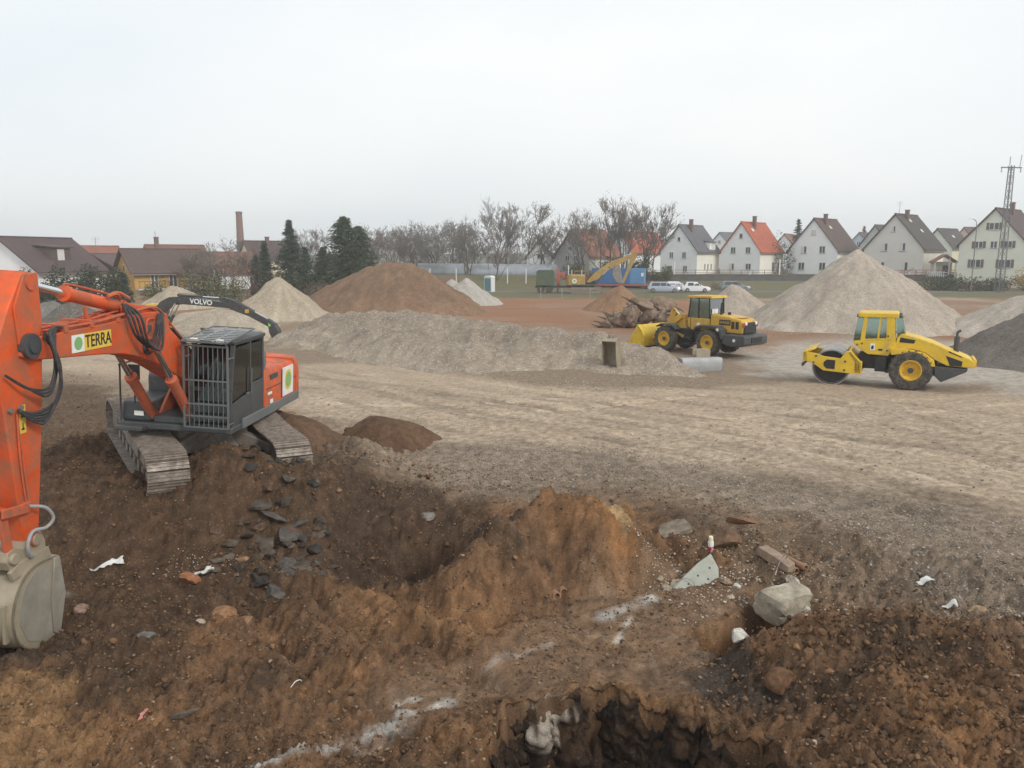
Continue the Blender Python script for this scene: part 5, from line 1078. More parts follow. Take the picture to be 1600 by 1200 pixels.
m_redb = leafmat('red_brown_leaves', (.12, .06, .045), (.22, .12, .085)); m_gold = leafmat('golden_leaves', (.28, .17, .04), (.42, .28, .06)); m_scrub = leafmat('scrub_stalks', (.13, .095, .065), (.22, .17, .115))
def cards(P, rng, size, droop=0.0, up=None, asp=.5):
    """many leaf-sized rhombi at points P -> v, f"""
    n = len(P); a = rng.normal(size=(n, 3)); a[:, 2] *= .6; a[:, 2] -= droop
    if up is not None: a = a * .45 + up
    a /= np.linalg.norm(a, axis=1)[:, None] + 1e-9
    b = np.cross(a, rng.normal(size=(n, 3))); b /= np.linalg.norm(b, axis=1)[:, None] + 1e-9
    s = size * rng.uniform(.6, 1.4, (n, 1)); a = a * s; b = b * s * asp
    v = np.stack([P - a, P + b, P + a, P - b], 1).reshape(-1, 3)
    return v, np.arange(4 * n).reshape(n, 4)
def bare_tree_mesh(seed, h, spread=.5, trunks=1, leaves=0, depth=5, up=.5):
    rnd = random.Random(seed); big = MB(); tw = MB(); tips = []
    def grow(p, d, ln, r, lev):
        n = 3 if lev < 3 else 2; pts = [p]; q = p.copy(); dd = d.copy()
        for i in range(n):
            dd = (dd + Vector((rnd.uniform(-1, 1), rnd.uniform(-1, 1), rnd.uniform(-.3, .6) * up)) * (.10 + .05 * lev)).normalized()
            q = q + dd * (ln / n); pts.append(q.copy())
        r2 = r * (.68 if lev < 2 else .58)
        (big if lev < 2 else tw).tu(pts, max(r, .028), 5 if lev < 2 else 3, None, max(r2, .022))
        if lev >= depth: tips.append(q); return
        k = rnd.choice((2, 3, 3)) if lev < depth - 1 else 5
        for i in range(k):
            t = 1 if i == 0 else rnd.uniform(.35, 1.0); b = pts[-1] if t == 1 else pts[0].lerp(pts[-1], t)
            ax = Vector((rnd.uniform(-1, 1), rnd.uniform(-1, 1), rnd.uniform(-.2, .5))).normalized()
            nd = (dd * (1.0 if i == 0 else .65) + ax * (spread * (.5 if i == 0 else 1.15)) + Vector((0, 0, .22 * up))).normalized()
            grow(b, nd, ln * rnd.uniform(.62, .82), r2 * (.95 if i == 0 else .7), lev + 1)
    for k in range(trunks):
        a = rnd.uniform(0, 6.28); o = .35 if trunks > 1 else 0
        grow(Vector((o * cos(a), o * sin(a), -.4)), Vector((cos(a) * .2 * (trunks > 1), sin(a) * .2 * (trunks > 1), 1)).normalized(), h * .36, h * .016 + .04, 0)
    mt = big.mesh('trunk', 60, False); mt.materials.append(m_bark)
    v = np.array(tw.v); f = tw.f
    mc = bpy.data.meshes.new('crown'); mc.from_pydata(tw.v, [], tw.f); mc.materials.append(m_twig)
    if leaves:
        rng = np.random.default_rng(seed); P = np.array([tuple(t) for t in tips]); P = P[rng.integers(0, len(P), leaves)] + rng.normal(size=(leaves, 3)) * .35
        lv, lf = cards(P, rng, .12); ml = npmesh('leaves', lv, lf, m_dead, False)
    else: ml = None
    zmax = max(p[2] for p in tw.v)
    return mt, mc, ml, zmax
BT = [bare_tree_mesh(s, 12, sp, tr, lv, 6, up) for s, sp, tr, lv, up in ((1, .62, 1, 700, .4), (2, .60, 2, 500, .45), (3, .66, 1, 1000, .35), (4, .58, 3, 700, .5), (5, .72, 2, 1100, .25), (6, .54, 1, 150, .6))]
def bare(px, Y, top, var, label, group, sx=1., rz=None, base=0, m=None):
    ztop = at(px, top, Y).z; p = at(px, 420, Y); mt, mc, ml, zm = BT[var]; s = (ztop - base) / zm
    r = empty('bare_tree', (p.x, Y, base), random.uniform(0, 6.28) if rz is None else rz, label, 'tree', group); r.scale = (s * sx, s * sx, s)
    link('trunk', mt, None, r); link('crown', mc, None, r)
    if ml: link('leaves', ml, None, r)
G1 = 'bare trees behind the soil heap'
BL1 = ['bare tree beside the dark evergreen, leftmost of the row behind the soil heap', 'many-stemmed bare tree, second from the dark evergreen', 'brown-leaved bare tree directly above the soil heap top', 'brown bare tree above the right shoulder of the soil heap', 'bare tree above the left end of the silver tank', 'spreading bare tree above the twin gravel heap', 'brown-leaved bare tree left of the tallest bare trees', 'thin bare tree farther back, above the soil heap top', 'thin bare tree farther back, above the left end of the silver tank', 'low bare tree in front of the row, right of the soil heap top', 'many-stemmed low bare tree in front of the silver tank']
for i, (px, Y, top, va, sx) in enumerate(((585, 158, 352, 0, .9), (612, 166, 350, 3, .9), (640, 152, 347, 4, 1.), (668, 160, 352, 2, 1.), (690, 150, 340, 1, .9), (716, 165, 338, 4, .9), (740, 154, 342, 2, .9), (626, 175, 352, 5, 1.), (702, 176, 345, 0, 1.), (656, 145, 358, 1, .9), (730, 142, 352, 3, .8))):
    bare(px, Y, top, va, BL1[i], G1, sx)
for px, Y, top, va, lb, sx in ((768, 148, 308, 1, 'tall bare tree, left of the three highest behind the silver tank', .8), (792, 152, 313, 5, 'tall bare tree, middle of the three highest behind the silver tank', .95), (822, 148, 316, 0, 'tall bare tree, right of the three highest behind the silver tank', .85), (852, 138, 345, 4, 'low spreading bare tree over the narrow white gable', .9), (775, 130, 352, 2, 'bare tree with brown leaves standing in front of the silver tank', .75)):
    bare(px, Y, top, va, lb, 'tall bare trees behind the silver tank', sx)
G3 = 'tall bare trees by the blue container'
for i, (px, Y, top, va, sx) in enumerate(((915, 132, 322, 1, .7), (938, 130, 308, 5, .75), (955, 134, 306, 0, .65), (975, 131, 310, 3, .6), (998, 130, 307, 1, .7), (1020, 133, 318, 5, .7))):
    bare(px, Y, top, va, ['slender bare tree, leftmost of the group over the rusty red roof', 'tall bare tree, second from left over the rusty red roof', 'tall bare tree, third from left behind the yellow boom', 'forked bare tree rising directly behind the yellow boom tip', 'tall bare tree beside the ivy-covered trunk', 'bare tree with wide twigs, rightmost of the group near the slate roof'][i], G3, sx)
for i, (px, Y, top, va, sx) in enumerate(((300, 96, 388, 4, 1.), (338, 100, 378, 2, 1.1), (362, 104, 372, 0, 1.), (395, 98, 385, 4, 1.), (475, 110, 355, 3, .8), (575, 120, 350, 1, .8), (320, 110, 382, 3, 1.), (415, 108, 378, 2, 1.), (505, 125, 356, 0, .9))):
    bare(px, Y, top, va, {300: 'small bare tree right of the yellow house', 338: 'small brown-leaved bare tree left of the brick chimney', 362: 'bare tree just left of the brick chimney base', 395: 'spreading bare tree right of the brick chimney', 320: 'many-stemmed bare tree above the white garden gable', 415: 'brown bare tree behind the narrow dark conifer'}[px] if px < 450 else ['bare tree just right of the tall spruce', 'bare tree at the right edge of the large dark evergreen', 'bare tree between the spruce and the dark evergreen'][(px > 490) + (px > 490 and px < 560)], 'garden trees on the left', sx)
def conifer(px, Y, top, wid, label, seed, dens=1.0, m=None, shape=1.0, base=0):
    rng = np.random.default_rng(seed); H_ = at(px, top, Y).z - base; p = at(px, 430, Y); R0 = wid / 2
    r = empty('conifer', (p.x, Y, base), 0, label, 'tree', 'conifers')
    MB().cy((0, 0, -.2), (0, 0, H_ * .98), .05 + H_ * .016, .02, 8).build('trunk', m_bark, r)
    nb = int(300 * dens); P = []; U = []
    for i in range(nb):
        t = (i + rng.uniform()) / nb; z = H_ * (.06 + .92 * t); a = rng.uniform(0, 2 * pi)
        ln = R0 * (1 - t) ** shape * rng.uniform(.45, 1.15) + .10
        if seed % 2 == 0: ln *= 1 - .35 * (t < .12)
        k = int(9 + 17 * ln / R0); s = np.linspace(.12, 1, k)[:, None]
        d = np.array([cos(a), sin(a), 0.0]); q = np.array([0, 0, z]) + d * s * ln + np.array([0, 0, 1]) * (-.22 * s * ln + .18 * s * s * ln)
        q = q + rng.normal(size=q.shape) * np.array([.10, .10, .05]) * (1 + ln * .35); P.append(q); U.append(np.repeat((d * .8 + np.array([0, 0, -.25]))[None], k, 0))
    P = np.concatenate(P); U = np.concatenate(U)
    v, f = cards(P, rng, .23 * (H_ / 9) ** .5, 0, U, .24)
    link('crown', npmesh('crown', v, f, m or m_spruce, False), None, r)
conifer(455, 95, 342, 7.0, 'tall pointed spruce right of the brick chimney', 2, 1.3)
conifer(478, 99, 385, 5.4, 'short spruce tucked against the tall spruce', 6, .8)
conifer(540, 92, 337, 9.0, 'large dense dark evergreen with a broad crown', 4, 2.0, m_ever, .62)
conifer(562, 95, 352, 7.5, 'second dark evergreen crown, right of the large one', 8, 1.5, m_ever, .65)
conifer(505, 93, 385, 5.0, 'small evergreen in front of the gap between spruce and dark evergreen', 9, .9, m_spruce, .8)
conifer(415, 93, 376, 2.4, 'narrow dark conifer left of the tall spruce', 3, .8, None, .8)
conifer(400, 97, 398, 2.0, 'smaller narrow conifer beside the narrow one', 12, .6, None, .8)
conifer(1243, 172, 341, 4.6, 'pointed conifer between the red and the brown roofed houses', 5, .8, None, .8, ZB)
conifer(192, 86, 425, 2.4, 'cone-shaped garden conifer in front of the yellow house', 10, .7, None, .7)
conifer(1345, 225, 352, 5.0, 'small dark conifer peak above the pale blue house', 14, .6, None, .9, ZB)
def shrub(px, py, Y, rx, rz_, label, m, seed, n=1100, size=.13, group=None, base=None, name='shrub', ry=None, up=.0, cat='shrub'):
    rng = np.random.default_rng(seed); p = at(px, py, Y)
    z0 = ground_h(np.array([p.x]), np.array([Y]), False)[0] if base is None else base
    r = empty(name, (p.x, Y, z0), 0, label, cat, group)
    c = rng.normal(size=(9, 3)) * np.array([.45 * rx, .45 * (ry or rx), .28 * rz_]); c[:, 2] += rz_ * .5
    k = rng.integers(0, 9, n); d = rng.normal(size=(n, 3)); d /= np.linalg.norm(d, axis=1)[:, None]; d *= rng.uniform(.55, 1.05, (n, 1))
    P = c[k] + d * np.array([.5 * rx, .5 * (ry or rx), .42 * rz_]); P[:, 2] = np.clip(P[:, 2], .02, None)
    v, f = cards(P, rng, size, 0, np.array([0, 0, up]) if up else None, .5 if not up else .16)
    st = MB()
    for i in range(7): st.tu([(rng.normal() * .1, rng.normal() * .1, -.1), tuple(c[i % 9] * np.array([.6, .6, .8])), tuple(c[i % 9] * 1.1)], .03, 4, None, .01)
    st.build('stems', m_bark, r, 0, 0); link('foliage', npmesh('foliage', v, f, m, False), None, r)
for i, (px, py, rx, rz_) in enumerate(((90, 470, 2.0, 3.0), (125, 470, 1.9, 3.3), (155, 468, 1.9, 3.1), (62, 470, 1.9, 2.6), (180, 470, 1.7, 2.7), (35, 470, 2.0, 2.6))):
    shrub(px, py, 85 + i % 3, rx, rz_, ['dark hedge bush second from left above the orange boom', 'tall dark hedge bush in the middle, below the brown boarded house', 'dark hedge bush left of the cone-shaped conifer', 'dark hedge bush under the dormered house', 'dark hedge bush closest to the cone-shaped conifer', 'leftmost dark hedge bush behind the orange arm'][i], m_hedge, 20 + i, 1700, .15, 'dark garden hedge bushes')
SH = [(245, 92, 1.6, 2.4, m_bush), (305, 90, 1.8, 3.0, m_bush), (330, 88, 2.0, 3.4, m_hedge), (352, 87, 1.7, 2.6, m_bush), (375, 92, 2.2, 4.4, m_redb), (395, 90, 2.0, 3.8, m_redb), (440, 93, 2.0, 4.0, m_redb), (365, 85, 1.7, 2.0, m_bush), (425, 88, 1.9, 2.6, m_hedge), (470, 90, 2.4, 3.2, m_hedge), (500, 88, 2.0, 2.4, m_scrub), (522, 84, 1.8, 2.2, m_scrub), (350, 102, 2.4, 5.0, m_redb), (290, 100, 2.0, 3.6, m_redb), (410, 100, 2.4, 5.2, m_redb)]
LB = ['olive shrub right of the sand heap below the balcony', 'olive shrub below the white gable', 'dark green shrub in front of the reddish shrubs', 'low olive shrub next to the dark green shrub', 'large reddish brown shrub below the brick chimney', 'reddish brown shrub left of the narrow conifer', 'reddish brown shrub at the foot of the tall spruce', 'small olive shrub nearest the pointed sand heap', 'dark shrub behind the pointed sand heap', 'dark shrub at the foot of the spruces', 'tangle of dry brown stalks behind the pointed sand heap', 'dry brown scrub at the left foot of the large soil heap', 'tall reddish shrub in front of the low rust-brown roof', 'reddish shrub right of the yellow house', 'tall reddish shrub between the two narrow conifers']
for i, (px, Y, rx, rz_, m) in enumerate(SH): shrub(px, 460, Y, rx, rz_, LB[i], m, 40 + i, 1000, .12, 'garden shrubs on the left', up=.9 if m in (m_scrub, m_redb) else 0)
for i in range(13):
    px = 570 + i * 24
    shrub(px, 440, (140 if px < 640 else 160) + (i * 7) % 5, 2.4, 3.2 + (i * 5) % 3, 'brown undergrowth thicket, %s from the left below the row of bare trees' % ('first second third fourth fifth sixth seventh eighth ninth tenth eleventh twelfth thirteenth'.split()[i]), m_scrub, 60 + i, 900, .22, 'undergrowth thickets', None, 'thicket', up=.9)
for i, (px, Y, rx, rz_, m, lb) in enumerate(((1455, 119, 3.0, 1.7, m_hedge, 'dark hedge below the white picket fence, left end'), (1490, 118, 3.0, 1.8, m_hedge, 'dark hedge section left of the street lamp'), (1528, 117, 3.0, 1.7, m_hedge, 'dark hedge section right of the street lamp'), (1560, 117, 2.4, 1.8, m_hedge, 'dark hedge section at the foot of the lattice mast'), (1600, 117, 2.2, 2.6, m_gold, 'golden yellow shrub at the right edge'), (1040, 132, 1.6, 1.8, m_bush, 'small green garden bush in front of the slate-roofed house'), (1225, 150, 2.2, 6.0, m_hedge, 'dark round tree left of the pointed conifer'), (1010, 128, 1.0, 5.5, m_hedge, 'ivy-covered trunk beside the blue container'), (992, 132, 2.0, 3.0, m_hedge, 'dark bush behind the blue container'), (945, 136, 2.2, 2.6, m_hedge, 'green bush below the rusty red roof'), (895, 136, 2.0, 2.0, m_bush, 'green bush below the grey gable'), (1065, 118, 2.4, .9, m_scrub, 'dry weeds behind the parked cars'), (1120, 121, 2.4, 1.0, m_scrub, 'dry weeds right of the white hatchback'), (1430, 131, 2.0, 1.6, m_scrub, 'dry shrub below the beige house'))):
    shrub(px, 440, Y, rx, rz_, lb, m, 90 + i, 1200, .14, None, up=.9 if m is m_scrub else 0)
# ------------------------------------------------------------------ far hill, haze
def hill():
    n = 160; xs = np.linspace(-800, 900, n); rows = []
    for j, (yy, hh) in enumerate(((520, -1), (550, .55), (600, 1.0), (820, .6))):
        h = (7 + 22 * ss(120, 500, xs) + 2 * fbm(xs * .004, xs * 0 + 2, 4, 88)) * max(hh, 0) - (2 if hh < 0 else 0) + 2.2 * fbm(xs * .06, xs * 0 + j, 3, 89) * (hh > 0)
        rows.append(np.stack([xs, np.full(n, yy) + 10 * fbm(xs * .006, xs * 0, 2, 90), h], 1))
    v = np.concatenate(rows); I = np.arange(4 * n).reshape(4, n); f = np.stack([I[:-1, :-1].ravel(), I[:-1, 1:].ravel(), I[1:, 1:].ravel(), I[1:, :-1].ravel()], 1)
    tag(link('hill', npmesh('hill', v, f, mat('far_woods', (.055, .062, .050), .95, 0, .3, scale=.02), True), None), 'low wooded hill on the far horizon', kind='structure')
hill()
# ------------------------------------------------------------------ far site: tank, vehicles, fences, masts
m_alu = mat('aluminium_skin', (.42, .44, .46), .38, .55, .12, .3, (.25, .25, .25), .6)
m_conc = mat('pale_concrete', (.42, .40, .37), .9, 0, .12, .4, (.25, .2, .15), 2, .01, 30)
m_bluec = mat('container_blue', (.04, .15, .36), .5, 0, .1, .25, (.12, .12, .14), 1.0); m_bluel = mat('container_blue_faded', (.12, .30, .52), .5, 0, .1, .25, (.2, .2, .2), 1.0)
m_greent = mat('green_tarpaulin', (.075, .11, .065), .75, 0, .25, .5, (.12, .1, .07), 1.2); m_teal = mat('teal_plastic', (.10, .20, .24), .6, 0, .1, .2); m_redc = mat('red_primer', (.42, .10, .075), .6, 0, .12, .3, (.2, .12, .09), 1)
m_dkwall = mat('retaining_wall', (.10, .095, .09), .9, 0, .2, .4, (.16, .14, .11), .8)
def tank():
    a = at(648, 440, 152); b = at(868, 440, 134); z = 1.95
    d = (Vector((b.x, 134, 0)) - Vector((a.x, 152, 0))); L_ = d.length; ang = math.atan2(d.y, d.x)
    r = empty('storage_tank', (a.x, 152, 0), ang, 'long silver cylindrical tank lying behind the bare trees', 'tank')
    MB().la([(.3, -.35), (1.2, -.2), (1.85, 0), (1.85, L_), (1.2, L_ + .2), (.3, L_ + .35)], (0, 0, z), (1, 0, 0), 36).build('shell', m_alu, r, 0, 30)
    for k in range(9): MB().la([(1.86, 0), (1.9, 0), (1.9, .12), (1.86, .12)], (1 + k * (L_ - 2) / 8, 0, z), (1, 0, 0), 36, None, False).build('hoop', m_alu, r)
    for k in range(6): x = 1.5 + k * (L_ - 3) / 5; MB().pr([(-1.3, -.4), (1.3, -.4), (1.5, 1.2), (-1.5, 1.2)], x - .2, x + .2, 'yz').build('saddle', m_conc, r)
tank()
def post_(px, Y, h, label, grp, r=.07, z=None, name='fence_post'):
    p = at(px, 440, Y); z0 = float(ground_h(np.array([p.x]), np.array([float(Y)]), False)[0])
    o = MB().bx(-r, r, -r, r, -.3, h).bx(-r * 1.25, r * 1.25, -r * 1.25, r * 1.25, h, h + .06).build(name, W['plastic'], None, 0, 35, (p.x, Y, z0)); tag(o, label, 'post', grp)
for px, nm in ((713, 'white post in front of the left part of the silver tank'), (793, 'white post right of the portable toilet'), (822, 'white post in front of the right end of the silver tank'), (672, 'white post above the right flank of the soil heap'), (888, 'white post behind the yellow excavator body')): post_(px, 127 if px < 860 else 124, 2.4 if px < 860 else 3.3, nm, 'white posts by the tank')
for px, h, nm in ((1017, 3.0, 'tall white post beside the blue container'), (1053, 3.2, 'tall white post in front of the slate-roofed house'), (1171, 1.6, 'short white post in front of the red-roofed house'), (1217, 3.6, 'tall white post at the corner of the red-roofed house'), (1420, 1.6, 'short white post below the beige house'), (1481, 4.0, 'tall white post by the porch of the beige house'), (1544, 2.2, 'white post in front of the large green house')): post_(px, 133, h, nm, 'white posts along the house road', .09)
def railing(px0, px1, Y, label, m, h=1.0, step=2.0, zoff=0):
    a = at(px0, 430, Y); b = at(px1, 430, Y); n = int((b.x - a.x) / step) + 1
    r = empty('railing', (a.x, Y, 0), 0, label, 'fence'); gz = lambda x: float(ground_h(np.array([a.x + x]), np.array([float(Y)]), False)[0])
    z = gz((b.x - a.x) / 2)
    for k in range(n + 1): x = k * (b.x - a.x) / n; MB().bx(x - .04, x + .04, -.04, .04, z - .4, z + h).build('post', m, r)
    for zz in (h, h * .55): MB().bx(0, b.x - a.x, -.03, .03, z + zz - .05, z + zz + .02).build('rail', m, r)
railing(1015, 1230, 134.5, 'long reddish railing in front of the slate and red-roofed houses', mat('rail_red', (.22, .12, .11), .7, 0, .15))
railing(1395, 1500, 134.5, 'reddish railing in front of the beige house', M['red'], 1.0)
railing(1505, 1600, 122, 'reddish railing in front of the large green house', M['red'], 1.0)
def lowwall(px0, px1, Y, label):
    a = at(px0, 430, Y); b = at(px1, 430, Y)
    tag(MB().bx(0, b.x - a.x, 0, .35, -.5, 1.95).bx(-.05, b.x - a.x + .05, -.05, .4, 1.95, 2.05).build('retaining_wall', m_dkwall, None, .02, 35, (a.x, Y, 0)), label, 'wall')
lowwall(1005, 1600, 132.9, 'low dark retaining wall running below the row of houses')
def picket(px0, px1, Y):
    a = at(px0, 430, Y); b = at(px1, 430, Y); L_ = b.x - a.x
    r = empty('picket_fence', (a.x, Y, 1.7), 0, 'short white picket fence beside the porch of the beige house', 'fence')
    for k in range(int(L_ / .35)): MB().bx(k * .35, k * .35 + .12, -.02, .02, 0, 1.0).build('picket', W['plastic'], r)
    MB().bx(0, L_, .02, .05, .25, .35).build('rail', W['plastic'], r); MB().bx(0, L_, .02, .05, .7, .8).build('rail', W['plastic'], r)
picket(1448, 1480, 131)
def porch():
    p = at(1476, 430, 133); r = empty('garden_porch', (p.x, 133, 1.7), radians(-15), 'small porch with white posts and tiled gable beside the beige house', 'porch')
    MB().pr([(-2.0, 2.3), (0, 3.6), (2.0, 2.3), (2.0, 2.5), (0, 3.8), (-2.0, 2.5)], -.2, 3).build('roof', T_['rust'], r)
    for x in (-1.6, 1.6): MB().bx(x - .1, x + .1, 0, .2, -.5, 2.5).build('post', W['plastic'], r)
    MB().bx(-1.7, 1.7, 2.6, 2.9, -.5, 2.5).build('back_wall', W['cream'], r); MB().bx(.2, 1.4, 2.5, 2.6, 0, 1.9).build('door', W['pane'], r)
porch()
def mast():
    p = at(1563, 430, 112); H_ = 17.8; r = empty('lattice_mast', (p.x, 112, 0), radians(8), 'tall steel lattice mast with a crossarm near the right edge', 'mast')
    me = mat('galvanised_dark', (.14, .14, .14), .6, .4, .15); wb, wt = .42, .24
    cor = lambda t: [(sx * (wb + (wt - wb) * t), sy * (wb + (wt - wb) * t), H_ * t) for sx, sy in ((-1, -1), (1, -1), (1, 1), (-1, 1))]
    for k in range(4): MB().tu([cor(0)[k], cor(1)[k]], .06, 4).build('leg', me, r)
    n = 18
    for i in range(n):
        A, B_ = cor(i / n), cor((i + 1) / n); m_ = MB()
        for k in range(4): m_.tu([A[k], A[(k + 1) % 4]], .03, 4)
        for k in range(4): m_.tu([A[k], B_[(k + 1) % 4]] if i % 2 else [A[(k + 1) % 4], B_[k]], .03, 4)
        m_.build('brace', me, r)
    ca = MB().bx(-1.6, 1.6, -.08, .08, H_ - .35, H_ - .2).build('crossarm', me, r)
    MB().tu([(-.3, 0, H_), (-.3, 0, H_ + 1.2)], .05, 5).build('spike', me, r); MB().tu([(1.3, 0, H_ - .2), (1.45, 0, H_ + 1.5)], .04, 5).build('spike', me, r)
    for x in (-1.5, 1.5): MB().la([(.05, 0), (.1, .1), (.05, .2), (.1, .3), (.05, .4), (.1, .5), (.04, .6)], (x, 0, H_ - .95), (0, 0, 1), 10).build('insulator', m_conc, ca)
mast()
def lamp(px, Y, top, label, side=-1, z0=0):
    p = at(px, 430, Y); H_ = at(px, top, Y).z - z0; r = empty('street_lamp', (p.x, Y, z0), 0, label, 'street lamp', 'street lamps')
    MB().tu([(0, 0, -.3), (0, 0, H_ * .9)], .09, 8, None, .06).tu(curve_pts([(0, 0, H_ * .88), (side * .2, 0, H_ * .97), (side * .7, 0, H_)], 4), .05, 6).build('pole', W['gutter'], r)
    MB().loft([[(side * .6, -.12, H_ - .04), (side * .6, .12, H_ - .04), (side * .6, .1, H_ + .06), (side * .6, -.1, H_ + .06)], [(side * 1.35, -.1, H_ + .0), (side * 1.35, .1, H_ + .0), (side * 1.35, .06, H_ + .07), (side * 1.35, -.06, H_ + .07)]]).build('lamp_head', W['plastic'], r)
lamp(1519, 112, 342, 'tall street lamp in front of the large green house', -1)
lamp(763, 140, 388, 'short street lamp with its arm to the right above the silver tank', 1)
def container():
    c = at(1006, 446, 122); r = empty('shipping_container', (c.x, 121.5, .75), radians(0), 'blue shipping container standing on a low red trailer', 'container'); th = radians(-14)
    r.rotation_euler = (0, 0, th)
    bx_ = MB().bx(-8.3, -2.3, 0, 2.44, .1, 2.5).build('box', m_bluec, r)
    for k in range(20): MB().bx(-8.2 + k * .3, -8.06 + k * .3, -.05, 0, .22, 2.38).build('corrugation', m_bluec, bx_)
    MB().bx(-8.35, -2.25, -.06, .04, 2.4, 2.55).build('top_rail', m_bluec, bx_)
    dr = MB().bx(-2.3, -2.2, 0.05, 2.39, .15, 2.45).build('door', m_bluel, r)
    MB().bx(-2.2, -2.19, .35, .75, 1.3, 1.9).build('sticker', M['white'], dr)
    for y in (.5, .95, 1.5, 1.95): MB().tu([(-2.17, y, .2), (-2.17, y, 2.4)], .03, 5).build('lock_bar', m_bluel, dr)
    b2 = MB().bx(-2.2, .0, .02, 2.42, .1, 2.5).build('second_box', m_bluel, r)
    for k in range(7): MB().bx(-2.05 + k * .3, -1.91 + k * .3, -.05, .02, .22, 2.38).build('corrugation', m_bluel, b2)
    MB().bx(-.55, -.15, -.06, -.05, 1.3, 1.85).build('sticker', M['white'], b2)
    t = empty('flat_trailer', (c.x, 121.5, 0), th, 'low red flatbed trailer under the blue container', 'trailer')
    MB().bx(-8.6, 1.2, -.1, 2.5, .55, .8).build('bed', m_redc, t, .02); MB().bx(1.0, 1.2, -.1, 2.5, .8, 1.3).build('head_board', m_redc, t)
    for x in (-7, -5.8, -.2, 1.0 - .3):
        for y in (0.1, 2.3): MB().la([(.2, -.12), (.42, -.12), (.45, 0), (.42, .12), (.2, .12)], (x, y, .45), (0, 1, 0), 18).build('wheel', M['tyre'], t)
    o = MB().bx(-1.6, 1.6, 0, 2.2, 0, 1.9).pr([(-1.8, 1.9), (1.8, 1.9), (1.7, 2.1), (-1.7, 2.1)], -.15, 2.35).build('site_hut', W['white'], None, .02, 35, (at(975, 440, 127).x, 126, .3)); tag(o, 'pale grey flat-roofed hut behind the blue container', 'hut')
container()
def green_rig():
    c = g(850, 458); r = empty('drill_truck', (c.x, c.y + 1.2, 0), radians(-5), 'old truck with green box body and red folded rig beside the yellow excavator', 'truck')
    MB().bx(-1.2, 7.2, -.5, .5, .75, 1.05).build('chassis', M['grey'], r, .02)
    MB().bx(-1.0, 1.5, -1.2, 1.2, 1.05, 3.0).pr([(-1.05, 3.0), (1.55, 3.0), (1.2, 3.25), (-.7, 3.25)], -1.2, 1.2).build('box_body', m_greent, r, .04)
    MB().bx(1.85, 2.3, -.4, .4, 1.05, 3.3).bx(2.3, 3.0, -.2, .2, 2.4, 2.9).build('rig_tower', m_redc, r, .03)
    MB().bx(2.6, 6.2, -.35, .35, 1.9, 2.3).build('folded_boom', m_redc, r, .03); MB().bx(3.4, 5.6, -.9, .9, 1.05, 1.7).build('engine_box', mat('dark_red', (.16, .04, .04), .6, 0, .2, .4), r, .03)
    for x in (2.2, 4.0, 5.4): MB().tu([(x, .4, 1.0), (x, .4, 3.2)], .05, 5).build('stanchion', M['white'], r)
    for x in (-.4, .8, 4.2, 5.4):
        for y in (-.95, .95): MB().la([(.2, -.16), (.46, -.17), (.5, 0), (.46, .17), (.2, .16)], (x, y, .5), (0, 1, 0), 20).build('wheel', M['tyre'], r)
    for x in (2.0, 6.3): MB().tu([(x, -1.1, 0), (x, -1.1, 1.1), (x, 1.1, 1.1), (x, 1.1, 0)], .09, 6).build('outrigger', M['grey'], r)
green_rig()
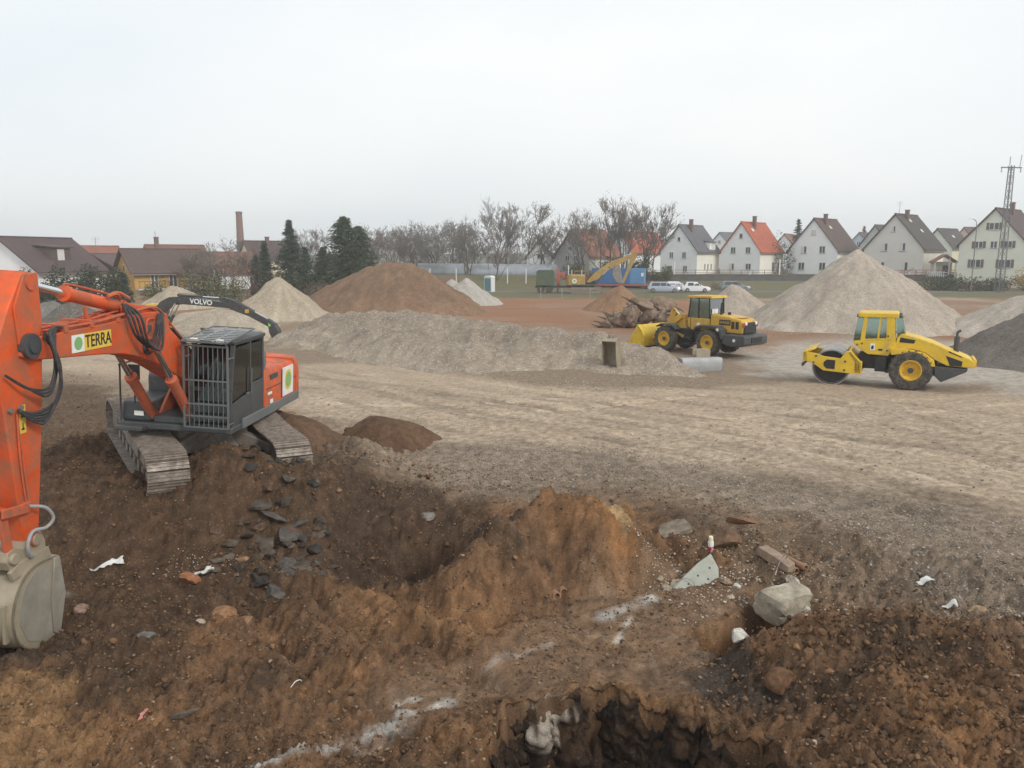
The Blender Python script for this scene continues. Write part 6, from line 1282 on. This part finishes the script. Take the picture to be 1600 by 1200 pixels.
def car(px, Y, rz, label, paint, L_=4.3, H_=1.45, estate=False, s=1):
    p = at(px, 455, Y); r = empty('parked_car', (p.x, Y, 0), rz, label, 'car', 'parked cars'); h = L_ / 2
    def ring(x, zb, zt, wb, wt): return [(x, -wb, zb), (x, -wb * 1.0, (zb + zt) / 2), (x, -wt, zt), (x, wt, zt), (x, wb, (zb + zt) / 2), (x, wb, zb)]
    MB().loft([ring(-h, .38, .75, .70, .62), ring(-h + .12, .25, .88, .82, .76), ring(-h + 1.0, .2, .95, .86, .80), ring(0, .2, .96, .86, .82), ring(h - 1.25, .2, .93, .86, .80), ring(h - .4, .22, .82, .82, .72), ring(h - .05, .32, .66, .70, .6), ring(h, .4, .58, .6, .52)]).build('body', paint, r, .03, 50)
    b = -h + .1 if estate else -h + .35
    MB().loft([[(b, -.72, .9), (b, .72, .9), (h - 1.05, .76, .9), (h - 1.05, -.76, .9)], [(b + .15, -.68, 1.15), (b + .15, .68, 1.15), (h - 1.45, .7, 1.15), (h - 1.45, -.7, 1.15)], [(b + .38, -.56, H_), (b + .38, .56, H_), (h - 1.95, .58, H_), (h - 1.95, -.58, H_)]]).build('cabin', paint, r, .03, 50)
    for sy in (-1, 1):
        xs = (b + .42, -.35, .42, h - 1.35) if not estate else (b + .42, -.55, .35, h - 1.35)
        for i in range(3):
            x0, x1 = xs[i] + .04, xs[i + 1] - .04; x1t = x1 - (.42 if i == 2 else 0); x0t = x0 + (.12 if i == 0 else 0)
            MB().add([(x0, sy * .765, .95), (x1, sy * .775, .95), (x1t, sy * .615, H_ - .1), (x0t, sy * .605, H_ - .1)], [(0, 1, 2, 3)]).build('side_window', W['pane'], r, 0, 0)
        for x in (-h + .8, h - .85):
            wh = MB().la([(.2, -.1), (.30, -.1), (.32, 0), (.30, .1), (.2, .1)], (x, sy * .78, .32), (0, 1, 0), 20).build('wheel', M['tyre'], r)
            MB().cy((x, sy * .85, .32), (x, sy * .89, .32), .2, n=14).build('rim', M['steel'], wh)
    MB().add([(h - 1.09, -.68, .95), (h - 1.09, .68, .95), (h - 1.90, .52, H_ - .04), (h - 1.90, -.52, H_ - .04)], [(0, 1, 2, 3)]).build('windscreen', W['pane'], r, 0, 0)
    MB().add([(b - .01, -.62, .98), (b - .01, .62, .98), (b + .33, .5, H_ - .06), (b + .33, -.5, H_ - .06)], [(0, 3, 2, 1)]).build('rear_window', W['pane'], r, 0, 0)
    for y in (-.55, .55): MB().bx(h - .1, h - .02, y - .14, y + .14, .55, .68).build('headlight', M['lamp'], r, .02)
    return r
m_silver = mat('silver_car_paint', (.42, .46, .52), .25, .6, .03); m_whitec = mat('white_car_paint', (.74, .75, .76), .25, 0, .03); m_darkc = mat('dark_car_paint', (.22, .25, .26), .25, .4, .03)
car(1037, 112, radians(-8), 'silver estate car parked left of the white hatchback', m_silver, 4.7, 1.5, True)
car(1087, 112.5, radians(-8), 'white hatchback parked right of the silver estate car', m_whitec, 4.1, 1.48)
car(1058, 117, radians(-8), 'white car half hidden behind the silver estate and the white hatchback', m_whitec, 4.2, 1.4)
car(1148, 116, radians(-6), 'grey-green car hidden behind the small gravel heap', m_darkc, 4.4, 1.5, True)
def toilet():
    p = g(765, 456); r = empty('portable_toilet', (p.x, p.y, 0), radians(-25), 'portable toilet with teal door and white side near the silver tank', 'portable toilet')
    MB().bx(-.6, .6, -.6, .6, 0, 2.1).build('cabin', M['white'], r, .03); MB().bx(-.5, .5, -.64, -.6, .1, 2.0).build('door', m_teal, r, .01); MB().pr([(-.65, 2.1), (.65, 2.1), (.4, 2.35), (-.4, 2.35)], -.65, .65).build('roof', M['white'], r, .02)
    o = MB().bx(-.2, .2, -.2, .2, 0, 1.3).bx(-.3, 1.4, -.05, .05, .9, 1.1).build('barrier', m_redc, None, 0, 35, (at(688, 440, 128).x, 128, .0)); tag(o, 'small red barrier beside the twin-peaked gravel heap', 'barrier')
toilet()
for px, Y, h, lb in ((845, 96, 1.3, 'left'), (878, 97, 1.2, 'second'), (922, 96, 1.3, 'third'), (962, 97, 1.2, 'right')):
    p = at(px, 450, Y); tag(MB().tu([(0, 0, -.2), (.02, 0, h)], .04, 6).bx(-.05, .05, -.02, .02, h - .25, h).build('marker_stake', W['sill'], None, 0, 35, (p.x, Y, 0)), '%s of four thin marker stakes in front of the yellow excavator' % lb, 'stake', 'marker stakes')
# ------------------------------------------------------------------ middle ground attachments
def attach():
    c = g(955, 582); z = hz(c.x, c.y)
    P = curve_pts([(-.48, 0, 1.32), (-.1, 0, 1.42), (.25, 0, 1.2), (.42, 0, .75), (.38, 0, .3), (.1, 0, .02), (-.1, 0, 0)], 4); o = [(p.x, p.z) for p in P]; i_ = [(a * .9 - .03, .7 + (b - .7) * .93) for a, b in o]
    r = empty('excavator_bucket', (c.x, c.y, z - .04), radians(62), 'empty rusty excavator bucket standing upright on the gravel bank', 'bucket'); r.scale = (.85, .75, 1.12)
    MB().pr(o + i_[::-1], -.46, .46).build('shell', M['buck'], r, .01)
    for sy in (-1, 1): MB().pr(o + [(-.42, .7)], sy * .46, sy * .43).build('side_plate', M['buck'], r, .005)
    for y in (-.15, .15): MB().pr([(-.3, 1.36), (.1, 1.42), (.0, 1.58), (-.2, 1.56)], y - .03, y + .03).build('lug', M['steel'], r, .005)
    for k in range(4): MB().pr([(-.28, -.02), (-.08, .05), (-.08, -.02)], -.4 + k * .24, -.3 + k * .24).build('tooth', M['steel'], r)
    c = g(1095, 578); r = empty('grading_bucket', (c.x, c.y, hz(c.x, c.y) - .03), radians(12), 'wide grey ditch-grading bucket lying in front of the wheel loader', 'bucket')
    st = mat('bare_grey_steel', (.38, .39, .40), .6, .15, .1, .4, (.33, .29, .24), 2)
    P = curve_pts([(-.16, 0, .0), (-.2, 0, .3), (-.16, 0, .56), (-.04, 0, .64), (.4, 0, .62)], 4); o = [(p.x, p.z) for p in P]; i_ = [(a + .03, b - .02 if b > .3 else b) for a, b in o]
    Rz = Matrix.Rotation(pi / 2, 4, 'Z')
    MB().pr(o + i_[::-1], -1.0, 1.0, 'xz', Rz).build('shell', st, r, .005)
    for sy in (-1, 1): MB().pr(o + [(.5, .1)], sy * 1.0, sy * .97, 'xz', Rz).build('side_plate', st, r)
    MB().bx(-.08, .62, .35, .40, .62, .98).bx(-.08, .62, .75, .8, .6, .98).cy((-.1, .45, .85), (.64, .45, .85), .05).build('mounting_bracket', M['buck'], r, .01)
    c = at(325, 505, 53.5); r = empty('compactor_plate', (c.x, 53.5, hz(c.x, 53.5)), radians(10), 'dark steel attachment lying at the foot of the beige gravel bank', 'attachment')
    MB().bx(-.9, .9, -.35, .35, .25, .75).build('plate', M['muddy'], r, .04); MB().pr([(-.3, .75), (.4, .75), (.3, 1.15), (-.5, 1.3)], -.25, .25).build('bracket', M['vol'], r, .02)
attach()
# ------------------------------------------------------------------ rubble
def ico(sub):
    bm = bmesh.new(); bmesh.ops.create_icosphere(bm, subdivisions=sub, radius=1); v = np.array([x.co[:] for x in bm.verts]); f = np.array([[q.index for q in x.verts] for x in bm.faces]); bm.free(); return v, f
I1, I2, I3 = ico(1), ico(2), ico(3)
def rockv(rng, base, flat=4, rough=.12, box=0):
    v = base.copy()
    if box: v = v / np.abs(v).max(1)[:, None] ** box
    for k in range(flat):                               # cut flat facets
        d = rng.normal(size=3); d /= np.linalg.norm(d); c = rng.uniform(.35, .7); s = v @ d
        v = v - np.where(s > c, s - c, 0)[:, None] * d
    return v * (1 + rough * rng.normal(size=(len(v), 1)))
m_rock = attrmat('broken_stone', 9.0, .35, .93, .03, None, 22.0)
def rock(label, px, py, sx, sy, sz, col, seed, name='rock', z=None, rot=(0, 0, 0), flat=8, cat='rock', group=None, sink=.25, sub=3, rough=.012, box=0):
    rng = np.random.default_rng(seed); p = g(px, py, LOW if z is None else z); zz = hz(p.x, p.y)
    p = g(px, py, zz); zz = hz(p.x, p.y)
    v = rockv(rng, {1: I1, 2: I2, 3: I3}[sub][0], flat, rough, box) * np.array([sx, sy, sz]); f = {1: I1, 2: I2, 3: I3}[sub][1]
    c = np.array(col)[None] * (1 + .18 * rng.normal(size=(len(v), 1)))
    me = npmesh(name, v, f, m_rock, True, c); me.set_sharp_from_angle(angle=radians(28))
    o = link(name, me, None, None, (p.x, p.y, zz + sz * (1 - 2 * sink) * .8), rot); return tag(o, label, cat, group)
CON, ORG, DRK, BRN = (.40, .36, .30), (.25, .12, .06), (.045, .042, .040), (.13, .085, .055)
rock('large pale concrete block leaning over the trench', 1219, 994, .38, .30, .25, (.40, .35, .27), 1, 'concrete_block', rot=(.14, -.16, .6), flat=3, sink=.05, box=.95, rough=.02)
rock('small white concrete lump at the trench edge', 1158, 1028, .13, .11, .10, (.55, .52, .46), 2, 'concrete_lump', flat=5, box=.8)
rock('reddish soil clod below the large concrete block', 1222, 1040, .22, .2, .2, (.15, .082, .046), 3, 'soil_clod', flat=3, rough=.03)
rock('tilted dark stone slab above the red spray can', 1046, 818, .42, .22, .10, (.21, .17, .13), 4, 'stone_slab', rot=(.15, -.2, .2), flat=5, box=.85)
rock('brown stone slab resting on a boulder right of the tilted slab', 1160, 822, .32, .22, .08, (.20, .115, .07), 5, 'stone_slab', rot=(0, .08, -.1), flat=5, sink=-1.2, box=.8)
rock('brown boulder under the stone slab', 1132, 830, .34, .26, .22, (.17, .105, .065), 6, 'boulder', flat=6)
rock('yellowish brick chunk lying alone at the right on the gravel', 1530, 938, .26, .17, .12, (.34, .23, .12), 7, 'brick_chunk', rot=(.2, .1, .3), flat=11)
rock('orange-brown stone left of the white plastic sheet', 293, 862, .22, .15, .13, (.30, .135, .07), 8, 'stone', flat=7)
rock('orange-brown boulder right of the white plastic sheet', 342, 836, .20, .17, .16, (.27, .15, .08), 9, 'stone', flat=6)
rock('rounded orange stone beside the dark asphalt chunks', 379, 880, .15, .12, .13, (.30, .17, .09), 10, 'stone', flat=6)
rock('ochre stone near the dark asphalt chunks', 376, 832, .16, .13, .13, (.26, .16, .09), 11, 'stone', flat=5)
rock('grey-green stone on the slope right of the orange excavator bucket', 232, 1000, .18, .14, .12, (.14, .14, .125), 12, 'stone', flat=8)
rock('pale angular stone on the lower left slope', 314, 992, .10, .09, .07, (.45, .36, .28), 13, 'stone', flat=9)
rock('pinkish stone beside the orange excavator bucket', 130, 958, .15, .13, .12, (.24, .16, .12), 14, 'stone', flat=6)
rock('dark stone close to the orange excavator bucket', 106, 945, .2, .16, .14, (.12, .09, .07), 15, 'stone', flat=6)
rock('round brown clod left of the small soil heap', 543, 672, .16, .14, .15, (.10, .065, .045), 16, 'soil_clod', flat=3, rough=.03, z=0)
rock('grey stone in the gravel left of the mound', 667, 786, .18, .14, .12, (.20, .18, .16), 19, 'stone', flat=7)
rock('flat dark stone in the lower left foreground', 290, 1118, .20, .09, .07, (.13, .10, .075), 20, 'stone', rot=(0, 0, .4), flat=8)
rock('white pebble in the foreground clods', 1270, 1168, .08, .06, .05, (.55, .5, .44), 21, 'pebble', flat=7)
for i, (px, py, s) in enumerate(((1042, 902, .10), (1060, 898, .11), (1075, 892, .12), (1052, 912, .12), (1090, 888, .09), (1030, 895, .08))):
    rock(['leftmost small', 'third small', 'fifth small', 'lower small', 'rightmost small', 'outermost'][i] + ' rubble stone in the cluster left of the concrete panel', px, py, s, s * .8, s * .75, (.33, .27, .2), 30 + i, 'rubble_stone', flat=6, group='rubble stones beside the concrete panel')
for i, (px, py, s) in enumerate(((1240, 905, .16), (1232, 925, .2), (1222, 940, .12), (1246, 958, .11), (1236, 965, .13), (1212, 920, .1), (1190, 912, .09), (1135, 905, .12), (1150, 915, .1), (1142, 928, .09), (1125, 900, .1))):
    rock('pale broken concrete piece, %s of the pieces between panel and block' % ['topmost', 'second largest', 'brownish fourth', 'rightmost', 'lowest right', 'middle', 'upper middle', 'leftmost upper', 'leftmost lower', 'lowest left', 'nearest to the panel'][i], px, py, s, s * .8, s * .7, ((.42, .37, .30), (.33, .24, .17), (.5, .47, .42))[i % 3], 50 + i, 'concrete_piece', flat=8, group='broken concrete between panel and block')
rngc = np.random.default_rng(5)
for i in range(104):                                     # dark asphalt rubble spilling from the excavator's mound
    t = rngc.uniform(); px = 310 + 230 * rngc.beta(2, 2) + 10 * t; py = 715 + 195 * t; s = rngc.uniform(.07, .22) * (1.2 if 400 < px < 480 else 1)
    z = .35 - t * .8
    rock('broken asphalt chunk in the dark rubble spill below the orange excavator', px, py, s, s * rngc.uniform(.6, .95), s * rngc.uniform(.35, .7), [(.055, .048, .042), (.085, .070, .056), (.07, .054, .042), (.125, .098, .075), (.11, .07, .046)][i % 5], 100 + i, 'asphalt_chunk', z=z, rot=tuple(rngc.uniform(-.5, .5, 2)) + (rngc.uniform(0, 3),), flat=10, group='asphalt chunks below the excavator tracks', sink=.2, sub=2, rough=.04)
for i, (px, py, sx) in enumerate(((432, 848, .34), (452, 862, .36), (440, 828, .3), (470, 842, .3), (455, 815, .28), (425, 808, .26))):
    rock('big flat asphalt slab broken in layers, %s of the slab stack below the tracks' % ['left', 'lowest', 'upper left', 'right', 'top', 'upper outer'][i], px, py, sx, sx * .75, .09, (.095, .083, .072), 180 + i, 'asphalt_slab', z=-.2, rot=(rngc.uniform(.1, .6), rngc.uniform(-.4, .4), rngc.uniform(0, 3)), flat=9, group='layered asphalt slabs', sink=.0, rough=.02)
for i, (px, py, s) in enumerate(((455, 655, .3), (470, 662, .34), (440, 660, .25), (432, 648, .2))):
    rock('flat brown slab lying on the soil mound behind the excavator, %s' % ['middle one', 'lowest one', 'left one', 'topmost one'][i], px, py, s, s * .7, .07, (.22, .135, .085), 200 + i, 'stone_slab', z=.4, rot=(.2, .1, i), flat=9, sink=-.8)
# heap of grubbed stumps beside the loader
m_stump = attrmat('earthy_wood', 6.0, .45, .95, .06, None, 9.0)
def stump(px, py, Y, sx, sy, sz, rot, seed, label):
    rng = np.random.default_rng(seed); v, f = rockv(rng, I3[0], 2, .05), I3[1]
    th = np.arctan2(v[:, 1], v[:, 2]); v = v * (1 + .13 * np.sin(th * rng.integers(5, 9) + rng.uniform(0, 6)) + .07 * np.sin(th * 13 + v[:, 0] * 3))[:, None]
    p = at(px, py, Y); c = np.array((.23, .165, .12))[None] * (1 + .3 * rng.normal(size=(len(v), 1)) * .6)
    r = empty('tree_stump', (p.x, Y, p.z), rot, label, 'stump', 'grubbed stumps beside the loader')
    link('wood', npmesh('wood', v * np.array([sx, sy, sz]), f, m_stump, True, c), None, r)
    for k in range(6):
        a = rng.uniform(0, 6.28); q = Vector((sx * rng.choice((-.8, .8)), sy * .5 * cos(a), sz * .5 * sin(a))); d = Vector((q.x, q.y * 1.5, q.z * 1.5 + .2)).normalized()
        pts = [q]; 
        for j in range(3): d = (d + Vector(rng.normal(size=3)) * .35).normalized(); pts.append(pts[-1] + d * .28)
        MB().tu(pts, .09, 6, None, .02).build('root', m_bark, r, 0, 60)
for i, (px, py, Y, sx, sy, sz, rot, lb) in enumerate(((968, 502, 57, 1.0, .7, .6, (0, .2, .3), 'grubbed tree stump, leftmost of the heap beside the loader'), (988, 495, 57, .9, .8, .8, (.3, -.3, 1.), 'upright grubbed stump second from left in the stump heap'), (1012, 497, 57, 1.0, .6, .55, (0, .4, 2.), 'grubbed stump low in the middle of the stump heap'), (1005, 478, 58, 1.2, .8, .5, (.2, .3, .2), 'broad slab-like stump lying across the stump heap'), (1035, 476, 58, 1.1, .7, .6, (.1, .1, .4), 'topmost grubbed stump at the right of the stump heap'), (1032, 498, 57, 1.0, .7, .6, (0, .2, 1.4), 'grubbed stump nearest to the loader bucket'), (950, 507, 56.5, .5, .4, .35, (0, 0, .5), 'small stump piece at the left foot of the stump heap'))):
    stump(px, py, Y, sx, sy, sz, rot, 300 + i, lb)
# ------------------------------------------------------------------ man-made debris
def panel():
    c = g(1090, 915, LOW); z = hz(c.x, c.y)
    r = empty('broken_slab', (c.x, c.y - .05, z - .02), (radians(-38), radians(-8), radians(14)), 'triangular broken concrete panel with bolt holes leaning at the mound foot', 'concrete panel')
    MB().pr([(-.52, .02), (-.1, -.14), (.34, -.10), (.44, .16), (.40, .44), (.30, .40), (.12, .34)], -.05, .05, 'xz').build('slab', mat('grey_green_concrete', (.36, .37, .32), .85, 0, .12, .35, (.24, .18, .12), 3, .01, 40), r, .006)
    for x, zz in ((-.2, .02), (.02, .12), (.18, .02), (.28, .2)): MB().cy((x, -.056, zz), (x, -.05, zz), .018, n=10).build('bolt_hole', M['blackd'], r)
    MB().tu(curve_pts([(-.5, -.08, 0), (-.3, -.12, .12), (-.15, -.12, .05), (-.12, -.1, -.12)], 5), .006, 5).build('wire', M['steel'], r)
panel()
def can():
    c = g(1110, 880, LOW + .1); z = hz(c.x, c.y)
    r = empty('spray_can', (c.x, c.y, z), (radians(4), radians(-3), 0), 'red and white spray can standing upright in the rubble', 'spray can')
    MB().la([(.036, 0), (.038, .01), (.038, .10)], (0, 0, 0), (0, 0, 1), 20).build('lower_sleeve', mat('red_print', (.55, .03, .06), .35), r)
    MB().la([(.038, .10), (.038, .17), (.03, .185)], (0, 0, 0), (0, 0, 1), 20).build('upper_sleeve', M['white'], r)
    MB().la([(.031, .185), (.031, .235), (.026, .245)], (0, 0, 0), (0, 0, 1), 18).build('cap', mat('cream_cap', (.72, .68, .45), .4), r)
    for a in range(3): MB().bx(.0385, .0395, -.012, .012, .03 + a * .022, .04 + a * .022, Matrix.Rotation(radians(-90 + a * 6), 4, 'Z')).build('print', M['white'], r)
    r.scale = (1.35, 1.35, 1.35)
can()
def misc():
    pc = mat('clay_pipe', (.30, .17, .10), .8, 0, .15, .3)
    for i, (px, py) in enumerate(((868, 942), (879, 937))):
        c = g(px, py, LOW + .08); z = hz(c.x, c.y)
        o = MB().la([(.055, -.35), (.075, -.35), (.075, .12), (.052, .12), (.052, -.35)], (0, .40, .03), (.35, -.9, .05), 20, None, False).build('drain_pipe', pc, None, 0, 40, (c.x, c.y, max(z, LOW) + .02)); tag(o, ['left', 'right'][i] + ' of two clay drain pipe ends poking out at the mound foot', 'pipe', 'clay pipe ends')
    for i, (px, py) in enumerate(((1238, 905), (1252, 906))):
        c = g(px, py, LOW + .1); z = hz(c.x, c.y)
        o = MB().la([(.045, -.5), (.06, -.5), (.06, .1), (.04, .1), (.04, -.5)], (0, 0, .08), (.3, -.9, .05), 18, None, False).build('drain_pipe', pc, None, 0, 40, (c.x, c.y, z)); tag(o, ['left', 'right'][i] + ' of two dark pipe ends under the fallen concrete beam', 'pipe', 'dark pipe ends')
    a = g(1190, 868, -.2); b = g(1236, 902, -.35); za = hz(a.x, a.y) + .10; zb = hz(b.x, b.y) + .12; d = Vector((b.x - a.x, b.y - a.y, zb - za)); ln = d.length
    r = empty('concrete_beam', (a.x, a.y, za), d.to_track_quat('X', 'Z').to_euler(), 'fallen brownish concrete beam lying aslant above the large block', 'beam')
    MB().loft([[(0, -.11, -.08), (0, .11, -.08), (0, .11, .08), (0, -.11, .08)], [(ln * .6, -.12, -.08), (ln * .6, .12, -.08), (ln * .6, .11, .09), (ln * .6, -.11, .09)], [(ln, -.09, -.07), (ln, .12, -.08), (ln * .95, .1, .08), (ln * 1.02, -.1, .06)]]).build('beam', mat('earthy_concrete', (.30, .22, .16), .9, 0, .2, .5, (.16, .1, .07), 4, .015, 25), r, .012)
    MB().tu(curve_pts([(ln * .7, .05, 0), (ln * .8, .0, .25), (ln * .75, -.1, .1), (ln * .9, -.3, -.1)], 5), .007, 5).build('rebar', M['steel'], r)
    pl = mat('plastic_film', (.66, .66, .62), .45, 0, .1, .3, (.4, .35, .28), 4)
    def film(px, py, L_, w_, rz, label, seed, z=None, m=pl, name='plastic_sheet', amp=.05):
        rng = np.random.default_rng(seed); c = g(px, py, LOW if z is None else z); c = g(px, py, hz(c.x, c.y)); nx, ny = 16, 7
        X, Y = np.meshgrid(np.linspace(-.5, .5, nx), np.linspace(-.5, .5, ny)); X = X.ravel(); Y = Y.ravel()
        tap = .06 + .94 * (X + .5) ** .8; x = X * L_ * (1 + .25 * fbm(Y * 4 + seed, Y * 0, 2, seed + 3)); y = Y * w_ * tap + .03 * fbm(X * 3 + seed, Y * 0, 2, seed)
        cx = c.x + x * cos(rz) - y * sin(rz); cy = c.y + x * sin(rz) + y * cos(rz)
        zz = ground_h(cx, cy, False) + .06 + (X + .5) * .08 + amp * np.abs(fbm(X * 5 + seed, Y * 3, 3, seed))
        I = np.arange(nx * ny).reshape(ny, nx); f = np.stack([I[:-1, :-1].ravel(), I[:-1, 1:].ravel(), I[1:, 1:].ravel(), I[1:, :-1].ravel()], 1)
        o = link(name, npmesh(name, np.stack([cx - c.x, cy - c.y, zz - c.z], 1), f, m, True), None, None, c); s = o.modifiers.new('Solidify', 'SOLIDIFY'); s.thickness = .012; tag(o, label, 'debris')
    film(308, 820, .42, .26, .6, 'pale crumpled plastic sheet on the slope below the left track', 1, -.1)
    film(168, 890, .55, .10, .55, 'long narrow white plastic strip right of the excavator arm', 2, -.4)
    film(1443, 916, .26, .2, .1, 'small white scrap on the gravel at the right', 3, -.3, amp=.02)
    film(1482, 950, .2, .17, -.2, 'white paper scrap left of the yellowish brick chunk', 6, -.4, amp=.02)
    film(222, 1130, .12, .07, 1.2, 'tiny pink scrap in the lower left foreground', 4, None, mat('pink_scrap', (.5, .22, .18), .6), amp=.02)
    film(1250, 962, .14, .3, .3, 'white plaster scrap standing by the large concrete block', 5, None, amp=.09)
    a = g(398, 965, -.2); o = MB().tu(curve_pts([(0, 0, 0), (.05, .03, .06), (.09, .1, .05), (.1, .16, .0)], 5), .006, 5).build('wire', M['white'], None, 0, 60, (g(455, 1085, LOW).x, g(455, 1085, LOW).y, hz(*g(455, 1085, LOW)[:2]) + .02)); tag(o, 'short bent pale wire in the rut at the lower left', 'wire')
misc()
# ------------------------------------------------------------------ loose stones and clods
def scatter(name, label, P, size, cols, tmpl, seed, m, flat=.7, sink=.3, rough=.16):
    rng = np.random.default_rng(seed); n = len(P); T = [rockv(rng, tmpl[0], 5 if tmpl is I2 else 2, rough) for _ in range(16)]
    z = ground_h(P[:, 0], P[:, 1]); V = np.array(T)[rng.integers(0, 16, n)]
    a = rng.uniform(0, 2 * pi, n); s = size[:, None] * rng.uniform(.7, 1.2, (n, 3)) * np.array([1, .85, flat]); V = V * s[:, None, :]
    c, s_ = np.cos(a)[:, None], np.sin(a)[:, None]; x = V[..., 0] * c - V[..., 1] * s_; y = V[..., 0] * s_ + V[..., 1] * c
    V = np.stack([x + P[:, :1], y + P[:, 1:2], V[..., 2] + z[:, None] + (size * flat * (1 - 2 * sink))[:, None]], -1); k = V.shape[1]
    F = (tmpl[1][None] + (np.arange(n) * k)[:, None, None]).reshape(-1, 3)
    cc = np.array(cols)[rng.integers(0, len(cols), n)] * rng.uniform(.75, 1.25, (n, 1)); cc = np.repeat(cc, k, 0)
    o = link(name, npmesh(name, V.reshape(-1, 3), F, m, tmpl is I2, cc), None); return tag(o, label, kind='stuff')
def region(n, poly, seed, z=0, clump=0.0):
    rng = np.random.default_rng(seed); P = np.array(gp(poly, z)); out = np.zeros((0, 2)); lo, hi = P.min(0), P.max(0)
    while len(out) < n:
        q = rng.uniform(lo, hi, (n * 3, 2)); q[:, 1] = lo[1] + (hi[1] - lo[1]) * rng.uniform(0, 1, n * 3) ** 1.35
        k = sdpoly(q[:, 0], q[:, 1], [tuple(p) for p in P]) < .5 * rng.normal(size=len(q))
        if clump: k &= fbm(q[:, 0] * .8, q[:, 1] * .8, 3, seed) > rng.uniform(-.6, clump, len(q))
        out = np.concatenate([out, q[k]])
    return out[:n]
ROADPX = [(300, 600), (700, 590), (1100, 615), (1600, 640), (1600, 780), (1000, 705), (600, 670)]
m_stone = attrmat('loose_stone', 20.0, .25, .92, .01)
GRV = [(600, 690), (740, 700), (900, 690), (1100, 720), (1350, 775), (1600, 815), (1800, 860), (1800, 1000), (1560, 960), (1420, 900), (1300, 850), (1150, 795), (1050, 770), (940, 755), (850, 765), (700, 755)]
rs = np.random.default_rng(9)
P = region(14000, GRV, 1, 0, .5); scatter('gravel', 'loose grey gravel scattered over the slope beside the haul road', P, .009 + .022 * rs.beta(1.2, 4, len(P)), [(.27, .22, .17), (.33, .28, .22), (.23, .18, .14), (.18, .14, .105), (.42, .38, .33)], I1, 2, m_stone)
P = region(500, GRV, 3, 0, .4); scatter('coarse_gravel', 'coarser pale stones among the grey gravel', P, .022 + .04 * rs.beta(1.2, 5, len(P)), [(.33, .28, .23), (.40, .36, .31), (.26, .21, .16)], I2, 4, m_stone)
DIRT = [(-150, 640), (120, 600), (300, 720), (560, 700), (700, 760), (900, 770), (1100, 800), (1350, 900), (1700, 980), (1800, 1320), (-300, 1320)]
P = region(24000, DIRT, 5, -.4, .35); scatter('soil_crumbs', 'crumbs of brown soil all over the dig', P, .012 + .034 * rs.beta(1.1, 4, len(P)), [(.17, .10, .056), (.13, .078, .046), (.22, .125, .065), (.095, .062, .042), (.26, .19, .13)], I1, 6, m_stone, .7, .25)
P = np.concatenate([region(1500, [(1180, 1000), (1330, 980), (1600, 970), (1800, 1100), (1700, 1300), (1250, 1250), (1210, 1080)], 7, -.2), region(500, DIRT, 8, -.4, .2), region(260, [(560, 700), (720, 760), (700, 850), (560, 900), (480, 850)], 12, -.2)])
scatter('soil_clods', 'lumpy brown soil clods heaped at the right and over the dig', P, .022 + .075 * rs.beta(1.0, 4.5, len(P)), [(.17, .098, .054), (.13, .076, .044), (.21, .12, .063), (.10, .065, .043)], I2, 9, m_rock, .85, .3, .13)
P = region(1600, [(980, 900), (1100, 860), (1280, 880), (1280, 1000), (1120, 950)], 10, -.45, .3); scatter('rubble_crumbs', 'pale rubble crumbs around the broken concrete', P, .012 + .03 * rs.beta(1.1, 3, len(P)), [(.4, .34, .27), (.3, .22, .15), (.2, .13, .08), (.5, .46, .4)], I1, 11, m_stone)
P = np.concatenate([region(1500, [(430, 572), (560, 566), (700, 582), (860, 604), (1000, 612), (1090, 604), (1090, 592), (860, 590), (560, 556)], 21), region(700, [(1165, 522), (1340, 528), (1500, 515), (1500, 508), (1180, 508)], 22), region(250, [(1100, 485), (1150, 490), (1190, 488), (1150, 480)], 23), region(1600, ROADPX, 24)])
scatter('spilled_stones', 'stones rolled to the foot of the gravel heaps and spilled on the road', P, .014 + .06 * rs.beta(1.0, 5, len(P)), [(.34, .29, .23), (.42, .37, .31), (.27, .22, .17)], I1, 25, m_stone)
P = region(130, [(270, 870), (360, 870), (360, 905), (280, 905)], 14, -.5); scatter('white_chips', 'sprinkle of white chips below the orange-brown stones', P, .008 + .012 * rs.uniform(size=len(P)), [(.6, .58, .55), (.5, .47, .43)], I1, 15, m_stone)
# ------------------------------------------------------------------ damp autumn air
def haze():
    m = bpy.data.materials.new('haze'); m.use_nodes = True; t = m.node_tree; t.nodes.remove(t.nodes['Principled BSDF'])
    v = t.nodes.new('ShaderNodeVolumePrincipled'); v.inputs['Color'].default_value = (.985, .992, 1, 1); v.inputs['Density'].default_value = .0010; v.inputs['Anisotropy'].default_value = .55
    t.links.new(v.outputs[0], t.nodes['Material Output'].inputs['Volume'])
    o = MB().bx(-1150, 1150, -40, 940, -6, 42).build('haze', m); tag(o, 'thin pale autumn haze over the whole site', kind='stuff')
haze()
